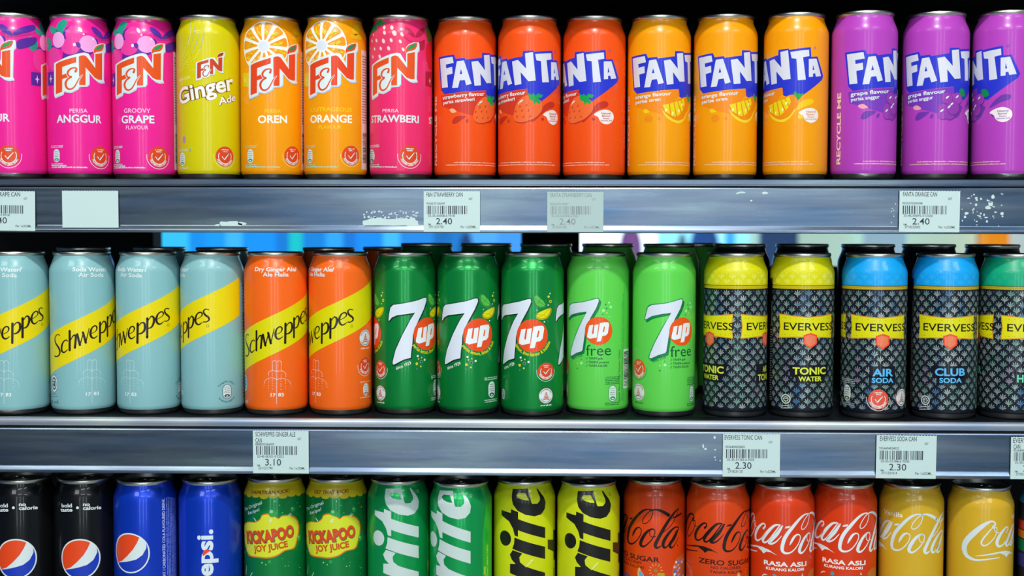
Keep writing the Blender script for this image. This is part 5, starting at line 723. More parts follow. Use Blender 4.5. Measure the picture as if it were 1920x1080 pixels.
   ["p","d8482a",2,0,[[36.49,18.78],[38.52,19.6],[40.56,18.78],[40.56,17.97],[38.52,18.78],[36.49,17.97]],[]],
   ["p","d8482a",2,0,[[35.81,17.43],[38.52,18.24],[41.23,17.43],[41.23,16.61],[38.52,17.43],[35.81,16.61]],[]],
   ["p","c05a3a",2,0,[[35.13,16.07],[38.52,16.89],[41.91,16.07],[41.91,15.26],[38.52,16.07],[35.13,15.26]],[]],
   ["r","9a5a50",2,38.52,19.19,5.69,0.54,20,160],
   ["r","3a8a94",2,38.52,19.19,5.69,0.54,205,335],
   ["m","e8f0e8",2,1.36,[33.1,10.04,43.94,10.04]],
  ],
  'certification_mark': [
   ["d","0a5a40",0,3.59,5.07,0,[-7.82,18.82]],
   ["p","d0e8e0",1,0,[[-4.43,18.82],[-4.48,19.57],[-4.6,20.3],[-4.8,21],[-5.08,21.64],[-5.43,22.21],[-5.83,22.69],[-6.29,23.09],[-6.78,23.37],[-7.29,23.55],[-7.82,23.61],[-8.35,23.55],[-8.87,23.37],[-9.36,23.09],[-9.82,22.69],[-10.22,22.21],[-10.57,21.64],[-10.84,21],[-11.05,20.3],[-11.17,19.57],[-11.21,18.82],[-11.17,18.08],[-11.05,17.35],[-10.84,16.65],[-10.57,16.01],[-10.22,15.44],[-9.82,14.95],[-9.36,14.56],[-8.87,14.27],[-8.35,14.1],[-7.82,14.04],[-7.29,14.1],[-6.78,14.27],[-6.29,14.56],[-5.83,14.95],[-5.43,15.44],[-5.08,16.01],[-4.8,16.65],[-4.6,17.35],[-4.48,18.08]],[[[-5.25,18.82],[-5.28,19.39],[-5.37,19.95],[-5.53,20.47],[-5.74,20.96],[-6,21.4],[-6.31,21.77],[-6.65,22.06],[-7.03,22.28],[-7.42,22.42],[-7.82,22.46],[-8.23,22.42],[-8.62,22.28],[-8.99,22.06],[-9.34,21.77],[-9.65,21.4],[-9.91,20.96],[-10.12,20.47],[-10.27,19.95],[-10.37,19.39],[-10.4,18.82],[-10.37,18.26],[-10.27,17.7],[-10.12,17.17],[-9.91,16.69],[-9.65,16.25],[-9.34,15.88],[-8.99,15.58],[-8.62,15.37],[-8.23,15.23],[-7.82,15.19],[-7.42,15.23],[-7.03,15.37],[-6.65,15.58],[-6.31,15.88],[-6,16.25],[-5.74,16.69],[-5.53,17.17],[-5.37,17.7],[-5.28,18.26]]]],
   ["p","d0e8e0",1,0,[[-5.59,18.82],[-6.32,19.7],[-6.24,21.06],[-7.2,20.95],[-7.82,21.98],[-8.45,20.95],[-9.41,21.06],[-9.33,19.7],[-10.06,18.82],[-9.33,17.95],[-9.41,16.59],[-8.45,16.7],[-7.82,15.67],[-7.2,16.7],[-6.24,16.59],[-6.32,17.95]],[[[-6.3,18.82],[-6.8,19.42],[-6.75,20.34],[-7.4,20.27],[-7.82,20.97],[-8.25,20.27],[-8.9,20.34],[-8.85,19.42],[-9.34,18.82],[-8.85,18.23],[-8.9,17.31],[-8.25,17.38],[-7.82,16.68],[-7.4,17.38],[-6.75,17.31],[-6.8,18.23]]]],
   ["m","d0e8e0",1,0.96,[-8.84,18.82,-6.81,18.82]],
  ],
  'side_panel': [
   ["t","b8e0c0",0,"Isipadu Bersih / Net Volume: 320ml",-18.82,13,-18.82,92,1.9,0.012,0],
   ["m","8ac09a",0,1,[-15.42,13,-15.42,118]],
  ],
 },
 'sevenup_free': {'paint': '62d652',
  'logo': [
   ["s","0c8a4e",0,1,[[-35.93,88.17],[-34.57,93.71],[-32.84,99.27],[-29.17,101.42],[-15.33,103.31],[-7.67,105.3],[-2.28,106.8],[-0.64,106.45],[-0.48,104.31],[-2.59,98.57],[-7.59,89.91],[-12.81,79],[-13.95,70.33],[-15.52,60.19],[-16.34,58.7],[-22.17,56.88],[-29.48,53.39],[-31.19,53.97],[-30.21,57.69],[-25.9,67.46],[-18.6,81.62],[-11.35,94.83],[-19.56,93.81],[-29.1,91.51],[-34.51,88.48],[-35.93,88.17]],[1.5]],
   ["p","0c8a4e",0,0,[[-34.33,86.27],[-32.97,91.81],[-31.24,97.37],[-27.57,99.52],[-13.73,101.41],[-6.07,103.4],[-0.68,104.9],[0.96,104.55],[1.12,102.41],[-0.99,96.67],[-5.99,88.01],[-11.21,77.1],[-12.35,68.43],[-13.92,58.29],[-14.74,56.8],[-20.57,54.98],[-27.88,51.49],[-29.59,52.07],[-28.61,55.79],[-24.3,65.56],[-17,79.72],[-9.75,92.93],[-17.96,91.91],[-27.5,89.61],[-32.91,86.58]],[]],
   ["s","0c8a4e",0,1,[[-34.33,86.27],[-32.97,91.81],[-31.24,97.37],[-27.57,99.52],[-13.73,101.41],[-6.07,103.4],[-0.68,104.9],[0.96,104.55],[1.12,102.41],[-0.99,96.67],[-5.99,88.01],[-11.21,77.1],[-12.35,68.43],[-13.92,58.29],[-14.74,56.8],[-20.57,54.98],[-27.88,51.49],[-29.59,52.07],[-28.61,55.79],[-24.3,65.56],[-17,79.72],[-9.75,92.93],[-17.96,91.91],[-27.5,89.61],[-32.91,86.58],[-34.33,86.27]],[1]],
   ["p","dde4f0",1,0,[[-35.93,88.17],[-34.57,93.71],[-32.84,99.27],[-29.17,101.42],[-15.33,103.31],[-7.67,105.3],[-2.28,106.8],[-0.64,106.45],[-0.48,104.31],[-2.59,98.57],[-7.59,89.91],[-12.81,79],[-13.95,70.33],[-15.52,60.19],[-16.34,58.7],[-22.17,56.88],[-29.48,53.39],[-31.19,53.97],[-30.21,57.69],[-25.9,67.46],[-18.6,81.62],[-11.35,94.83],[-19.56,93.81],[-29.1,91.51],[-34.51,88.48]],[]],
   ["d","f05a14",2,12.76,12.83,0,[-0.35,77.62]],
   ["p","eef2f2",3,0,[[-8.97,82.46],[-5.32,83.17],[-6.5,75.44],[-5.86,74.53],[-4.98,75.35],[-4.13,82.88],[-0.49,83.66],[-2,71.7],[-8.29,70.33],[-10.96,71.59],[-10.82,74.07]],[]],
   ["p","eef2f2",3,0,[[0.74,84.77],[5.07,85.48],[8.33,85.42],[9.26,83.42],[7.97,75.44],[6.05,73.51],[2.8,72.94],[1.7,68.32],[-2.11,67.88]],[[[4.33,81.67],[5.4,81.47],[4.53,76.86],[3.16,76.26]]]],
  ],
  'lettering': [
   ["t","0f5a34",0,"free",-11.92,54.89,11.22,55.45,9.78,0,0],
   ["t","0f5a34",0,"since 1929",-27.54,49.79,-15.49,53.85,2.13,0.01,0],
   ["t","0f5a34",0,"TANPA gula",-9.48,51.47,3.51,51.67,2.13,0.022,0],
   ["s","0f5a34",0,0,[[-12.06,52.22],[-11.52,51.53],[-10.54,53.3]],[0.45]],
   ["t","0f5a34",0,"TANPA pewarna",-9.46,48.09,9.16,48.19,2.13,0.022,0],
   ["s","0f5a34",0,0,[[-12.05,48.84],[-11.5,48.15],[-10.52,49.92]],[0.45]],
   ["t","0f5a34",0,"TANPA KALORI",-9.45,44.79,7.66,44.92,2.13,0.022,0],
   ["s","0f5a34",0,0,[[-12.03,45.53],[-11.49,44.84],[-10.51,46.61]],[0.45]],
  ],
  'bubbles_print': [
   ["d","1a7a4a",0,0.64,0.64,0,[6.02,101.57,3.15,92.51]],
   ["d","1a7a4a",0,0.71,0.71,0,[6.77,97.85]],
   ["d","b0f0a8",0,1.28,1.28,0,[3.86,96.08,10.72,99.22,-16.71,47.87]],
   ["d","c8f8c0",0,0.85,0.85,0,[9.15,103.18]],
   ["d","b8d84a",0,0.99,0.99,0,[7.17,93.91]],
   ["d","b0f0a8",0,0.57,0.57,0,[9.46,90.29]],
   ["d","1a7a4a",0,0.5,0.5,0,[-16.72,51.11]],
   ["d","0f6a3a",0,0.71,0.71,0,[-21.13,42.65]],
   ["d","b8d84a",0,0.85,0.85,0,[-21.15,47.2]],
  ],
  'nutrition_mark': [
   ["p","0f7a44",0,0,[[17.26,24.1],[16.71,26.01],[15.21,27.41],[13.15,27.92],[11.1,27.41],[9.59,26.01],[9.04,24.1],[9.04,16.84],[9.59,14.93],[11.1,13.53],[13.15,13.01],[15.21,13.53],[16.71,14.93],[17.26,16.84]],[]],
   ["p","dfeaea",1,0,[[16.76,23.89],[16.28,25.7],[14.96,27.02],[13.15,27.5],[11.35,27.02],[10.03,25.7],[9.54,23.89],[9.54,17.04],[10.03,15.24],[11.35,13.92],[13.15,13.44],[14.96,13.92],[16.28,15.24],[16.76,17.04]],[]],
   ["m","1f8a5a",2,0.84,[10.7,24.69,15.6,24.69,10.7,22.72,15.6,22.72,10.7,20.75,15.6,20.75,10.7,19.06,15.6,19.06]],
   ["d","1f8a5a",2,2.6,1.69,0,[13.15,16.25]],
   ["d","dfeaea",3,1.15,0.7,0,[13.15,15.97]],
   ["m","1f7a3a",3,0.98,[5.94,28.91,20.37,28.91,5.94,11.47,20.37,11.47,5.94,30.46,20.37,30.46,5.94,9.92,20.37,9.92,5.94,32,20.37,32,5.94,33.55,20.37,33.55,5.94,35.1,20.37,35.1]],
  ],
  'side_panel': [
   ["t","1f7a3a",0,"Isipadu Bersih/Net Volume: 320ml",21.66,12,21.66,59.65,2.4,0.015,0],
   ["m","3aa050",0,0.9,[24.26,13,24.26,105,25.86,13,25.86,111,27.46,13,27.46,117]],
   ["p","e6ece6",0,0,[[26.22,24],[39.22,24],[39.22,60],[26.22,60]],[]],
   ["b","202a22",1,27.22,38.22,26,58,24,0,4],
  ],
  'health_badge': [
   ["d","ee5a1c",0,8.86,8.86,0,[-43.95,43.12]],
   ["r","dfeaea",1,-43.95,43.12,6.2,0.62,-160,-20],
   ["r","dfeaea",1,-43.95,43.12,6.2,0.62,150,205],
   ["r","dfeaea",1,-43.95,43.12,6.2,0.62,-25,30],
   ["a","dfeaea",1,"PILIHAN LEBIH SIHAT",-43.95,43.12,8.33,200,340,1.77,0.03],
   ["s","dfeaea",1,0,[[-46.79,42.94],[-44.84,40.46],[-40.23,45.78]],[0.89,1.24,0.53]],
   ["m","dfeaea",1,1.06,[-47.14,48.62,-40.76,48.62,-46.26,47.02,-41.65,47.02]],
   ["r","0f8a4a",1,-43.95,43.12,10.28,0.49,170,370],
  ],
  'choice_badge': [
   ["d","ee6a2c",0,7.83,7.83,0,[-43.73,21.73]],
   ["d","dfeaea",1,7.53,7.53,0,[-43.73,21.73]],
   ["p","ee6a2c",2,0,[[-43.73,25.87],[-42.67,23.99],[-44.78,23.99]],[]],
   ["p","ee6a2c",2,0,[[-45.23,22.79],[-43.73,23.69],[-42.22,22.79],[-42.22,21.88],[-43.73,22.79],[-45.23,21.88]],[]],
   ["p","ee6a2c",2,0,[[-45.99,21.28],[-43.73,22.18],[-41.47,21.28],[-41.47,20.37],[-43.73,21.28],[-45.99,20.37]],[]],
   ["p","ee6a2c",2,0,[[-46.74,19.77],[-43.73,20.68],[-40.71,19.77],[-40.71,18.87],[-43.73,19.77],[-46.74,18.87]],[]],
   ["p","c05a3a",2,0,[[-47.49,18.27],[-43.73,19.17],[-39.96,18.27],[-39.96,17.36],[-43.73,18.27],[-47.49,17.36]],[]],
   ["r","9a5a50",2,-43.73,21.73,6.33,0.6,20,160],
   ["r","3a8a94",2,-43.73,21.73,6.33,0.6,205,335],
   ["m","0f7a44",2,1.51,[-49.75,11.56,-37.7,11.56]],
  ],
 },
 'evervess_tonic': {'paint': '171a26',
  'colour_cap': [
   ["p","dcd808",0,0,[[-90.32,119.66],[90.32,119.66],[90.32,144.5],[-90.32,144.5]],[]],
   ["p","cdb810",0,0,[[-90.32,116.34],[90.32,116.34],[90.32,119.16],[-90.32,119.16]],[]],
   ["F","dcd808",1,121.16,136,"cap"],
   41,
  ],
  'fan_pattern': 42,
  'logo': 43,
  'lettering': [
   ["p","14121e",2,0,[[-15.66,37.71],[21.07,37.88],[21.07,48.41],[-15.66,48.24]],[]],
   ["p","14121e",2,0,[[-10.53,31.76],[16.33,31.75],[16.33,40.15],[-10.53,40.16]],[]],
   ["t","d8e23a",3,"TONIC",-13.16,39.71,18.57,39.88,6.52,0.032,0],
   ["t","d8e23a",3,"WATER",-8.03,33.76,13.83,33.75,4.4,0.032,0],
   ["m","cfe0cc",0,1.2,[-23.04,10.33,-15.57,11.02,-23.99,8.06,-13.36,9.04]],
   ["p","14121e",2,0,[[49.3,31.71],[77.3,31.71],[77.3,48.71],[49.3,48.71]],[]],
   ["t","d8e23a",3,"AIR",58.3,40.71,68.3,40.71,5.6,0.032,0],
   ["t","d8e23a",3,"TONIK",51.3,33.31,75.3,33.31,5.8,0.032,0],
  ],
  'side_panel': 44,
  'certification_mark': [
   ["d","14121e",0,4.96,4.66,0,[-19.29,17.14]],
   ["p","cfe0cc",1,0,[[-14.61,17.14],[-14.67,17.83],[-14.84,18.5],[-15.12,19.14],[-15.51,19.73],[-15.98,20.25],[-16.54,20.7],[-17.17,21.06],[-17.85,21.33],[-18.56,21.49],[-19.29,21.54],[-20.03,21.49],[-20.74,21.33],[-21.42,21.06],[-22.04,20.7],[-22.6,20.25],[-23.08,19.73],[-23.46,19.14],[-23.74,18.5],[-23.92,17.83],[-23.97,17.14],[-23.92,16.46],[-23.74,15.79],[-23.46,15.15],[-23.08,14.56],[-22.6,14.04],[-22.04,13.59],[-21.42,13.23],[-20.74,12.96],[-20.03,12.8],[-19.29,12.75],[-18.56,12.8],[-17.85,12.96],[-17.17,13.23],[-16.54,13.59],[-15.98,14.04],[-15.51,14.56],[-15.12,15.15],[-14.84,15.79],[-14.67,16.46]],[[[-15.74,17.14],[-15.78,17.67],[-15.91,18.18],[-16.12,18.66],[-16.42,19.11],[-16.78,19.51],[-17.2,19.85],[-17.68,20.12],[-18.19,20.32],[-18.74,20.45],[-19.29,20.49],[-19.85,20.45],[-20.39,20.32],[-20.91,20.12],[-21.38,19.85],[-21.81,19.51],[-22.17,19.11],[-22.46,18.66],[-22.68,18.18],[-22.81,17.67],[-22.85,17.14],[-22.81,16.62],[-22.68,16.11],[-22.46,15.63],[-22.17,15.18],[-21.81,14.78],[-21.38,14.44],[-20.91,14.17],[-20.39,13.97],[-19.85,13.84],[-19.29,13.8],[-18.74,13.84],[-18.19,13.97],[-17.68,14.17],[-17.2,14.44],[-16.78,14.78],[-16.42,15.18],[-16.12,15.63],[-15.91,16.11],[-15.78,16.62]]]],
   ["p","cfe0cc",1,0,[[-16.2,17.14],[-17.22,17.95],[-17.11,19.2],[-18.43,19.09],[-19.29,20.05],[-20.15,19.09],[-21.48,19.2],[-21.37,17.95],[-22.38,17.14],[-21.37,16.34],[-21.48,15.09],[-20.15,15.19],[-19.29,14.24],[-18.43,15.19],[-17.11,15.09],[-17.22,16.34]],[[[-17.19,17.14],[-17.88,17.69],[-17.81,18.54],[-18.71,18.47],[-19.29,19.12],[-19.88,18.47],[-20.78,18.54],[-20.7,17.69],[-21.39,17.14],[-20.7,16.6],[-20.78,15.75],[-19.88,15.82],[-19.29,15.17],[-18.71,15.82],[-17.81,15.75],[-17.88,16.6]]]],
   ["m","cfe0cc",1,0.88,[-20.7,17.14,-17.89,17.14]],
  ],
 },
 'evervess_air': {'paint': '171a26',
  'colour_cap': 45,
  'fan_pattern': 42,
  'logo': 46,
  'lettering': [
   ["p","14121e",2,0,[[-8.72,37.27],[15.14,37.24],[15.14,48.07],[-8.72,48.1]],[]],
   ["p","14121e",2,0,[[-9.29,31.43],[15.6,31.4],[15.6,39.88],[-9.29,39.91]],[]],
   ["t","58b8f0",3,"AIR",-6.22,39.27,12.64,39.24,6.83,0.03,0],
   ["t","58b8f0",3,"SODA",-6.79,33.43,13.1,33.4,4.49,0.03,0],
  ],
  'side_panel': 47,
  'health_badge': [
   ["d","ee5236",0,8.78,8.78,0,[-0.7,18.75]],
   ["r","dfeaea",1,-0.7,18.75,6.14,0.61,-160,-20],
   ["r","dfeaea",1,-0.7,18.75,6.14,0.61,150,205],
   ["r","dfeaea",1,-0.7,18.75,6.14,0.61,-25,30],
   ["a","dfeaea",1,"PILIHAN LEBIH SIHAT",-0.7,18.75,8.25,200,340,1.76,0.03],
   ["s","dfeaea",1,0,[[-3.5,18.57],[-1.57,16.11],[2.99,21.38]],[0.88,1.23,0.53]],
   ["m","dfeaea",1,1.05,[-3.86,24.19,2.46,24.19,-2.98,22.61,1.59,22.61]],
   ["r","f0d0c0",1,-0.7,18.75,10.18,0.48,170,370],
  ],
  'choice_badge': [
   ["d","e04a3a",0,7.91,7.91,0,[24.18,19.5]],
   ["d","dfeaea",1,7.61,7.61,0,[24.18,19.5]],
   ["p","e04a3a",2,0,[[24.18,23.68],[25.25,21.78],[23.12,21.78]],[]],
   ["p","e04a3a",2,0,[[22.66,20.56],[24.18,21.48],[25.7,20.56],[25.7,19.65],[24.18,20.56],[22.66,19.65]],[]],
   ["p","e04a3a",2,0,[[21.9,19.04],[24.18,19.95],[26.46,19.04],[26.46,18.13],[24.18,19.04],[21.9,18.13]],[]],
   ["p","e04a3a",2,0,[[21.14,17.52],[24.18,18.43],[27.22,17.52],[27.22,16.61],[24.18,17.52],[21.14,16.61]],[]],
   ["p","c05a3a",2,0,[[20.38,16],[24.18,16.91],[27.98,16],[27.98,15.09],[24.18,16],[20.38,15.09]],[]],
   ["r","9a5a50",2,24.18,19.5,6.39,0.61,20,160],
   ["r","3a8a94",2,24.18,19.5,6.39,0.61,205,335],
  ],
  'nutrition_mark': [
   ["p","dfeaea",0,0,[[-26.61,25.3],[-27.23,27.63],[-28.93,29.32],[-31.25,29.95],[-33.57,29.32],[-35.27,27.63],[-35.89,25.3],[-35.89,19.84],[-35.27,17.52],[-33.57,15.82],[-31.25,15.2],[-28.93,15.82],[-27.23,17.52],[-26.61,19.84]],[]],
   ["m","6a6a3a",1,0.88,[-34.4,27,-28.09,27,-34.4,24.93,-28.09,24.93,-34.4,22.87,-28.09,22.87,-34.4,21.1,-28.09,21.1]],
   ["d","6a6a3a",1,3.34,1.77,0,[-31.25,18.15]],
   ["d","dfeaea",2,1.48,0.74,0,[-31.25,17.85]],
   ["m","b8c0c0",2,1.03,[-40.53,31.42,-21.97,31.42,-40.53,13.13,-21.97,13.13,-40.53,33.04,-21.97,33.04,-40.53,11.51,-21.97,11.51,-40.53,34.66,-21.97,34.66]],
  ],
 },
 'evervess_club': {'paint': '171a26',
  'colour_cap': 45,
  'fan_pattern': 42,
  'logo': 43,
  'lettering': [
   ["p","14121e",2,0,[[-12.75,37.44],[18.79,37.86],[18.79,48.69],[-12.75,48.27]],[]],
   ["p","14121e",2,0,[[-8.9,31.35],[15.88,31.65],[15.88,40.13],[-8.9,39.84]],[]],
   ["t","58b8f0",3,"CLUB",-10.25,39.44,16.29,39.86,6.83,0.03,0],
   ["t","58b8f0",3,"SODA",-6.4,33.35,13.38,33.65,4.49,0.03,0],
   ["m","d0d8d8",0,1.2,[-23.86,9.95,-14.43,11,-25.37,7.38,-13.41,8.75]],
  ],
  'side_panel': 44,
  'certification_mark': [
   ["d","14121e",0,4.65,4.65,0,[-18.95,16.71]],
   ["p","d0d8d8",1,0,[[-14.56,16.71],[-14.61,17.4],[-14.77,18.07],[-15.04,18.7],[-15.4,19.29],[-15.84,19.81],[-16.37,20.26],[-16.95,20.62],[-17.59,20.88],[-18.26,21.05],[-18.95,21.1],[-19.63,21.05],[-20.3,20.88],[-20.94,20.62],[-21.53,20.26],[-22.05,19.81],[-22.5,19.29],[-22.86,18.7],[-23.12,18.07],[-23.28,17.4],[-23.33,16.71],[-23.28,16.03],[-23.12,15.36],[-22.86,14.72],[-22.5,14.13],[-22.05,13.61],[-21.53,13.16],[-20.94,12.8],[-20.3,12.54],[-19.63,12.38],[-18.95,12.32],[-18.26,12.38],[-17.59,12.54],[-16.95,12.8],[-16.37,13.16],[-15.84,13.61],[-15.4,14.13],[-15.04,14.72],[-14.77,15.36],[-14.61,16.03]],[[[-15.61,16.71],[-15.65,17.23],[-15.77,17.74],[-15.97,18.23],[-16.25,18.67],[-16.59,19.07],[-16.99,19.41],[-17.43,19.68],[-17.92,19.88],[-18.42,20.01],[-18.95,20.05],[-19.47,20.01],[-19.98,19.88],[-20.46,19.68],[-20.91,19.41],[-21.3,19.07],[-21.64,18.67],[-21.92,18.23],[-22.12,17.74],[-22.24,17.23],[-22.28,16.71],[-22.24,16.19],[-22.12,15.68],[-21.92,15.2],[-21.64,14.75],[-21.3,14.35],[-20.91,14.01],[-20.46,13.74],[-19.98,13.54],[-19.47,13.42],[-18.95,13.38],[-18.42,13.42],[-17.92,13.54],[-17.43,13.74],[-16.99,14.01],[-16.59,14.35],[-16.25,14.75],[-15.97,15.2],[-15.77,15.68],[-15.65,16.19]]]],
   ["p","d0d8d8",1,0,[[-16.05,16.71],[-17,17.52],[-16.9,18.76],[-18.14,18.66],[-18.95,19.61],[-19.75,18.66],[-20.99,18.76],[-20.89,17.52],[-21.84,16.71],[-20.89,15.91],[-20.99,14.66],[-19.75,14.77],[-18.95,13.82],[-18.14,14.77],[-16.9,14.66],[-17,15.91]],[[[-16.98,16.71],[-17.62,17.26],[-17.55,18.1],[-18.4,18.03],[-18.95,18.68],[-19.49,18.03],[-20.34,18.1],[-20.27,17.26],[-20.92,16.71],[-20.27,16.16],[-20.34,15.32],[-19.49,15.39],[-18.95,14.74],[-18.4,15.39],[-17.55,15.32],[-17.62,16.16]]]],
   ["m","d0d8d8",1,0.88,[-20.26,16.71,-17.63,16.71]],
  ],
 },
 'evervess_green': {'paint': '171a26',
  'colour_cap': [
   ["p","0ea878",0,0,[[-90.32,119.66],[90.32,119.66],[90.32,144.5],[-90.32,144.5]],[]],
   ["p","b8a828",0,0,[[-90.32,116.34],[90.32,116.34],[90.32,119.16],[-90.32,119.16]],[]],
   ["F","0ea878",1,121.16,136,"cap"],
   41,
  ],
  'fan_pattern': 42,
  'logo': 46,
  'lettering': [
   ["p","14121e",2,0,[[-15.02,32.18],[10.98,32.18],[10.98,43.18],[-15.02,43.18]],[]],
   ["t","68d8b0",3,"H",-13.02,34.18,-7.42,34.18,6.88,0.03,0],
   ["p","14121e",3,0,[[-76.63,37.03],[-47.63,37.03],[-47.63,48.03],[-76.63,48.03]],[]],
   ["t","68d8b0",4,"ER",-59.63,39.03,-48.63,39.03,6.88,0.03,0],
  ],
  'side_panel': 47,
 },
 'pepsi_black': {'paint': '16171a',
  'logo': [
   ["d","dfeaea",0,18.71,18.71,0,[3.72,76.27]],
   ["p","ee4a1c",1,0,[[13.2,90.87],[11.62,91.78],[9.95,92.52],[8.22,93.08],[6.44,93.46],[4.63,93.65],[2.81,93.65],[0.99,93.46],[-0.79,93.08],[-2.52,92.52],[-4.18,91.78],[-5.76,90.87],[-7.24,89.8],[-8.59,88.58],[-9.81,87.22],[-10.88,85.75],[-11.79,84.17],[-12.53,82.51],[-13.09,80.77],[-13.47,78.99],[-13.66,77.18],[-13.66,75.36],[-13.47,73.55],[-13.09,71.77],[-12.53,70.03],[-11.79,68.37],[-10.88,66.79],[-10.54,66.29],[-4.7,68.41],[0.91,73.09],[7.09,79.64],[10.83,85.63]],[]],
   ["p","1a3cb8",1,0,[[-10.36,66.04],[-9.22,64.62],[-7.93,63.34],[-6.51,62.19],[-4.98,61.2],[-3.36,60.37],[-1.66,59.72],[0.1,59.25],[1.9,58.96],[3.72,58.87],[5.54,58.96],[7.34,59.25],[9.1,59.72],[10.8,60.37],[12.42,61.2],[13.95,62.19],[15.36,63.34],[16.65,64.62],[17.8,66.04],[18.79,67.57],[19.62,69.19],[20.27,70.89],[20.74,72.65],[21.03,74.45],[21.12,76.27],[21.03,78.09],[20.74,79.89],[20.27,81.65],[19.44,85.63],[19.25,80.95],[15.88,74.77],[10.27,70.66],[1.85,68.41],[-5.64,66.91]],[]],
  ],
  'lettering': [
   ["t","dfeaea",0,"bold",-13.71,123.34,-2.36,124.11,3.51,0.03,0],
   ["t","dfeaea",0,"taste",-15.26,119.24,-2,120.22,3.51,0.03,0],
   ["t","dfeaea",0,"no",7.34,125.1,13.27,124.68,3.51,0.03,0],
   ["t","dfeaea",0,"calorie",7.3,121.6,23.77,120.63,3.51,0.03,0],
   ["d","dfeaea",0,1.27,1.27,0,[2.55,123.75]],
  ],
 },
 'pepsi_globe': {'paint': '1040cc',
  'logo': [
   ["d","dfeaea",0,18.52,18.52,0,[-6.25,83.77]],
   ["p","ee4a1c",1,0,[[3.13,98.21],[1.57,99.11],[-0.08,99.85],[-1.79,100.4],[-3.55,100.78],[-5.35,100.97],[-7.15,100.97],[-8.94,100.78],[-10.71,100.4],[-12.42,99.85],[-14.07,99.11],[-15.63,98.21],[-17.09,97.15],[-18.43,95.95],[-19.63,94.61],[-20.69,93.15],[-21.59,91.59],[-22.33,89.94],[-22.88,88.23],[-23.26,86.46],[-23.45,84.67],[-23.45,82.87],[-23.26,81.07],[-22.88,79.31],[-22.33,77.6],[-21.59,75.95],[-20.69,74.39],[-20.36,73.89],[-14.58,75.99],[-9.03,80.62],[-2.91,87.1],[0.79,93.03]],[]],
   ["p","1a3cb8",1,0,[[-20.18,73.64],[-19.05,72.24],[-17.77,70.97],[-16.37,69.83],[-14.86,68.85],[-13.25,68.03],[-11.57,67.39],[-9.83,66.92],[-8.05,66.64],[-6.25,66.55],[-4.45,66.64],[-2.67,66.92],[-0.93,67.39],[0.76,68.03],[2.36,68.85],[3.88,69.83],[5.28,70.97],[6.55,72.24],[7.69,73.64],[8.67,75.16],[9.49,76.76],[10.13,78.45],[10.6,80.19],[10.88,81.97],[10.97,83.77],[10.88,85.57],[10.6,87.35],[10.13,89.09],[9.31,93.03],[9.12,88.4],[5.79,82.29],[0.23,78.21],[-8.1,75.99],[-15.51,74.51]],[]],
  ],
  'side_panel': [
   ["t","d8e0f4",0,"BERPERISA KOLA BERKARBONAT / CARBONATED COLA FLAVOURED DRINK",27.07,13.76,27.07,131.76,3,0.014,0],
   ["m","9ab0e8",0,1.2,[29.67,15.76,29.67,132.76,31.77,15.76,31.77,132.26,33.87,15.76,33.87,131.76,35.97,15.76,35.97,131.26,38.07,15.76,38.07,130.76,40.17,15.76,40.17,130.26,42.27,15.76,42.27,129.76]],
   ["t","e6ecf8",0,"pepsi.",86.67,61.76,86.67,121.76,14,0.03,0],
  ],
 },
 'pepsi_name': {'paint': '1040cc',
  'logo': [
   ["t","dfeaf4",0,"pepsi.",9.74,50.83,9.74,105.33,15.36,0.032,0],
   ["p","ee4a2c",1,1,[[0.58,81.17],[0.78,84.87],[3.48,86.97],[7.28,86.17],[4.48,83.77]],[]],
  ],
 },
 'kick_malay': {'paint': '0f8c46',
  'scalloped_collar': [
   48,
   ["t","8a2a10",1,"DAPATKAN KICK!",-20.18,134.64,21.08,135.71,3.19,0.03,0],
  ],
  'lettering': 49,
  'logo': 50,
  'bubbles_print': 51,
 },
 'kick_english': {'paint': '0f8c46',
  'scalloped_collar': [
   48,
   ["t","8a2a10",1,"GET THAT KICK!",-18.29,134.87,18.54,136,3.19,0.03,0],
  ],
  'lettering': 49,
  'logo': 50,
  'bubbles_print': 51,
 },
 'sprite_green': {'paint': '12a858',
  'logo': [
   ["p","ccdcd8",0,0,[[-10.25,141.01],[-9.92,134.53],[-8.17,127.85],[-4.01,122.58],[3.46,118.95],[11.97,117.2],[18.5,118.49],[22.77,122.91],[23.7,128.8],[22.08,133.95],[16.77,141.8],[15.46,141.53],[17.56,134.49],[17.48,131.63],[14.64,128.66],[9.65,128.68],[8.75,130.32],[6.05,142.25],[-9.96,141.5]],[[[-5.49,136.17],[-3.9,138.35],[3.52,138.4],[6.68,131.99],[2.49,132.28],[-2.6,133.77]]]],
   ["p","ccdcd8",0,0,[[-20.97,121.37],[-10.39,119.97],[-10.15,123.49],[-3.3,121.4],[-3.32,114.81],[23.38,105.69],[23.36,95.62],[-3.35,104.6],[-3.37,98.6],[-6.46,99.44],[-8.24,105.83],[-12.12,111.99],[-20.99,116.64]],[]],
   ["p","ccdcd8",0,0,[[-6.67,97.73],[23.34,87.85],[23.32,76.45],[-8.84,87.24],[-7.11,91.89]],[]],
   ["p","ccdcd8",0,0,[[-8.31,85.98],[0.6,83.36],[-2.11,79.61],[-1.41,75.11],[2.84,71.61],[23.29,63.83],[23.26,53.72],[-11.14,64.41],[-11.11,72.96],[-5.49,73.24],[-9.42,77.15],[-11.31,81.48]],[]],
   ["d","ccdcd8",0,6.55,7.02,0,[-16.59,95.89]],
   ["p","ccdcd8",0,0,[[-10,35.29],[32.3,35.29],[32.3,42.79],[22.3,43.29],[23.3,50.29],[19.3,57.29],[13.3,58.79],[-1,58.79],[-8,55.29],[-10,48.29]],[[[-3,43.79],[16.3,43.79],[16.8,49.29],[14.3,51.29],[-1,51.29],[-3.5,48.79]]]],
   ["r","ccdcd8",0,24.6,137.89,1.1,0.3,0,360],
  ],
  'side_panel': [
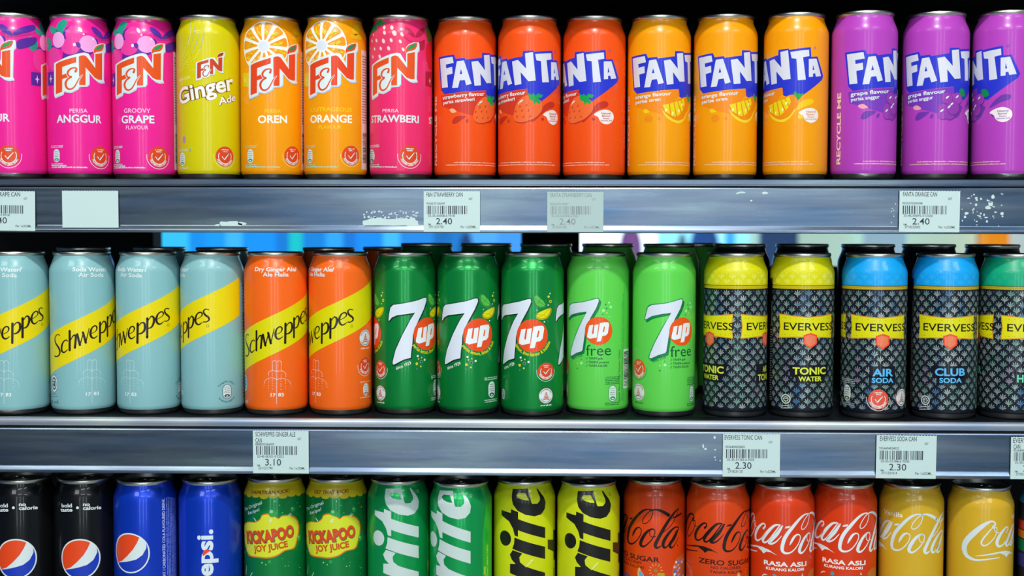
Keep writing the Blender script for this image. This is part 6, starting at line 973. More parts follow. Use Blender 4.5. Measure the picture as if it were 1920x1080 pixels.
   ["p","18b83a",0,0,[[36.4,10],[53.4,10],[53.4,128],[40.4,128],[36.4,100]],[]],
   ["t","c8e840",1,"LIME",40.4,61.87,40.4,71.4,2.4,0.03,0],
   ["t","c8e840",1,"DAN LEMAU NIPIS",44.4,62.04,44.4,90.69,2.4,0.03,0],
  ],
  'fruit_picture': [
   ["d","c83a20",0,3.2,8.5,0,[-38.38,117.99]],
   ["d","e8c8a0",0,3,9,0,[-40.4,96.33]],
  ],
 },
 'sprite_yellow': {'paint': 'd4dc16',
  'logo': [
   ["p","1c1c18",0,0,[[-10.25,141.01],[-9.92,134.53],[-8.17,127.85],[-4.01,122.58],[3.46,118.95],[11.97,117.2],[18.5,118.49],[22.77,122.91],[23.7,128.8],[22.08,133.95],[16.77,141.8],[15.46,141.53],[17.56,134.49],[17.48,131.63],[14.64,128.66],[9.65,128.68],[8.75,130.32],[6.05,142.25],[-9.96,141.5]],[[[-5.49,136.17],[-3.9,138.35],[3.52,138.4],[6.68,131.99],[2.49,132.28],[-2.6,133.77]]]],
   ["p","1c1c18",0,0,[[-20.97,121.37],[-10.39,119.97],[-10.15,123.49],[-3.3,121.4],[-3.32,114.81],[23.38,105.69],[23.36,95.62],[-3.35,104.6],[-3.37,98.6],[-6.46,99.44],[-8.24,105.83],[-12.12,111.99],[-20.99,116.64]],[]],
   ["p","1c1c18",0,0,[[-6.67,97.73],[23.34,87.85],[23.32,76.45],[-8.84,87.24],[-7.11,91.89]],[]],
   ["p","1c1c18",0,0,[[-8.31,85.98],[0.6,83.36],[-2.11,79.61],[-1.41,75.11],[2.84,71.61],[23.29,63.83],[23.26,53.72],[-11.14,64.41],[-11.11,72.96],[-5.49,73.24],[-9.42,77.15],[-11.31,81.48]],[]],
   ["d","1c1c18",0,6.55,7.02,0,[-16.59,95.89]],
   ["p","1c1c18",0,0,[[-10,35.29],[32.3,35.29],[32.3,42.79],[22.3,43.29],[23.3,50.29],[19.3,57.29],[13.3,58.79],[-1,58.79],[-8,55.29],[-10,48.29]],[[[-3,43.79],[16.3,43.79],[16.8,49.29],[14.3,51.29],[-1,51.29],[-3.5,48.79]]]],
   ["r","1c1c18",0,24.6,137.89,1.1,0.3,0,360],
  ],
  'side_panel': [
   ["p","3a3a1c",0,0,[[36.32,100.94],[46.97,98.46],[46.97,70.27],[37.46,72.72],[37.39,80.37],[26.7,85.23],[26.66,93.82],[36.41,91.79]],[]],
   ["t","2a4a20",0,"LEMON",40.14,48.94,40.14,64.93,3,0.03,0],
   ["s","eef0a8",0,0,[[3.52,70.57],[10.04,77.36]],[0.4,1.4,0.6]],
  ],
  'fruit_picture': [
   ["d","e0742c",0,3,9,0,[-39.32,119.98]],
  ],
 },
 'cola_zero': {'paint': 'dc4410',
  'logo': [
   ["s","241410",0,1,[[-3.66,122.95],[-9.1,123.18],[-14.79,120.23],[-21.96,112.69],[-28.82,103.13],[-31.41,93.57],[-29.85,89.42],[-25,89.06],[-20.08,92.37],[-15.76,98.52],[-14.67,103.47],[-16.97,105.56],[-20.18,104.05],[-22.75,100.17],[-24.58,96.38]],[0.71,1.31,2.22,2.98,3.28,3.13,2.22,1.46,1.01,0.86,0.86,1.16,2.07,2.22,0.71]],
   ["s","241410",0,1,[[-7.04,122.64],[-4.19,122.24],[-4.04,119.73],[-5.96,114.52],[-9.7,110.49],[-12.67,109.86],[-13.48,111.83],[-11.85,115.76],[-8.39,120.16],[-4.33,122.78],[-0.3,123.23],[5.17,121.33],[10.98,117.86]],[0.55,0.71,0.78,0.78,0.78,0.78,0.78,0.78,0.78,1.01,1.77,2.83,3.13]],
   ["s","241410",0,1,[[-2.05,104.77],[-4.88,105.35],[-9.64,101.95],[-13.88,95.34],[-15.33,90.35],[-13.1,88.44],[-9.56,90.32],[-4.81,95.44],[-2.16,101.01],[-2.18,104.09],[-4.54,105.03],[-6.76,102.85],[-6.33,99.46],[-4.16,97.87],[-1.34,98.64]],[0.55,1.16,2.52,3.13,2.98,1.92,1.24,1.01,0.86,0.86,0.71,0.71,0.71,0.78,0.86]],
   ["s","241410",0,1,[[22.79,122.83],[17.47,119.8],[11.03,112.94],[5.3,104.39],[0.57,95.59],[-1.55,90.43],[-0.05,87.93],[3.34,89.55]],[0.71,2.07,2.98,3.13,3.13,3.13,2.07,1.01]],
   ["s","241410",0,1,[[22.79,122.83],[19.81,116.75],[15,109.82],[9.6,104.84],[5.32,102]],[0.71,0.71,0.71,0.71,0.71]],
   ["s","241410",0,1,[[15.62,114.75],[21.3,116.19],[26.41,117.35]],[1.01,1.77,1.77]],
   ["s","241410",0,1,[[22.48,105.02],[18.52,105.96],[12.66,102.53],[7.49,96.09],[5.54,91.05],[6.98,88.25],[9.73,89.1],[14.32,94.83],[19.97,102.66]],[0.86,1.46,2.52,3.13,2.98,2.22,1.16,1.01,1.01]],
   ["s","241410",0,1,[[23.02,104.93],[17.71,96.46],[12.91,91.55],[12.94,88.12],[16.48,88.39],[22.8,96.02]],[1.01,2.83,3.28,2.52,1.16,0.55]],
   ["d","241410",0,0.7,0.7,0,[21.63,88.65]],
   ["s","241410",0,1,[[-60.08,113.32],[-63.21,113.87],[-68.44,108.19],[-73.14,100.58],[-71.25,97.26],[-66.98,99.28],[-62.08,104.77],[-59.77,110.32],[-60.27,113.97],[-62.18,112.58],[-60.69,109.47],[-57.98,109.29]],[0.55,0.78,1.31,1.46,1.31,0.93,0.78,0.71,0.71,0.63,0.63,0.78]],
   ["s","241410",0,1,[[-49.1,109.15],[-47.36,111.17],[-48.08,113.32],[-50.93,112.77],[-55.88,107.96],[-59.22,101.92],[-58.91,97.9],[-56.17,96.7],[-51.54,99.48],[-47.65,104.72]],[2.07,1.16,1.16,1.62,2.68,3.13,2.68,1.77,1.16,0.86]],
   ["s","241410",0,1,[[-33.05,113.75],[-35.71,114.14],[-39.32,112.48],[-44.59,106.72],[-49.16,100.15],[-49.34,97.21],[-46.88,96.7],[-43.18,100.09],[-38.28,106.79],[-34.04,112.94]],[1.01,1.46,2.22,2.98,2.98,2.22,1.62,1.16,1.16,1.16]],
   ["s","241410",0,1,[[-31.35,113.46],[-35.96,105.85],[-41.51,99.54],[-43.35,97.17],[-40.82,96.41],[-36.56,98.89],[-32.14,104.17]],[1.31,2.98,3.28,2.68,1.77,1.16,0.55]],
   ["p","241410",0,0,[[-29.48,111.18],[-28.59,112.7],[-24.24,113.79],[-25.19,111.7]],[]],
   ["p","241410",0,0,[[-77.94,87.68],[-59.1,91.8],[-50.37,92.2],[-43.43,90.61],[-35.98,86.49],[-41.41,88.54],[-45.78,88.57],[-48.88,86.17],[-51.06,88.37],[-56.1,90.6],[-77.91,87.13]],[]],
   ["s","241410",0,1,[[-63.19,114.27],[-61.47,117.05],[-62.93,119.02],[-66.37,119],[-72.88,114.63],[-80.6,106.8],[-86.7,98.79],[-88.05,92.19],[-85.76,86.96],[-80.87,84.39],[-75.58,84.01],[-64.36,85.69],[-57.06,86.6]],[2.8,1.53,1.37,1.85,3.76,4.87,5.03,4.71,3.6,2.49,1.53,1.05,0.9]],
  ],
  'lettering': [
   ["t","3a1410",0,"ZERO SUGAR",-55.39,76.79,2.65,74.51,4.65,0.022,0],
   ["t","5a1c10",0,"NO CALORIES",-43.26,72.57,-14.26,71.73,2.53,0.02,0],
   ["t","5a1c10",0,"TANPA KALORI",-44.03,68.58,-12.05,67.59,2.53,0.02,0],
  ],
  'festive_picture': [
   ["p","c86a30",0,1,[[16.24,69.19],[18.85,75],[25.11,78.02],[34.03,77.45],[36.17,56.74],[16.32,60.93]],[]],
   ["d","e05a4a",1,0.68,0.68,0,[25.4,71.56]],
   ["d","f0c0d8",1,1.25,1.25,0,[17.62,69.12]],
   ["d","4a7ad8",1,1.09,1.09,0,[21.62,61.44]],
   ["d","f0c0d8",1,0.89,0.89,0,[22.16,65.11]],
   ["d","f0c0d8",1,0.57,0.57,0,[22.63,73.69]],
   ["d","f0a0c0",1,1,1,0,[23.96,61.19]],
   ["d","f0c0d8",1,0.61,0.61,0,[22.23,64.41]],
   ["d","f0f0f0",1,1.16,1.16,0,[19.87,73.27]],
   ["d","4a7ad8",1,0.85,0.85,0,[28.25,60.48]],
   ["d","f0f0f0",1,1.24,1.24,0,[28.73,71.95]],
   ["d","e05a4a",1,0.92,0.92,0,[18.14,71.05]],
   ["d","4a7ad8",1,1.21,1.21,0,[20.35,64.9]],
   ["d","8a5ac8",1,0.69,0.69,0,[17.63,64.89]],
   ["d","f0a0c0",1,0.64,0.64,0,[21.56,62.16]],
   ["d","4a7ad8",1,0.96,0.96,0,[23.8,66.92]],
   ["d","f0a0c0",1,1.04,1.04,0,[22.65,69.97]],
   ["d","4a7ad8",1,1.28,1.28,0,[26.78,73.25]],
   ["d","f0c0d8",1,0.97,0.97,0,[31.88,73.6]],
   ["d","8a5ac8",1,1.12,1.12,0,[29.74,62.85]],
   ["d","8a5ac8",1,1.09,1.09,0,[32.95,72.26]],
   ["d","f0a0c0",1,1.12,1.12,0,[19.41,68.81]],
   ["d","f0c0d8",1,1.08,1.08,0,[24.11,66.98]],
   ["d","f0f0f0",1,0.82,0.82,0,[18.86,62.8]],
   ["d","f0a0c0",1,0.99,0.99,0,[22.53,60.46]],
   ["d","4a7ad8",1,0.53,0.53,0,[22.14,66.67]],
   ["d","4a7ad8",1,0.79,0.79,0,[20.02,69.69]],
   ["d","4a7ad8",1,0.94,0.94,0,[21.15,72.07]],
   ["d","4a7ad8",1,1.18,1.18,0,[17.88,64.59]],
   ["d","e05a4a",1,0.98,0.98,0,[21.74,63.99,24.02,60.66]],
   ["d","4a7ad8",1,1.3,1.3,0,[22.68,72.67]],
   ["d","f0a0c0",1,1.2,1.2,0,[26.24,72.95]],
   ["d","f0f0f0",1,1.18,1.18,0,[17.95,62.01]],
   ["d","f0f0f0",1,1.02,1.02,0,[31.95,58.39]],
   ["p","e8b060",1,1,[[-17.85,66.6],[-15.93,68.62],[-14.77,65.7],[-11.83,61.62],[-17.81,60.54]],[]],
   ["p","5aa8d8",2,1,[[-17.05,64.66],[-14.99,64.98],[-12.18,61.37],[-16.25,60.8]],[]],
   ["d","a87818",0,1.86,1.86,0,[-0.91,67.18]],
   ["s","e8b838",0,0,[[3.29,67.18],[5.69,67.18]],[0.5]],
   ["s","e8b838",0,0,[[2.72,69.28],[4.8,70.48]],[0.5]],
   ["s","e8b838",0,0,[[1.19,70.81],[2.39,72.89]],[0.5]],
   ["s","e8b838",0,0,[[-0.91,71.38],[-0.91,73.78]],[0.5]],
   ["s","e8b838",0,0,[[-3.01,70.81],[-4.21,72.89]],[0.5]],
   ["s","e8b838",0,0,[[-4.55,69.28],[-6.63,70.48]],[0.5]],
   ["s","e8b838",0,0,[[-5.11,67.18],[-7.51,67.18]],[0.5]],
   ["s","e8b838",0,0,[[-4.55,65.08],[-6.63,63.88]],[0.5]],
   ["s","e8b838",0,0,[[-3.01,63.54],[-4.21,61.46]],[0.5]],
   ["s","e8b838",0,0,[[-0.91,62.98],[-0.91,60.58]],[0.5]],
   ["s","e8b838",0,0,[[1.19,63.54],[2.39,61.46]],[0.5]],
   ["s","e8b838",0,0,[[2.72,65.08],[4.8,63.88]],[0.5]],
   ["p","b8a818",0,0,[[0.45,64.79],[7.38,64.6],[7.4,61.85],[0.47,62.05]],[]],
   ["p","7a4a8a",0,1,[[-39.21,57.51],[-32.1,60.78],[-27.27,58.63],[-39.16,55.56]],[]],
  ],
  'health_mark': [
   ["r","f0a080",0,-74.45,60.07,11,0.7,0,360],
   ["r","f0a080",0,-74.45,60.07,8.6,0.4,0,360],
  ],
 },
 'cola_original': {'paint': 'dc3c10',
  'logo': [
   ["s","e2ecee",0,1,[[-3.66,122.95],[-9.1,123.18],[-14.79,120.23],[-21.96,112.69],[-28.82,103.13],[-31.41,93.57],[-29.85,89.42],[-25,89.06],[-20.08,92.37],[-15.76,98.52],[-14.67,103.47],[-16.97,105.56],[-20.18,104.05],[-22.75,100.17],[-24.58,96.38]],[0.71,1.31,2.22,2.98,3.28,3.13,2.22,1.46,1.01,0.86,0.86,1.16,2.07,2.22,0.71]],
   ["s","e2ecee",0,1,[[-7.04,122.64],[-4.19,122.24],[-4.04,119.73],[-5.96,114.52],[-9.7,110.49],[-12.67,109.86],[-13.48,111.83],[-11.85,115.76],[-8.39,120.16],[-4.33,122.78],[-0.3,123.23],[5.17,121.33],[10.98,117.86]],[0.55,0.71,0.78,0.78,0.78,0.78,0.78,0.78,0.78,1.01,1.77,2.83,3.13]],
   ["s","e2ecee",0,1,[[-2.05,104.77],[-4.88,105.35],[-9.64,101.95],[-13.88,95.34],[-15.33,90.35],[-13.1,88.44],[-9.56,90.32],[-4.81,95.44],[-2.16,101.01],[-2.18,104.09],[-4.54,105.03],[-6.76,102.85],[-6.33,99.46],[-4.16,97.87],[-1.34,98.64]],[0.55,1.16,2.52,3.13,2.98,1.92,1.24,1.01,0.86,0.86,0.71,0.71,0.71,0.78,0.86]],
   ["s","e2ecee",0,1,[[22.79,122.83],[17.47,119.8],[11.03,112.94],[5.3,104.39],[0.57,95.59],[-1.55,90.43],[-0.05,87.93],[3.34,89.55]],[0.71,2.07,2.98,3.13,3.13,3.13,2.07,1.01]],
   ["s","e2ecee",0,1,[[22.79,122.83],[19.81,116.75],[15,109.82],[9.6,104.84],[5.32,102]],[0.71,0.71,0.71,0.71,0.71]],
   ["s","e2ecee",0,1,[[15.62,114.75],[21.3,116.19],[26.41,117.35]],[1.01,1.77,1.77]],
   ["s","e2ecee",0,1,[[22.48,105.02],[18.52,105.96],[12.66,102.53],[7.49,96.09],[5.54,91.05],[6.98,88.25],[9.73,89.1],[14.32,94.83],[19.97,102.66]],[0.86,1.46,2.52,3.13,2.98,2.22,1.16,1.01,1.01]],
   ["s","e2ecee",0,1,[[23.02,104.93],[17.71,96.46],[12.91,91.55],[12.94,88.12],[16.48,88.39],[22.8,96.02]],[1.01,2.83,3.28,2.52,1.16,0.55]],
   ["d","e2ecee",0,0.7,0.7,0,[21.63,88.65]],
   ["s","e2ecee",0,1,[[-60.08,113.32],[-63.21,113.87],[-68.44,108.19],[-73.14,100.58],[-71.25,97.26],[-66.98,99.28],[-62.08,104.77],[-59.77,110.32],[-60.27,113.97],[-62.18,112.58],[-60.69,109.47],[-57.98,109.29]],[0.55,0.78,1.31,1.46,1.31,0.93,0.78,0.71,0.71,0.63,0.63,0.78]],
   ["s","e2ecee",0,1,[[-49.1,109.15],[-47.36,111.17],[-48.08,113.32],[-50.93,112.77],[-55.88,107.96],[-59.22,101.92],[-58.91,97.9],[-56.17,96.7],[-51.54,99.48],[-47.65,104.72]],[2.07,1.16,1.16,1.62,2.68,3.13,2.68,1.77,1.16,0.86]],
   ["s","e2ecee",0,1,[[-33.05,113.75],[-35.71,114.14],[-39.32,112.48],[-44.59,106.72],[-49.16,100.15],[-49.34,97.21],[-46.88,96.7],[-43.18,100.09],[-38.28,106.79],[-34.04,112.94]],[1.01,1.46,2.22,2.98,2.98,2.22,1.62,1.16,1.16,1.16]],
   ["s","e2ecee",0,1,[[-31.35,113.46],[-35.96,105.85],[-41.51,99.54],[-43.35,97.17],[-40.82,96.41],[-36.56,98.89],[-32.14,104.17]],[1.31,2.98,3.28,2.68,1.77,1.16,0.55]],
   ["p","e2ecee",0,0,[[-29.48,111.18],[-28.59,112.7],[-24.24,113.79],[-25.19,111.7]],[]],
   ["p","e2ecee",0,0,[[-77.94,87.68],[-59.1,91.8],[-50.37,92.2],[-43.43,90.61],[-35.98,86.49],[-41.41,88.54],[-45.78,88.57],[-48.88,86.17],[-51.06,88.37],[-56.1,90.6],[-77.91,87.13]],[]],
   ["s","e2ecee",0,1,[[-63.19,114.27],[-61.47,117.05],[-62.93,119.02],[-66.37,119],[-72.88,114.63],[-80.6,106.8],[-86.7,98.79],[-88.05,92.19],[-85.76,86.96],[-80.87,84.39],[-75.58,84.01],[-64.36,85.69],[-57.06,86.6]],[2.8,1.53,1.37,1.85,3.76,4.87,5.03,4.71,3.6,2.49,1.53,1.05,0.9]],
  ],
  'lettering': [
   ["t","f2f0ec",0,"RASA ASLI",-48.28,76.56,-7.08,76.11,4.25,0.03,0],
   ["t","f2f0ec",0,"KURANG KALORI",-46.06,72.38,-10.12,72.18,2.66,0.028,0],
  ],
  'festive_picture': [
   ["s","f0c8b8",0,1,[[-49.92,65.52],[-47.92,67.29],[-44.88,67.59]],[0.8,1.4,0.6]],
   ["d","4a9ab0",0,1.86,1.86,0,[-37.89,67.41]],
   ["p","e8c8a0",0,0,[[-12.79,67.59],[-12,70.06],[-10.66,67.33]],[]],
   ["p","c87028",0,1,[[-4.21,66.29],[0.98,71.21],[12.92,70.44],[12.91,62.39]],[]],
  ],
 },
 'cola_vanilla': {'paint': 'd8ac28',
  'logo': [
   ["s","dbe6e6",0,1,[[-3.66,122.95],[-9.1,123.18],[-14.79,120.23],[-21.96,112.69],[-28.82,103.13],[-31.41,93.57],[-29.85,89.42],[-25,89.06],[-20.08,92.37],[-15.76,98.52],[-14.67,103.47],[-16.97,105.56],[-20.18,104.05],[-22.75,100.17],[-24.58,96.38]],[0.71,1.31,2.22,2.98,3.28,3.13,2.22,1.46,1.01,0.86,0.86,1.16,2.07,2.22,0.71]],
   ["s","dbe6e6",0,1,[[-7.04,122.64],[-4.19,122.24],[-4.04,119.73],[-5.96,114.52],[-9.7,110.49],[-12.67,109.86],[-13.48,111.83],[-11.85,115.76],[-8.39,120.16],[-4.33,122.78],[-0.3,123.23],[5.17,121.33],[10.98,117.86]],[0.55,0.71,0.78,0.78,0.78,0.78,0.78,0.78,0.78,1.01,1.77,2.83,3.13]],
   ["s","dbe6e6",0,1,[[-2.05,104.77],[-4.88,105.35],[-9.64,101.95],[-13.88,95.34],[-15.33,90.35],[-13.1,88.44],[-9.56,90.32],[-4.81,95.44],[-2.16,101.01],[-2.18,104.09],[-4.54,105.03],[-6.76,102.85],[-6.33,99.46],[-4.16,97.87],[-1.34,98.64]],[0.55,1.16,2.52,3.13,2.98,1.92,1.24,1.01,0.86,0.86,0.71,0.71,0.71,0.78,0.86]],
   ["s","dbe6e6",0,1,[[22.79,122.83],[17.47,119.8],[11.03,112.94],[5.3,104.39],[0.57,95.59],[-1.55,90.43],[-0.05,87.93],[3.34,89.55]],[0.71,2.07,2.98,3.13,3.13,3.13,2.07,1.01]],
   ["s","dbe6e6",0,1,[[22.79,122.83],[19.81,116.75],[15,109.82],[9.6,104.84],[5.32,102]],[0.71,0.71,0.71,0.71,0.71]],
   ["s","dbe6e6",0,1,[[15.62,114.75],[21.3,116.19],[26.41,117.35]],[1.01,1.77,1.77]],
   ["s","dbe6e6",0,1,[[22.48,105.02],[18.52,105.96],[12.66,102.53],[7.49,96.09],[5.54,91.05],[6.98,88.25],[9.73,89.1],[14.32,94.83],[19.97,102.66]],[0.86,1.46,2.52,3.13,2.98,2.22,1.16,1.01,1.01]],
   ["s","dbe6e6",0,1,[[23.02,104.93],[17.71,96.46],[12.91,91.55],[12.94,88.12],[16.48,88.39],[22.8,96.02]],[1.01,2.83,3.28,2.52,1.16,0.55]],
   ["d","dbe6e6",0,0.7,0.7,0,[21.63,88.65]],
   ["s","dbe6e6",0,1,[[-60.08,113.32],[-63.21,113.87],[-68.44,108.19],[-73.14,100.58],[-71.25,97.26],[-66.98,99.28],[-62.08,104.77],[-59.77,110.32],[-60.27,113.97],[-62.18,112.58],[-60.69,109.47],[-57.98,109.29]],[0.55,0.78,1.31,1.46,1.31,0.93,0.78,0.71,0.71,0.63,0.63,0.78]],
   ["s","dbe6e6",0,1,[[-49.1,109.15],[-47.36,111.17],[-48.08,113.32],[-50.93,112.77],[-55.88,107.96],[-59.22,101.92],[-58.91,97.9],[-56.17,96.7],[-51.54,99.48],[-47.65,104.72]],[2.07,1.16,1.16,1.62,2.68,3.13,2.68,1.77,1.16,0.86]],
   ["s","dbe6e6",0,1,[[-33.05,113.75],[-35.71,114.14],[-39.32,112.48],[-44.59,106.72],[-49.16,100.15],[-49.34,97.21],[-46.88,96.7],[-43.18,100.09],[-38.28,106.79],[-34.04,112.94]],[1.01,1.46,2.22,2.98,2.98,2.22,1.62,1.16,1.16,1.16]],
   ["s","dbe6e6",0,1,[[-31.35,113.46],[-35.96,105.85],[-41.51,99.54],[-43.35,97.17],[-40.82,96.41],[-36.56,98.89],[-32.14,104.17]],[1.31,2.98,3.28,2.68,1.77,1.16,0.55]],
   ["p","dbe6e6",0,0,[[-29.48,111.18],[-28.59,112.7],[-24.24,113.79],[-25.19,111.7]],[]],
   ["p","dbe6e6",0,0,[[-77.94,87.68],[-59.1,91.8],[-50.37,92.2],[-43.43,90.61],[-35.98,86.49],[-41.41,88.54],[-45.78,88.57],[-48.88,86.17],[-51.06,88.37],[-56.1,90.6],[-77.91,87.13]],[]],
   ["s","dbe6e6",0,1,[[-63.19,114.27],[-61.47,117.05],[-62.93,119.02],[-66.37,119],[-72.88,114.63],[-80.6,106.8],[-86.7,98.79],[-88.05,92.19],[-85.76,86.96],[-80.87,84.39],[-75.58,84.01],[-64.36,85.69],[-57.06,86.6]],[2.8,1.53,1.37,1.85,3.76,4.87,5.03,4.71,3.6,2.49,1.53,1.05,0.9]],
  ],
  'lettering': [
   ["t","f4ead0",0,"Vanilla",-41.76,119.42,-21.16,119.35,4.33,0.012,0],
   ["t","f4ead0",0,"Vanilla",44.24,119.42,68.84,119.35,4.33,0.012,0],
  ],
  'side_panel': [
   ["m","c8a850",0,1,[-111.39,12,-102.39,13.5,-111.39,15,-102.39,16.5,-111.39,18,-102.39,19.5,-111.39,21,-102.39,22.5,-111.39,24,-102.39,25.5,-111.39,27,-102.39,28.5,-111.39,30,-102.39,31.5,-111.39,33,-102.39,34.5,-111.39,36,-102.39,37.5,-111.39,39,-102.39,40.5,-111.39,42,-102.39,43.5,-111.39,45,-102.39,46.5,-111.39,48,-102.39,49.5,-111.39,51,-102.39,52.5,-111.39,54,-102.39,55.5,-111.39,57,-102.39,58.5,-111.39,60,-102.39,61.5,-111.39,63,-102.39,64.5,-111.39,66,-102.39,67.5,-111.39,69,-102.39,70.5,-111.39,72,-102.39,73.5,-111.39,75,-102.39,76.5,-111.39,78,-102.39,79.5,-111.39,81,-102.39,82.5,-111.39,84,-102.39,85.5,-111.39,87,-102.39,88.5,-111.39,90,-102.39,91.5,-111.39,93,-102.39,94.5,-111.39,96,-102.39,97.5,-111.39,99,-102.39,100.5,-111.39,102,-102.39,103.5,-111.39,105,-102.39,106.5,-111.39,108,-102.39,109.5,-111.39,111,-102.39,112.5,-111.39,114,-102.39,115.5,-111.39,117,-102.39,118.5,-111.39,120,-102.39,121.5,-111.39,123,-102.39,124.5,-111.39,126,-102.39,127.5,-111.39,129,-102.39,130.5]],
  ],
 },
 'striped_dark': {'paint': '22242e',
  'colour_stripes': [
   ["p","1a8ac8",0,0,[[-90.32,132],[90.32,132],[90.32,144],[-90.32,144]],[]],
   ["p","c83a2a",0,0,[[-90.32,108],[90.32,108],[90.32,116],[-90.32,116]],[]],
   ["p","d87818",0,0,[[-90.32,100],[90.32,100],[90.32,107],[-90.32,107]],[]],
   ["p","0f7a4a",0,0,[[-90.32,88],[90.32,88],[90.32,99],[-90.32,99]],[]],
   ["p","3a3a8a",0,0,[[-90.32,74],[90.32,74],[90.32,86],[-90.32,86]],[]],
  ],
 },
}
CAN_ROWS = [
 (1.4643, [('fn_anggur',-0.4853,0.0315,-45.0), ('fn_anggur',-0.4275,0.0386,0.0), ('fn_grape',-0.3696,0.0455,-15.0), ('fn_ginger',-0.3097,0.0443,0.0), ('fn_oren',-0.2520,0.0488,0.0), ('fn_orange',-0.1930,0.0455,-12.3), ('fn_strawberi',-0.1327,0.0471,0.0), ('fanta_strawberry',-0.0742,0.0558,0.0), ('fanta_strawberry',-0.0147,0.0509,-47.3), ('fanta_strawberry',0.0449,0.0538,-75.8), ('fanta_orange',0.1042,0.0507,-12.1), ('fanta_orange',0.1642,0.0470,-14.2), ('fanta_orange',0.2266,0.0395,-79.4), ('fanta_grape',0.2860,0.0319,3.9), ('fanta_grape',0.3510,0.0366,-29.5), ('fanta_grape',0.4120,0.0315,-119.7)]),
 (1.2508, [('soda_water',-0.4867,0.0315,-35.3), ('soda_water',-0.4268,0.0361,0.0), ('soda_water',-0.3662,0.0382,-52.9), ('soda_water',-0.3071,0.0402,-100.9), ('ginger_ale',-0.2479,0.0396,-22.5), ('ginger_ale',-0.1887,0.0415,-76.9), ('sevenup_malay',-0.1295,0.0496,0.0), ('sevenup_malay',-0.0706,0.0478,-27.6), ('sevenup_english',-0.0113,0.0426,-50.3), ('sevenup_free',0.0492,0.0513,0.0), ('sevenup_free',0.1095,0.0428,30.1), ('evervess_tonic',0.1746,0.0420,-65.6), ('evervess_tonic',0.2351,0.0424,0.0), ('evervess_air',0.2991,0.0360,-3.3), ('evervess_club',0.3633,0.0377,-11.6), ('evervess_green',0.4246,0.0384,15.4)]),
 (1.0416, [('pepsi_black',-0.4868,0.0407,-0.1), ('pepsi_black',-0.4285,0.0426,0.0), ('pepsi_globe',-0.3704,0.0362,0.0), ('pepsi_name',-0.3107,0.0396,0.0), ('kick_malay',-0.2528,0.0519,0.0), ('kick_english',-0.1949,0.0537,-3.1), ('sprite_green',-0.1360,0.0471,0.0), ('sprite_green',-0.0769,0.0365,-25.0), ('sprite_yellow',-0.0183,0.0493,-4.2), ('sprite_yellow',0.0410,0.0416,-4.3), ('cola_zero',0.1031,0.0551,0.0), ('cola_zero',0.1604,0.0415,66.1), ('cola_original',0.2187,0.0369,52.0), ('cola_original',0.2772,0.0442,41.5), ('cola_vanilla',0.3380,0.0438,11.5), ('cola_vanilla',0.3983,0.0355,129.1), ('striped_dark',0.4616,0.0315,0.0)]),
]

# ------------------------------------------------------------------ can geometry (millimetres, scaled on the mesh)
MM = 0.001
R = 28.75
SEG = 96
STEP = 2 * math.pi * R / SEG
PROF = [(27.7, 5.4), (28.4, 6.9), (28.75, 9.0), (28.75, 129.8), (28.6, 131.6), (28.1, 133.8), (27.2, 136.2), (26.2, 138.6), (25.3, 140.9), (24.75, 142.7), (24.5, 144.6)]
def prof(z):
    """radius and outward slope of the painted wall at height z"""
    for (r0, z0), (r1, z1) in zip(PROF, PROF[1:]):
        if z <= z1: return r0 + (r1 - r0) * (max(z, z0) - z0) / (z1 - z0), (r1 - r0) / (z1 - z0)
    return PROF[-1][0], -0.15
def scaled(v): return [(a * MM, b * MM, c * MM) for a, b, c in v]
def body_mesh(h, finish):
    v, f = lathe(PROF, SEG); me = mesh_of('can_body', scaled(v), f, mat(h, finish), True); return me
BARE = mat('dcdad0', 'bare'); DARKLID = mat('8a9092', 'bare')
bv, bf = lathe([(27.7, 5.4), (27.2, 4.3), (26.9, 3.9), (26.6, 3.2), (25.8, 1.9), (24.7, 0.8), (23.6, 0.15), (22.6, 0.0), (21.9, 0.4), (20.8, 2.6), (16.0, 6.5), (8.0, 9.6), (0.6, 10.4)], SEG, True)
BASE_ME = mesh_of('can_base', scaled(bv), bf, BARE, True)
lv, lf = lathe([(24.5, 144.6), (24.55, 145.0), (25.3, 145.3), (25.5, 145.9), (25.5, 147.3), (25.25, 148.0), (24.85, 148.3), (24.45, 148.1), (24.1, 147.4), (23.85, 142.4), (23.3, 141.5), (22.6, 141.6), (22.1, 142.6), (21.7, 144.0), (21.2, 144.2), (16.0, 144.2), (8.0, 144.2), (0.5, 144.2)], SEG, True)
LID_ME = mesh_of('can_lid', scaled(lv), lf, BARE, True)
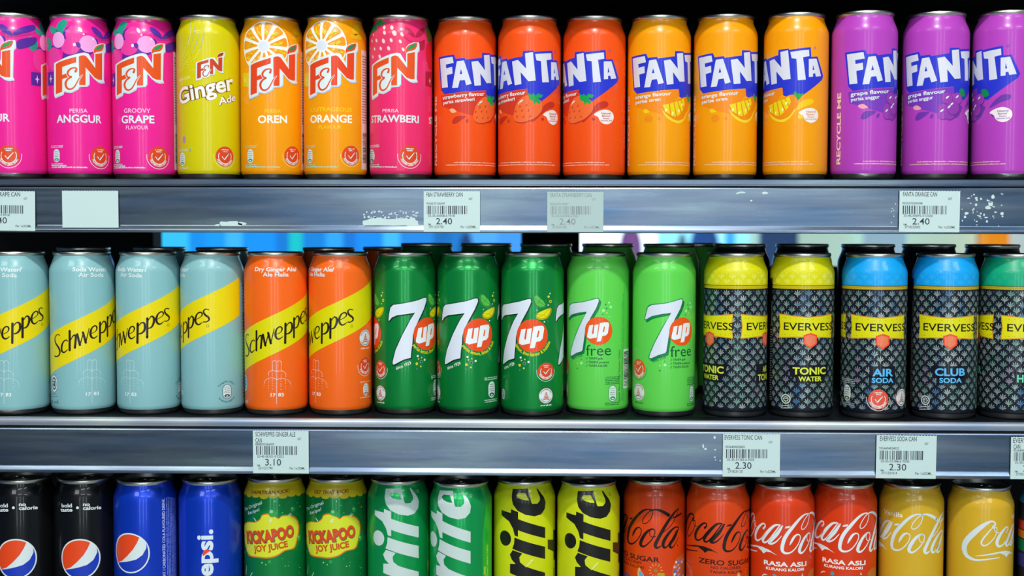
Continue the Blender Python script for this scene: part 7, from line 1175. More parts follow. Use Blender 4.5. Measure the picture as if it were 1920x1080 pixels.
def tab_mesh():
    bm = bmesh.new(); out, inn, inn2 = [], [], []
    n = 28
    for k in range(n):
        a = 2 * math.pi * k / n; w = 8.2 - 1.2 * math.sin(a)
        out.append((w * math.cos(a), 12.0 * math.sin(a) - 3.0))
    for k in range(16):
        a = 2 * math.pi * k / 16; inn.append((4.6 * math.cos(a), 3.6 * math.sin(a) - 8.2))
    tess = tessellate_polygon([[Vector((x, y, 0)) for x, y in out], [Vector((x, y, 0)) for x, y in inn]])
    allp = out + inn; top = [bm.verts.new((x * MM, y * MM, 146.2 * MM)) for x, y in allp]
    for t in tess:
        try: bm.faces.new([top[i] for i in t])
        except ValueError: pass
    r = bmesh.ops.extrude_face_region(bm, geom=bm.faces[:])
    for g in r['geom']:
        if isinstance(g, bmesh.types.BMVert): g.co.z -= 1.1 * MM
    bmesh.ops.recalc_face_normals(bm, faces=bm.faces[:])
    rv = bmesh.ops.create_cone(bm, cap_ends=True, segments=16, radius1=3.0 * MM, radius2=2.4 * MM, depth=2.3 * MM)['verts']
    for v in rv: v.co.z += 145.3 * MM
    me = bpy.data.meshes.new('pull_tab'); bm.to_mesh(me); bm.free(); me.materials.append(BARE); return me
TAB_ME = tab_mesh()

# ------------------------------------------------------------------ print engine: flat label art (u along the wall, v up, mm) laid round the can
TXT = {}
def text_geo(s, weight):
    key = (s, weight)
    if key in TXT: return TXT[key]
    c = bpy.data.curves.new('lettering', 'FONT'); c.body = s; c.offset = weight; c.resolution_u = 3 if len(s) < 12 else 2; c.dimensions = '2D'; c.fill_mode = 'BOTH'
    o = bpy.data.objects.new('lettering', c); me = o.to_mesh()
    v = [tuple(p.co[:2]) for p in me.vertices]; f = [tuple(p.vertices) for p in me.polygons]
    o.to_mesh_clear(); bpy.data.objects.remove(o); bpy.data.curves.remove(c)
    TXT[key] = (v, f); return v, f
hv, _ = text_geo('H', 0.0); CAP = max(p[1] for p in hv) - min(p[1] for p in hv)
def catmull(pts, closed, sub=5, extra=None):
    n = len(pts); out, ex = [], []
    if n < 3 and not closed: return pts, extra
    for i in range(n if closed else n - 1):
        g = (lambda k: k % n) if closed else (lambda k: min(max(k, 0), n - 1))
        p0, p1, p2, p3 = (pts[g(i + k)] for k in (-1, 0, 1, 2))
        for s in range(sub):
            t = s / sub
            out.append(tuple(0.5 * (2 * p1[d] + (p2[d] - p0[d]) * t + (2 * p0[d] - 5 * p1[d] + 4 * p2[d] - p3[d]) * t * t + (3 * p1[d] - p0[d] - 3 * p2[d] + p3[d]) * t ** 3) for d in (0, 1)))
            if extra: ex.append(extra[g(i)] * (1 - t) + extra[g(i + 1)] * t)
    if not closed:
        out.append(tuple(pts[-1])); 
        if extra: ex.append(extra[-1])
    return out, ex
def fill(loops):
    pts = [p for l in loops for p in l]
    return pts, [tuple(t) for t in tessellate_polygon([[Vector((x, y, 0)) for x, y in l] for l in loops])]
def ngon(cx, cy, rx, ry, rot):
    n = 8 if max(rx, ry) < 0.9 else (16 if max(rx, ry) < 3 else 40); c, s = math.cos(math.radians(rot)), math.sin(math.radians(rot))
    return [(cx + rx * math.cos(2 * math.pi * k / n) * c - ry * math.sin(2 * math.pi * k / n) * s, cy + rx * math.cos(2 * math.pi * k / n) * s + ry * math.sin(2 * math.pi * k / n) * c) for k in range(n)]
def ribbon(pts, w):
    v, f = [], []; n = len(pts)
    for i, p in enumerate(pts):
        a, b = pts[max(i - 1, 0)], pts[min(i + 1, n - 1)]; dx, dy = b[0] - a[0], b[1] - a[1]; l = math.hypot(dx, dy) or 1.0
        h = w[i] / 2; v += [(p[0] - dy / l * h, p[1] + dx / l * h), (p[0] + dy / l * h, p[1] - dx / l * h)]
    for i in range(n - 1): f.append((2 * i, 2 * i + 1, 2 * i + 3, 2 * i + 2))
    for p, h in ((pts[0], w[0]), (pts[-1], w[-1])):
        if h > 0.5:
            q = ngon(p[0], p[1], h / 2, h / 2, 0); o = len(v); v += q; f.append(tuple(range(o, o + len(q))))
    return v, f
def dashes(rows, h, seed):
    rnd = random.Random(seed); v, f = [], []
    for i in range(0, len(rows), 4):
        u0, v0, u1, v1 = rows[i:i + 4]; L = math.hypot(u1 - u0, v1 - v0) or 1.0; dx, dy = (u1 - u0) / L, (v1 - v0) / L; t = 0.0
        while t < L:
            w = min(h * (0.35 + 0.55 * rnd.random()), L - t); k = h * (0.55 + 0.45 * rnd.random()); x, y = u0 + dx * t, v0 + dy * t; o = len(v)
            v += [(x, y), (x + dx * w, y + dy * w), (x + dx * w - dy * k, y + dy * w + dx * k), (x - dy * k, y + dx * k)]; f.append((o, o + 1, o + 2, o + 3))
            t += w + h * (0.18 if rnd.random() < 0.8 else 0.6)
    return v, f
def fans(v0, v1):
    """staggered scallop rows of five-leaf fans"""
    cols = 18; pu = 2 * math.pi * R / cols; pv = 4.85; v, f = [], []; row = 0; y = v1 - pv
    while y > v0 - 0.2:
        for c in range(cols):
            x = -math.pi * R + pu * (c + (0.5 if row % 2 else 0.0)) + 0.5
            for ang, ln, wd in ((90, 5.3, 0.52), (63, 5.0, 0.48), (117, 5.0, 0.48), (38, 4.2, 0.42), (142, 4.2, 0.42)):
                a = math.radians(ang); ca, sa = math.cos(a), math.sin(a); o = len(v)
                for r_, w_ in ((0.3, 0.12), (ln * 0.62, wd), (ln * 0.9, wd * 0.75), (ln, 0.0), (ln * 0.9, -wd * 0.75), (ln * 0.62, -wd), (0.3, -0.12)):
                    px, py = x + ca * r_ - sa * w_, y - 0.8 + (sa * r_ + ca * w_)
                    v.append((px, min(max(py, v0), v1)))
                f.append(tuple(range(o, o + 7)))
            for du, dv, rr in ((pu / 2, 3.1, 0.42), (0, -0.9, 0.36)):
                q = ngon(x + du, min(max(y + dv, v0), v1), rr, rr, 0); o = len(v); v += q; f.append(tuple(range(o, o + len(q))))
        y -= pv; row += 1
    return v, f
def shape_geo(s):
    """-> (colour, layer, verts, faces, fine)   fine pieces need no cutting"""
    k, col, z = s[0], s[1], s[2]
    if k == 'p':
        loops = [catmull(s[4], True)[0] if s[3] else s[4]] + [h for h in s[5]]
        v, f = fill(loops); return col, z, v, f, False
    if k == 's':
        w = s[5] * len(s[4]) if len(s[5]) == 1 else s[5]
        pts, w = catmull(s[4], False, 5, w) if s[3] and len(s[4]) > 2 else (s[4], w)
        v, f = ribbon(pts, w); return col, z, v, f, max(w) < 1.0 and bool(s[3])
    if k == 'd':
        v, f = [], []
        for i in range(0, len(s[6]), 2):
            q = ngon(s[6][i], s[6][i + 1], s[3], s[4], s[5]); o = len(v); v += q; f.append(tuple(range(o, o + len(q))))
        return col, z, v, f, max(s[3], s[4]) < 1.0
    if k == 'r':
        cx, cy, r, w, a0, a1 = s[3:9]; n = max(6, int(abs(a1 - a0) / (9 if r > 2 else 24)))
        pts = [(cx + r * math.cos(math.radians(a0 + (a1 - a0) * i / n)), cy + r * math.sin(math.radians(a0 + (a1 - a0) * i / n))) for i in range(n + 1)]
        v, f = ribbon(pts, [w] * len(pts)); return col, z, v, f[:n], r < 12
    if k == 't':
        t, u0, v0, u1, v1, h, wt, sh = s[3:11]; tv, tf = text_geo(t, wt); x0 = min(p[0] for p in tv); x1 = max(p[0] for p in tv)
        L = math.hypot(u1 - u0, v1 - v0); dx, dy = (u1 - u0) / L, (v1 - v0) / L; sx = L / (x1 - x0); sy = h / (CAP + 2 * wt)
        v = []
        for x, y in tv:
            a = (x - x0) * sx; b = (y + wt) * sy; a += b * sh; v.append((u0 + dx * a - dy * b, v0 + dy * a + dx * b))
        return col, z, v, tf, h < 2.6
    if k == 'a':
        t, cx, cy, r, a0, a1, h, wt = s[3:11]; tv, tf = text_geo(t, wt); x0 = min(p[0] for p in tv); x1 = max(p[0] for p in tv); sy = h / CAP; sg = -1.0 if a1 > a0 else 1.0
        v = []
        for x, y in tv:
            a = math.radians(a0 + (a1 - a0) * (x - x0) / (x1 - x0)); q = r + sg * y * sy; v.append((cx + q * math.cos(a), cy + q * math.sin(a)))
        return col, z, v, tf, h < 2.6
    if k == 'm':
        v, f = dashes(s[4], s[3], len(s[4]) + int(s[3] * 100)); return col, z, v, f, True
    if k == 'b':
        u0, u1, v0, v1, n = s[3:8]; rnd = random.Random(s[9]); v, f = [], []
        for i in range(n):
            y = v0 + (v1 - v0) * i / n; hh = (v1 - v0) / n * (0.3 + 0.5 * rnd.random()); m = 6
            for j in range(m):
                a, b = u0 + (u1 - u0) * j / m, u0 + (u1 - u0) * (j + 1) / m; o = len(v); v += [(a, y), (b, y), (b, y + hh), (a, y + hh)]; f.append((o, o + 1, o + 2, o + 3))
        return col, z, v, f, True
    if k == 'k':
        v, f = [], []
        for i in range(s[5]):
            u = -math.pi * R + 2 * math.pi * R * i / s[5]; o = len(v); v += [(u, s[3] + 0.7), (u + 0.8, s[3] + 0.7), (u + 0.8, s[4] - 0.2), (u, s[4] - 0.2)]; f.append((o, o + 1, o + 2, o + 3))
        return col, z, v, f, True
    if k == 'F':
        v, f = fans(s[3], s[4]); return col, z, v, f, True
def wrap(name, shapes):
    """cut the flat shapes along the can's facets and bend them on to its wall"""
    mats, groups, big, small = [], [], bmesh.new(), bmesh.new()
    for s in shapes:
        if isinstance(s, int): s = SHARED[s]
        col, z, v, f, fine = shape_geo(s)
        fin = 'foil' if (s[0] == 'F' and s[5] == 'silver') else 'print'
        c = {'dcd808': 'ece65a', '12a4ee': '2fb0f2', '0ea878': '22b088'}.get(col, col) if s[0] == 'F' and fin == 'print' else col
        key = (c, fin)
        if key not in mats: mats.append(key)
        mi = mats.index(key); bm = small if fine else big
        w = 0.05 + 0.03 * z
        vs = [bm.verts.new((p[0], p[1], w)) for p in v]
        for t in f:
            if len(set(t)) < 3: continue
            try: fc = bm.faces.new([vs[i] for i in t])
            except ValueError: continue
            fc.material_index = mi
    if big.verts:
        us = [v.co.x for v in big.verts]; k0, k1 = math.ceil(min(us) / STEP), math.floor(max(us) / STEP)
        for k in range(k0, k1 + 1): bmesh.ops.bisect_plane(big, geom=big.verts[:] + big.edges[:] + big.faces[:], dist=1e-5, plane_co=(k * STEP, 0, 0), plane_no=(1, 0, 0))
        top = max(v.co.y for v in big.verts)
        for r_, z_ in PROF[3:-1]:
            if top > z_: bmesh.ops.bisect_plane(big, geom=big.verts[:] + big.edges[:] + big.faces[:], dist=1e-5, plane_co=(0, z_, 0), plane_no=(0, 1, 0))
    me0 = bpy.data.meshes.new('tmp'); small.to_mesh(me0); small.free()
    if me0.vertices: big.from_mesh(me0)
    bpy.data.meshes.remove(me0)
    nrm = []
    big.verts.ensure_lookup_table()
    for v in big.verts:
        u, h, w = v.co; k = math.floor(u / STEP + 1e-6); t = u / STEP - k; r, sl = prof(h); r += w
        a0, a1 = k * STEP / R - math.pi / 2, (k + 1) * STEP / R - math.pi / 2
        x = r * (math.cos(a0) * (1 - t) + math.cos(a1) * t); y = r * (math.sin(a0) * (1 - t) + math.sin(a1) * t)
        a = u / R - math.pi / 2; nrm.append(Vector((math.cos(a), math.sin(a), -sl)).normalized())
        v.co = (x * MM, y * MM, h * MM)
    me = bpy.data.meshes.new(name); big.normal_update(); big.to_mesh(me); big.free()
    flip = [p.index for p in me.polygons if p.normal.dot(Vector((p.center.x, p.center.y, 0))) < 0]
    if flip:
        for i in flip: me.polygons[i].flip()
        me.update()
    me.polygons.foreach_set('use_smooth', [True] * len(me.polygons))
    for c, fin in mats: me.materials.append(mat(c, fin))
    me.normals_split_custom_set_from_vertices(nrm)
    return me
FINISH = {'sevenup_malay': 'metal', 'sevenup_english': 'metal', 'sprite_green': 'metal', 'kick_malay': 'metal', 'kick_english': 'metal', 'pepsi_globe': 'metal', 'pepsi_name': 'metal', 'pepsi_black': 'metal'}
DESIGN = {}
MESH_OF_LIST = {}
def design(name):
    if name in DESIGN: return DESIGN[name]
    parts = {}
    for k, L in PRINTS[name].items():
        if k == 'paint': continue
        if isinstance(L, int) and k == 'lettering': L = SHARED[L]
        if isinstance(L, int):
            if L not in MESH_OF_LIST: MESH_OF_LIST[L] = wrap(k, SHARED[L])
            parts[k] = MESH_OF_LIST[L]
        elif k == 'lettering':               # each word a part, the tiny dashes and plates together
            words, rest = {}, []
            for s in L:
                q = SHARED[s] if isinstance(s, int) else s
                if q[0] in 'ta' and q[9 if q[0] == 'a' else 8] > 2.0: words.setdefault((q[3], round(q[4] / 25.0)), []).append(q)
                else: rest.append(q)
            for i, (w, qs) in enumerate(words.items()): parts['lettering.%03d' % i] = wrap('lettering', qs)
            if rest: parts['small_print'] = wrap('small_print', rest)
        else: parts[k] = wrap(k, L)
    DESIGN[name] = (body_mesh(PRINTS[name]['paint'], FINISH.get(name, 'paint')), parts)
    return DESIGN[name]
def place_can(name, x, y, z, rot, label, group, printed=True):
    body, parts = design(name)
    t = empty('drink_can', (x, y, z), math.radians(rot), label=label, category='can', group=group)
    link('body', body, t); link('base', BASE_ME, t)
    lid = link('lid', LID_ME, t); tab = link('pull_tab', TAB_ME, lid)
    tab.rotation_euler = (0, 0, math.radians((int(abs(x) * 7919) % 360)))
    if printed:
        for k, me in parts.items():
            p = link(k.split('.')[0], me, t)
            if k in ('small_print', 'fan_pattern', 'bubbles_print', 'sparkle_print', 'fountain_emblem'): p['kind'] = 'stuff'   # specks too fine to pick apart
    return t
LABELS = [[
 'magenta grape soda can cut off by the left edge, top shelf',
 'magenta grape soda can lettered PERISA ANGGUR, fully in view',
 'magenta grape soda can lettered GROOVY GRAPE FLAVOUR',
 'yellow ginger soda can with a dotted silver swirl',
 'orange soda can with a citrus slice, lettered PERISA OREN',
 'orange soda can with a citrus slice, lettered OUTRAGEOUS ORANGE FLAVOUR',
 'pink strawberry soda can lettered PERISA STRAWBERI',
 'red-orange strawberry soda can with blue logo, next to the pink can',
 'middle one of the three red-orange strawberry soda cans with blue logo',
 'red-orange strawberry soda can with blue logo, next to the amber cans',
 'amber orange soda can with blue logo, next to the red-orange cans',
 'middle one of the three amber orange soda cans with blue logo',
 'amber orange soda can with white flavour drop showing, next to the purple cans',
 'purple grape soda can with RECYCLE ME lettering, next to the amber cans',
 'middle one of the three purple grape soda cans with blue logo',
 'purple grape soda can cut off by the right edge, top shelf'], [
 'pale blue soda water can cut off by the left edge, middle shelf',
 'pale blue soda water can showing the start of the black script on its yellow band',
 'pale blue soda water can with the dotted fountain at its left side',
 'pale blue soda water can with a nutrition mark, next to the orange cans',
 'orange ginger ale can showing the whole black script, next to the pale blue cans',
 'orange ginger ale can with three small marks, next to the green cans',
 'dark green lemon-lime can with big white 7, next to the orange cans',
 'middle one of the three dark green lemon-lime cans with big white 7',
 'dark green lemon-lime can with white seven and pyramid badge, next to light green cans',
 'light green sugar-free lemon-lime can with barcode at its side, next to dark green cans',
 'light green sugar-free lemon-lime can with two round badges, next to the black cans',
 'black fan-patterned tonic can with yellow top, turned between its two yellow banners',
 'black fan-patterned can with yellow top, lettered TONIC WATER in full',
 'black fan-patterned can with blue top, lettered AIR SODA',
 'black fan-patterned can with blue top, lettered CLUB SODA',
 'black fan-patterned can with green top at the right edge, middle shelf'], [
 'black cola can with round red white and blue emblem, cut off by the left edge',
 'black cola can with round emblem, lettered bold taste no calorie, next to the blue cans',
 'blue cola can with a round red white and blue emblem',
 'blue cola can with white lettering running up its side',
 'green citrus soda can with yellow collar lettered DAPATKAN KICK',
 'green citrus soda can with yellow collar lettered GET THAT KICK',
 'green lemon-lime can with white vertical lettering, next to the yellow collared cans',
 'green lemon-lime can with white vertical lettering and a lime green side panel',
 'lime yellow can with black vertical lettering, next to the green cans',
 'lime yellow can with black vertical lettering, next to the red cola cans',
 'red cola can with black script reading Cola in full',
 'red cola can with black script, lettered ZERO SUGAR in full',
 'red cola can with white script, next to the black scripted red cans',
 'red cola can with white script, next to the golden cans',
 'golden vanilla cola can lettered Vanilla above white script',
 'golden vanilla cola can showing the first white capital C',
 'dark striped can, a sliver at the right edge of the bottom shelf']]
GROUPS = ['cans in the front row of the top shelf', 'cans in the front row of the middle shelf', 'cans in the front row of the bottom shelf']
for ri, (z, row) in enumerate(CAN_ROWS):
    for i, (nm, x, y, rot) in enumerate(row):
        place_can(nm, x, y, z, rot, LABELS[ri][i], GROUPS[ri])

# ------------------------------------------------------------------ shelf tiers
X0, X1, DEPTH = -0.72, 0.72, 0.46
RAIL_M = brushed('rail_metal', '7f8f9c', 0.24, 0.36, 1.0)
LIP_M = brushed('lip_metal', 'b4bec4', 0.42, 0.58, 2.0)
BOARD_M = brushed('board_metal', '20262c', 0.3, 0.5, 0.6, 0.6)
BACK_M = mat('0b0c0e', 'dull')
SQUARE = [(0.004, 0.0), (0.0008, 0.0), (0.0, -0.0008), (0.0, -0.0048), (-0.0006, -0.0054), (-0.0006, -0.006), (0.004, -0.006)]
def tier(ztop, lip_h, label, rail=True):
    t = empty('display_shelf', (0, 0, ztop), label=label, category='shelf')
    link('board', box_mesh('board', X0, X1, 0.003, DEPTH, -0.006, 0.0, BOARD_M), t)
    link('front_lip', extrude_profile('front_lip', [(0.004, 0.0), (0.0030, -0.0001), (0.0018, -0.0007), (0.0008, -0.0018), (0.0002, -0.0032), (0.0, -0.0046), (0.0, -lip_h + 0.0006), (0.0006, -lip_h), (0.004, -lip_h)] if lip_h > 0.007 else SQUARE, X0, X1, LIP_M if lip_h > 0.007 else RAIL_M), t)
    if rail:
        a = -lip_h - 0.0014; b = a - 0.0402
        link('price_rail', extrude_profile('price_rail', [(0.004, a), (-0.002, a), (-0.0036, a - 0.0004), (-0.004, a - 0.0012), (-0.004, b + 0.0066), (-0.0042, b + 0.0060), (-0.0058, b + 0.0030), (-0.0060, b + 0.0022), (-0.0060, b + 0.0008), (-0.0052, b + 0.0001), (-0.004, b), (0.004, b)], X0, X1, RAIL_M), t)
        link('rail_gap', box_mesh('rail_gap', X0, X1, 0.0012, 0.004, a, -lip_h, BACK_M), t)
    return t
Z1, Z2, Z3 = CAN_ROWS[0][0], CAN_ROWS[1][0], CAN_ROWS[2][0]
tier(Z1, 0.0060, 'steel shelf with price rail under the top row of cans')
tier(Z2, 0.0080, 'steel shelf with price rail under the middle row of cans')
tier(Z3, 0.0080, 'steel shelf under the bottom row of cans')
tier(1.6790, 0.0060, 'dark shelf just above the top row of cans')
frame = empty('storage_rack', (0, DEPTH, 0), label='black rack with uprights behind the shelves', category='rack')
link('light_stop_panel', box_mesh('light_stop_panel', X0, X1, 0.002, 0.012, Z1 - 0.012, 1.90, BACK_M), frame)  # unseen panels added so no shop light shows between the cans
link('light_stop_panel', box_mesh('light_stop_panel', X0, X1, 0.002, 0.012, 0.6, Z2 - 0.004, BACK_M), frame)
link('gap_blocker', box_mesh('gap_blocker', X0, X1, -0.03, -0.022, Z2, Z2 + 0.125, BACK_M), frame)  # added behind the cans to block background light in the gaps
for a, b in ((-0.72, -0.498), (-0.030, 0.044)):
    link('upright', box_mesh('upright', a, b, 0.014, 0.05, 0.0, 1.90, BACK_M), frame)
# black riser strips that lift the second row of cans
for a, b, h in ((-0.62, -0.1585, 0.0028), (-0.1575, 0.62, 0.0072)):
    link('can_riser', box_mesh('can_riser', a, b, 0.086, 0.30, Z2, Z2 + h, mat('101214', 'plastic')), None, label='thin black riser strip lifting the rear cans' + (' at the left' if a < -0.5 else ' at the right'), category='riser')
REAR = [(-0.455, 0.1165, 'soda_water'), (-0.383, 0.128, 'soda_water'), (-0.318, 0.119, 'soda_water'), (-0.213, 0.122, 'ginger_ale'), (-0.161, 0.172, 'ginger_ale'),
        (-0.116, 0.121, 'sevenup_malay'), (-0.058, 0.128, 'sevenup_malay'), (0.001, 0.121, 'sevenup_english'), (0.062, 0.128, 'sevenup_free'), (0.122, 0.121, 'sevenup_free'), (0.156, 0.178, 'sevenup_free'),
        (0.190, 0.119, 'evervess_tonic'), (0.252, 0.127, 'evervess_tonic'), (0.314, 0.119, 'evervess_air'), (0.375, 0.127, 'evervess_club'), (0.434, 0.120, 'evervess_green')]
REAR_LABELS = ['dark-lidded can behind the second pale blue can', 'dark-lidded can behind the third pale blue can', 'dark-lidded can behind the fourth pale blue can', 'dark-lidded can behind the right orange ginger ale can', 'dark-lidded can deep between the orange and dark green cans', 'dark-lidded can behind the left dark green can', 'dark-lidded can behind the middle dark green can', 'dark-lidded can behind the right dark green can', 'dark-lidded can behind the left light green can', 'dark-lidded can behind the right light green can', 'dark-lidded can deep between the light green and yellow-topped cans', 'dark-lidded can behind the left yellow-topped can', 'dark-lidded can behind the right yellow-topped can', 'dark-lidded can behind the left blue-topped can', 'dark-lidded can behind the right blue-topped can', 'dark-lidded can behind the green-topped can at the right edge']
for (x, y, nm), lb in zip(REAR, REAR_LABELS):
    h = 0.0028 if x < -0.158 else 0.0072
    place_can(nm, x, y, Z2 + h, 40.0, lb, 'second row cans on the middle shelf', False)

# ------------------------------------------------------------------ price tags on the rails
PAPER = mat('c8dedc', 'paper'); INK = mat('3c434c', 'paper')
def flat_mesh(name, items, m, y):
    v, f = [], []
    for tv, tf in items:
        o = len(v); v += [(a, y, b) for a, b in tv]; f += [tuple(i + o for i in t) for t in tf]
    me = mesh_of(name, v, f, m)
    return me
def line_text(t, x0, x1, y, h, wt=0.008):
    tv, tf = text_geo(t, wt); a = min(p[0] for p in tv); b = max(p[0] for p in tv)
    return [(x0 + (p[0] - a) / (b - a) * (x1 - x0), y + p[1] * h / CAP) for p in tv], tf
def tag(x0, z0, x1, z1, label, name, code, num, price, serial, per, ink, paper=PAPER, tilt=0.0, blank=False):
    w, h = x1 - x0, z1 - z0
    top = []; n = 40
    for i in range(n + 1): top.append((w * (1 - i / n), h - (0.0006 if i % 2 else 0.0)))
    out = [(0, 0), (w, 0)] + top
    T_ = 0.00025; k = len(out)
    v = [(a, -T_, b) for a, b in out] + [(a, 0.0, b) for a, b in out]
    f = [tuple(range(k)), tuple(range(2 * k - 1, k - 1, -1))] + [((i + 1) % k, i, i + k, (i + 1) % k + k) for i in range(k)]
    o = link('price_tag', mesh_of('price_tag', v, f, paper), None, label=label, category='price tag', group='paper price tags on the shelf rails')
    o.location = (x0, -0.0061, z0); o.rotation_euler = (0, math.radians(tilt), 0)
    if blank: return
    y = -T_ - 0.00005; U = w / 105.0; Hh = h / 77.0
    P = lambda px, py: (px * U, h - py * Hh)
    it = []
    for i, (t, a, b) in enumerate(name): it.append(line_text(t, P(a, 0)[0], P(b, 0)[0], P(0, 11 + 11 * i)[1], 8.0 * Hh))
    it.append(line_text('RM', P(8, 0)[0], P(13, 0)[0], P(0, 65)[1], 3.4 * Hh)); it.append(line_text(price, P(23, 0)[0], P(53, 0)[0], P(0, 63)[1], 11.5 * Hh, 0.006))
    it.append(line_text('GST', P(84, 0)[0], P(91, 0)[0], P(0, 17)[1], 4.0 * Hh))
    it.append(line_text(serial, P(10, 0)[0], P(37, 0)[0], P(0, 70)[1], 4.4 * Hh)); it.append(line_text(per, P(69, 0)[0], P(98, 0)[0], P(0, 70)[1], 4.4 * Hh))
    it.append(line_text(code, P(5, 0)[0], P(40, 0)[0], P(0, 26 if len(name) == 1 else 27)[1], 4.2 * Hh)); it.append(line_text(num, P(8, 0)[0], P(58, 0)[0], P(0, 49)[1], 4.2 * Hh))
    link('lettering', flat_mesh('tag_lettering', it, ink, y), o)
    rnd = random.Random(code); bars, x = [], 6.0
    while x < 82:
        wd = rnd.choice((0.8, 0.8, 1.5, 2.1)); a, c = P(x, 28), P(min(x + wd, 83), 44); bars.append(([(a[0], c[1]), (c[0], c[1]), (c[0], a[1]), (a[0], a[1])], [(0, 1, 2, 3)])); x += wd + rnd.choice((0.8, 1.2, 1.8, 2.4))
    link('barcode', flat_mesh('tag_barcode', bars, ink, y), o)
tag(-0.5037, 1.4183, -0.4525, 1.4538, 'price tag cut off by the left edge on the upper rail', [('FANTA GRAPE CAN', 5, 78)], '9555570105047', '35-35-00093-9 F018', '2.40', '0711231750', 'Per 1x325ML', INK, tilt=0.6)
tag(-0.4280, 1.4208, -0.3778, 1.4538, 'blank white price tag on the upper rail', [], '', '', '', '', '', INK, blank=True)
tag(-0.1067, 1.4178, -0.0572, 1.4537, 'price tag lettered STRAWBERRY CAN, dark print, upper rail', [('F&N STRAWBERRY CAN', 5, 73)], '9556570105047', '35-35-00008-6 F018', '2.40', '0711231750', 'Per 1x325ML', INK)
tag(0.0019, 1.4178, 0.0512, 1.4533, 'grey price tag with glare painted into paper and print, upper rail', [('FANTA STRAWBERRY CAN', 5, 83)], '9556570105047', '35-35-00094-6 F02', '2.40', '2718231002', 'Per 1x325ML', mat('8a9696', 'paper'), mat('aec4c2', 'paper'))  # glare on this tag put into greyer paper and paler ink
tag(0.3085, 1.4184, 0.3608, 1.4545, 'price tag lettered ORANGE CAN beside paper flakes, upper rail', [('FANTA ORANGE CAN', 6, 65)], '9555570200098', '35-45-00095-0 C020', '2.40', '2718232002', 'Per 1x325ML', INK, tilt=0.3)
tag(-0.2596, 1.2024, -0.2097, 1.2408, 'price tag lettered GINGER ALE CAN on the lower rail', [('SCHWEPPES GINGER ALE', 5, 80), ('CAN', 5, 17)], '8888002066000', '35-45-00101-0 C023', '3.10', '2611231740', 'Per 1x320ML', INK)
tag(0.1575, 1.2023, 0.2077, 1.2405, 'price tag lettered TONIC CAN on the lower rail', [('EVERVESS TONIC CAN', 3, 72)], '9556404025820', '35-35-01183-6 F005', '2.30', '2718231120', 'Per 1x325ML', INK)
tag(0.2918, 1.2018, 0.3442, 1.2403, 'price tag lettered SODA CAN on the lower rail', [('EVERVESS SODA CAN', 6, 70)], '9556404024022', '35-35-01184-6 F005', '2.30', '0711231014', 'Per 1x325ML', INK, tilt=0.4)
tag(0.4091, 1.2017, 0.4590, 1.2392, 'price tag cut off by the right edge on the lower rail', [('EVERVESS', 4, 40), ('CAN', 5, 17)], '9556404024039', '35-35-01185-6 F005', '2.30', '2718231014', 'Per 1x325ML', INK)

# scraps of old stickers left on the upper rail
def scraps(name, label, pieces, seed):
    rnd = random.Random(seed); v, f = [], []; cx = sum(p[0] for p in pieces) / len(pieces); cz = sum(p[1] for p in pieces) / len(pieces)
    for x, z, rx, rz in pieces:
        n = 22 if rx > 0.004 else 9; ring = []
        for k in range(n):
            a = 2 * math.pi * k / n; q = 0.72 + 0.5 * rnd.random(); ca, sa = math.cos(a), math.sin(a)
            e = 1.0 / max(abs(ca), abs(sa)) if rx > 0.004 else 1.0
            ring.append((x - cx + rx * ca * min(e, 1.35) * (q if abs(sa) > 0.4 else 1.0), z - cz + rz * sa * min(e, 1.35) * q))
        o = len(v); v += [(a, -0.0002, b) for a, b in ring] + [(a, 0.0, b) for a, b in ring]
        f += [tuple(range(o, o + n))] + [(o + (i + 1) % n, o + i, o + n + i, o + n + (i + 1) % n) for i in range(n)]
    ob = link(name, mesh_of(name, v, f, PAPER), None, label=label, category='sticker scrap'); ob.location = (cx, -0.0041, cz)
scraps('sticker_scrap', 'small white torn sticker scrap right of the blank tag', [(-0.278, 1.4235, 0.010, 0.0030), (-0.268, 1.4245, 0.004, 0.0016), (-0.290, 1.4228, 0.003, 0.0012)], 2)
rs = random.Random(5)
scraps('sticker_scrap', 'wide white torn sticker scrap left of the STRAWBERRY tag', [(-0.1365, 1.4258, 0.0245, 0.0042), (-0.136, 1.4215, 0.0248, 0.0014)] + [(-0.160 + 0.047 * rs.random(), 1.4300 + 0.006 * rs.random() ** 2, 0.0006 + 0.0009 * rs.random(), 0.0005 + 0.0006 * rs.random()) for _ in range(34)] + [(-0.158 + 0.0075 * k, 1.4190, 0.0012, 0.0016) for k in range(7)], 3)
scraps('sticker_scrap', 'three tiny white paper chips near the top of the upper rail', [(0.172, 1.4527, 0.0036, 0.0008), (0.1685, 1.4519, 0.0018, 0.0006), (0.1925, 1.4522, 0.0028, 0.0012), (0.1805, 1.4455, 0.0010, 0.0008)], 4)
scraps('sticker_scrap', 'scattered white paper flakes right of the ORANGE tag', [(0.363 + 0.036 * rs.random(), 1.4235 + 0.029 * rs.random(), 0.0004 + 0.0012 * rs.random() ** 2, 0.0004 + 0.001 * rs.random() ** 2) for _ in range(42)] + [(0.388, 1.4430, 0.0020, 0.0026), (0.386, 1.4395, 0.0026, 0.0016), (0.3675, 1.4345, 0.0018, 0.0012), (0.3900, 1.4490, 0.0016, 0.0018)] + [(0.306 - 0.004 * rs.random(), 1.421 + 0.028 * rs.random(), 0.0005, 0.0006) for _ in range(8)], 6)
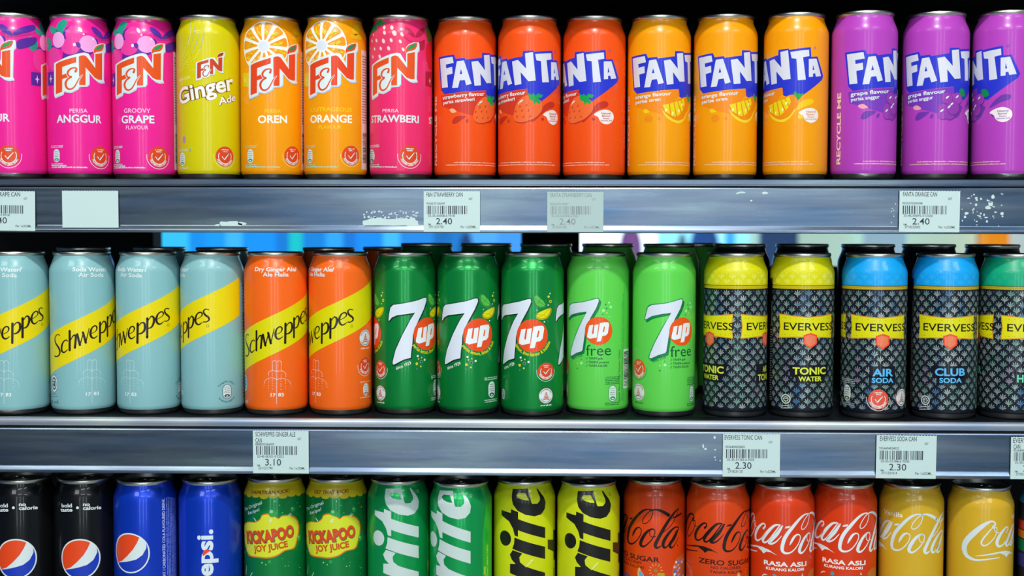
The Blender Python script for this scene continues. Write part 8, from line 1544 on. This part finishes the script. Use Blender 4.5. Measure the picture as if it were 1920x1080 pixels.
scraps('sticker_scrap', 'white paper flakes left of the TONIC tag on the lower rail', [(0.1505, 1.2365, 0.0011, 0.0016), (0.1405, 1.2290, 0.0008, 0.0022), (0.1425, 1.2262, 0.0014, 0.0010), (0.151, 1.2255, 0.0007, 0.0008), (0.1508, 1.2190, 0.0010, 0.0006), (0.1515, 1.2165, 0.0006, 0.0006), (0.1555, 1.216, 0.0006, 0.0008)], 7)

# ------------------------------------------------------------------ lamps and the shop seen through the gap
def lamp(name, label, loc, sx, sy, m_glow, group=None):
    t = empty(name, loc, label=label, category='lamp')
    if group: t['group'] = group
    link('housing', box_mesh('housing', -sx / 2 - 0.02, sx / 2 + 0.02, -sy / 2 - 0.02, sy / 2 + 0.02, 0.012, 0.06, mat('d8dcdc', 'plastic'), 0.004), t)
    link('diffuser', box_mesh('diffuser', -sx / 2, sx / 2, -sy / 2, sy / 2, 0.006, 0.012, m_glow), t)
for cx, cy in CEIL: lamp('ceiling_lamp', 'flat ceiling lamp, %s and %s the shelf' % ('left' if cx < -0.1 else 'right' if cx > 0.1 else 'central', 'near' if cy > -2.5 else 'far from'), (cx, cy, 2.94), 0.9, 0.22, glow('e8f6ff', 3.0), 'ceiling lamps over the aisle')
t = lamp('shelf_spotlight', 'small spotlight above the shelf front', (SPOT[0], SPOT[1], SPOT[2] + 0.02), 0.10, 0.07, glow('f4fff8', 3.0))
for k, wx in enumerate(STREAK_PANELS): link('window_%d' % (k + 1), box_mesh('window', wx - 0.10, wx + 0.10, -3.985, -3.96, 0.3, 2.75, glow('d8ecff', 2.0)), kind='structure')  # added glowing panels behind the viewpoint, not known windows of the shop
BGY = 2.6
def pane(x0, x1, h, e, y=BGY, z0=0.0, z1=2.2, parent=None): link('pane', box_mesh('pane', x0, x1, y, y + 0.03, z0, z1, glow(h, e)), parent)
disp = empty('display_window', (0, 0, 0), label='wide blue-lit display window seen blurred through the shelf gap', category='display window')
xs = [-1.18, -1.13, -1.06, -1.01, -0.95, -0.90, -0.80, -0.76, -0.72, -0.65, -0.60, -0.56, -0.48, -0.43, -0.33, -0.28, -0.22, -0.14, -0.05]
cs = ['2ab8f0', '30b4f4', '0a86dc', '0f90e8', '38aaf0', '0a88e8', '0874c8', '10b8c0', '0a7cd0', '2a9cf0', '0a70c8', '0a84f0', '3ab0f4', '1a80d8', '0a66b0', '1270c0', '46a0e8', '3a90e0']
for i, c in enumerate(cs): pane(xs[i], xs[i + 1], c, 1.7, parent=disp)
win = empty('bright_window', (0, 0, 0), label='bright white and pale blue window seen blurred right of the black upright', category='window')
for a, b, c, e in ((0.09, 0.23, 'e8fcff', 1.6), (0.23, 0.33, 'f0ffff', 1.5), (0.33, 0.45, '8ae0f0', 1.1), (0.45, 0.50, '4ab4f0', 0.9), (0.50, 0.53, '9ae4fa', 1.1), (0.53, 0.56, '3aa8f0', 0.9), (0.56, 0.60, '8adcf4', 1.1)): pane(a, b, c, e * 1.7, parent=win)
def blob(label, x, z, rx, rz, h, e):  # unidentified blurred oval; pole and foot are added to stand it
    t = empty('sign_stand', (x, BGY - 0.12 - (0.15 if 0.3 < x < 0.4 else 0.0), 0.0), label=label, category='stand')
    bm = bmesh.new(); bmesh.ops.create_uvsphere(bm, u_segments=20, v_segments=12, radius=1.0)
    for v in bm.verts: v.co = (v.co.x * rx, v.co.y * 0.03, v.co.z * rz + z)
    me = bpy.data.meshes.new('sign'); bm.to_mesh(me); bm.free(); me.materials.append(mat(h, 'dull')); me.polygons.foreach_set('use_smooth', [True] * len(me.polygons))
    link('sign', me, t); link('pole', box_mesh('pole', -0.006, 0.006, -0.006, 0.006, 0.015, z, mat(h, 'dull')), t); link('foot', box_mesh('foot', -0.05, 0.05, -0.05, 0.05, 0.0, 0.015, mat(h, 'dull'), 0.004), t)
blob('blurred pink rounded shape before the bright window', 0.245, 1.36, 0.033, 0.075, 'd890e8', 0.7)
blob('blurred deep blue rounded shape before the pale window', 0.455, 1.36, 0.042, 0.085, '4a8af0', 0.6)
blob('blurred grey rounded shape between the window panes', 0.375, 1.36, 0.014, 0.05, 'a8d4e0', 0.6)
blob('blurred dark rounded shape before the blue display window', -0.225, 1.36, 0.02, 0.05, '4a78c0', 0.6)
far = empty('partition', (0, 0, 0), label='pale green partition seen blurred at the right through the gap', category='partition')
pane(0.60, 1.285, 'b0d0c0', 1.1, BGY + 0.06, parent=far); pane(1.36, 1.9, 'b4ccd0', 1.0, BGY + 0.06, parent=far)  # partition is no lamp; its glow stands in for light on it
link('notice_board', box_mesh('notice_board', 0.635, 0.745, BGY, BGY + 0.03, 1.2, 1.7, glow('2a5084', 0.5)), label='slate blue board seen blurred on the pale partition', category='board')  # board made to glow in place of light falling on it
link('pale_poster', box_mesh('pale_poster', 0.94, 1.06, BGY, BGY + 0.03, 1.2, 1.7, glow('a4c8dc', 0.75)), label='pale blue poster seen blurred on the partition', category='poster')  # poster lit by its own glow, standing in for shop light
link('orange_pillar', box_mesh('orange_pillar', 1.287, 1.352, BGY - 0.02, BGY + 0.05, 0.0, 2.2, glow('e88a08', 1.2)), label='orange pillar seen blurred at the far right through the gap', category='pillar')  # light on the pillar put in as glow, not a lamp
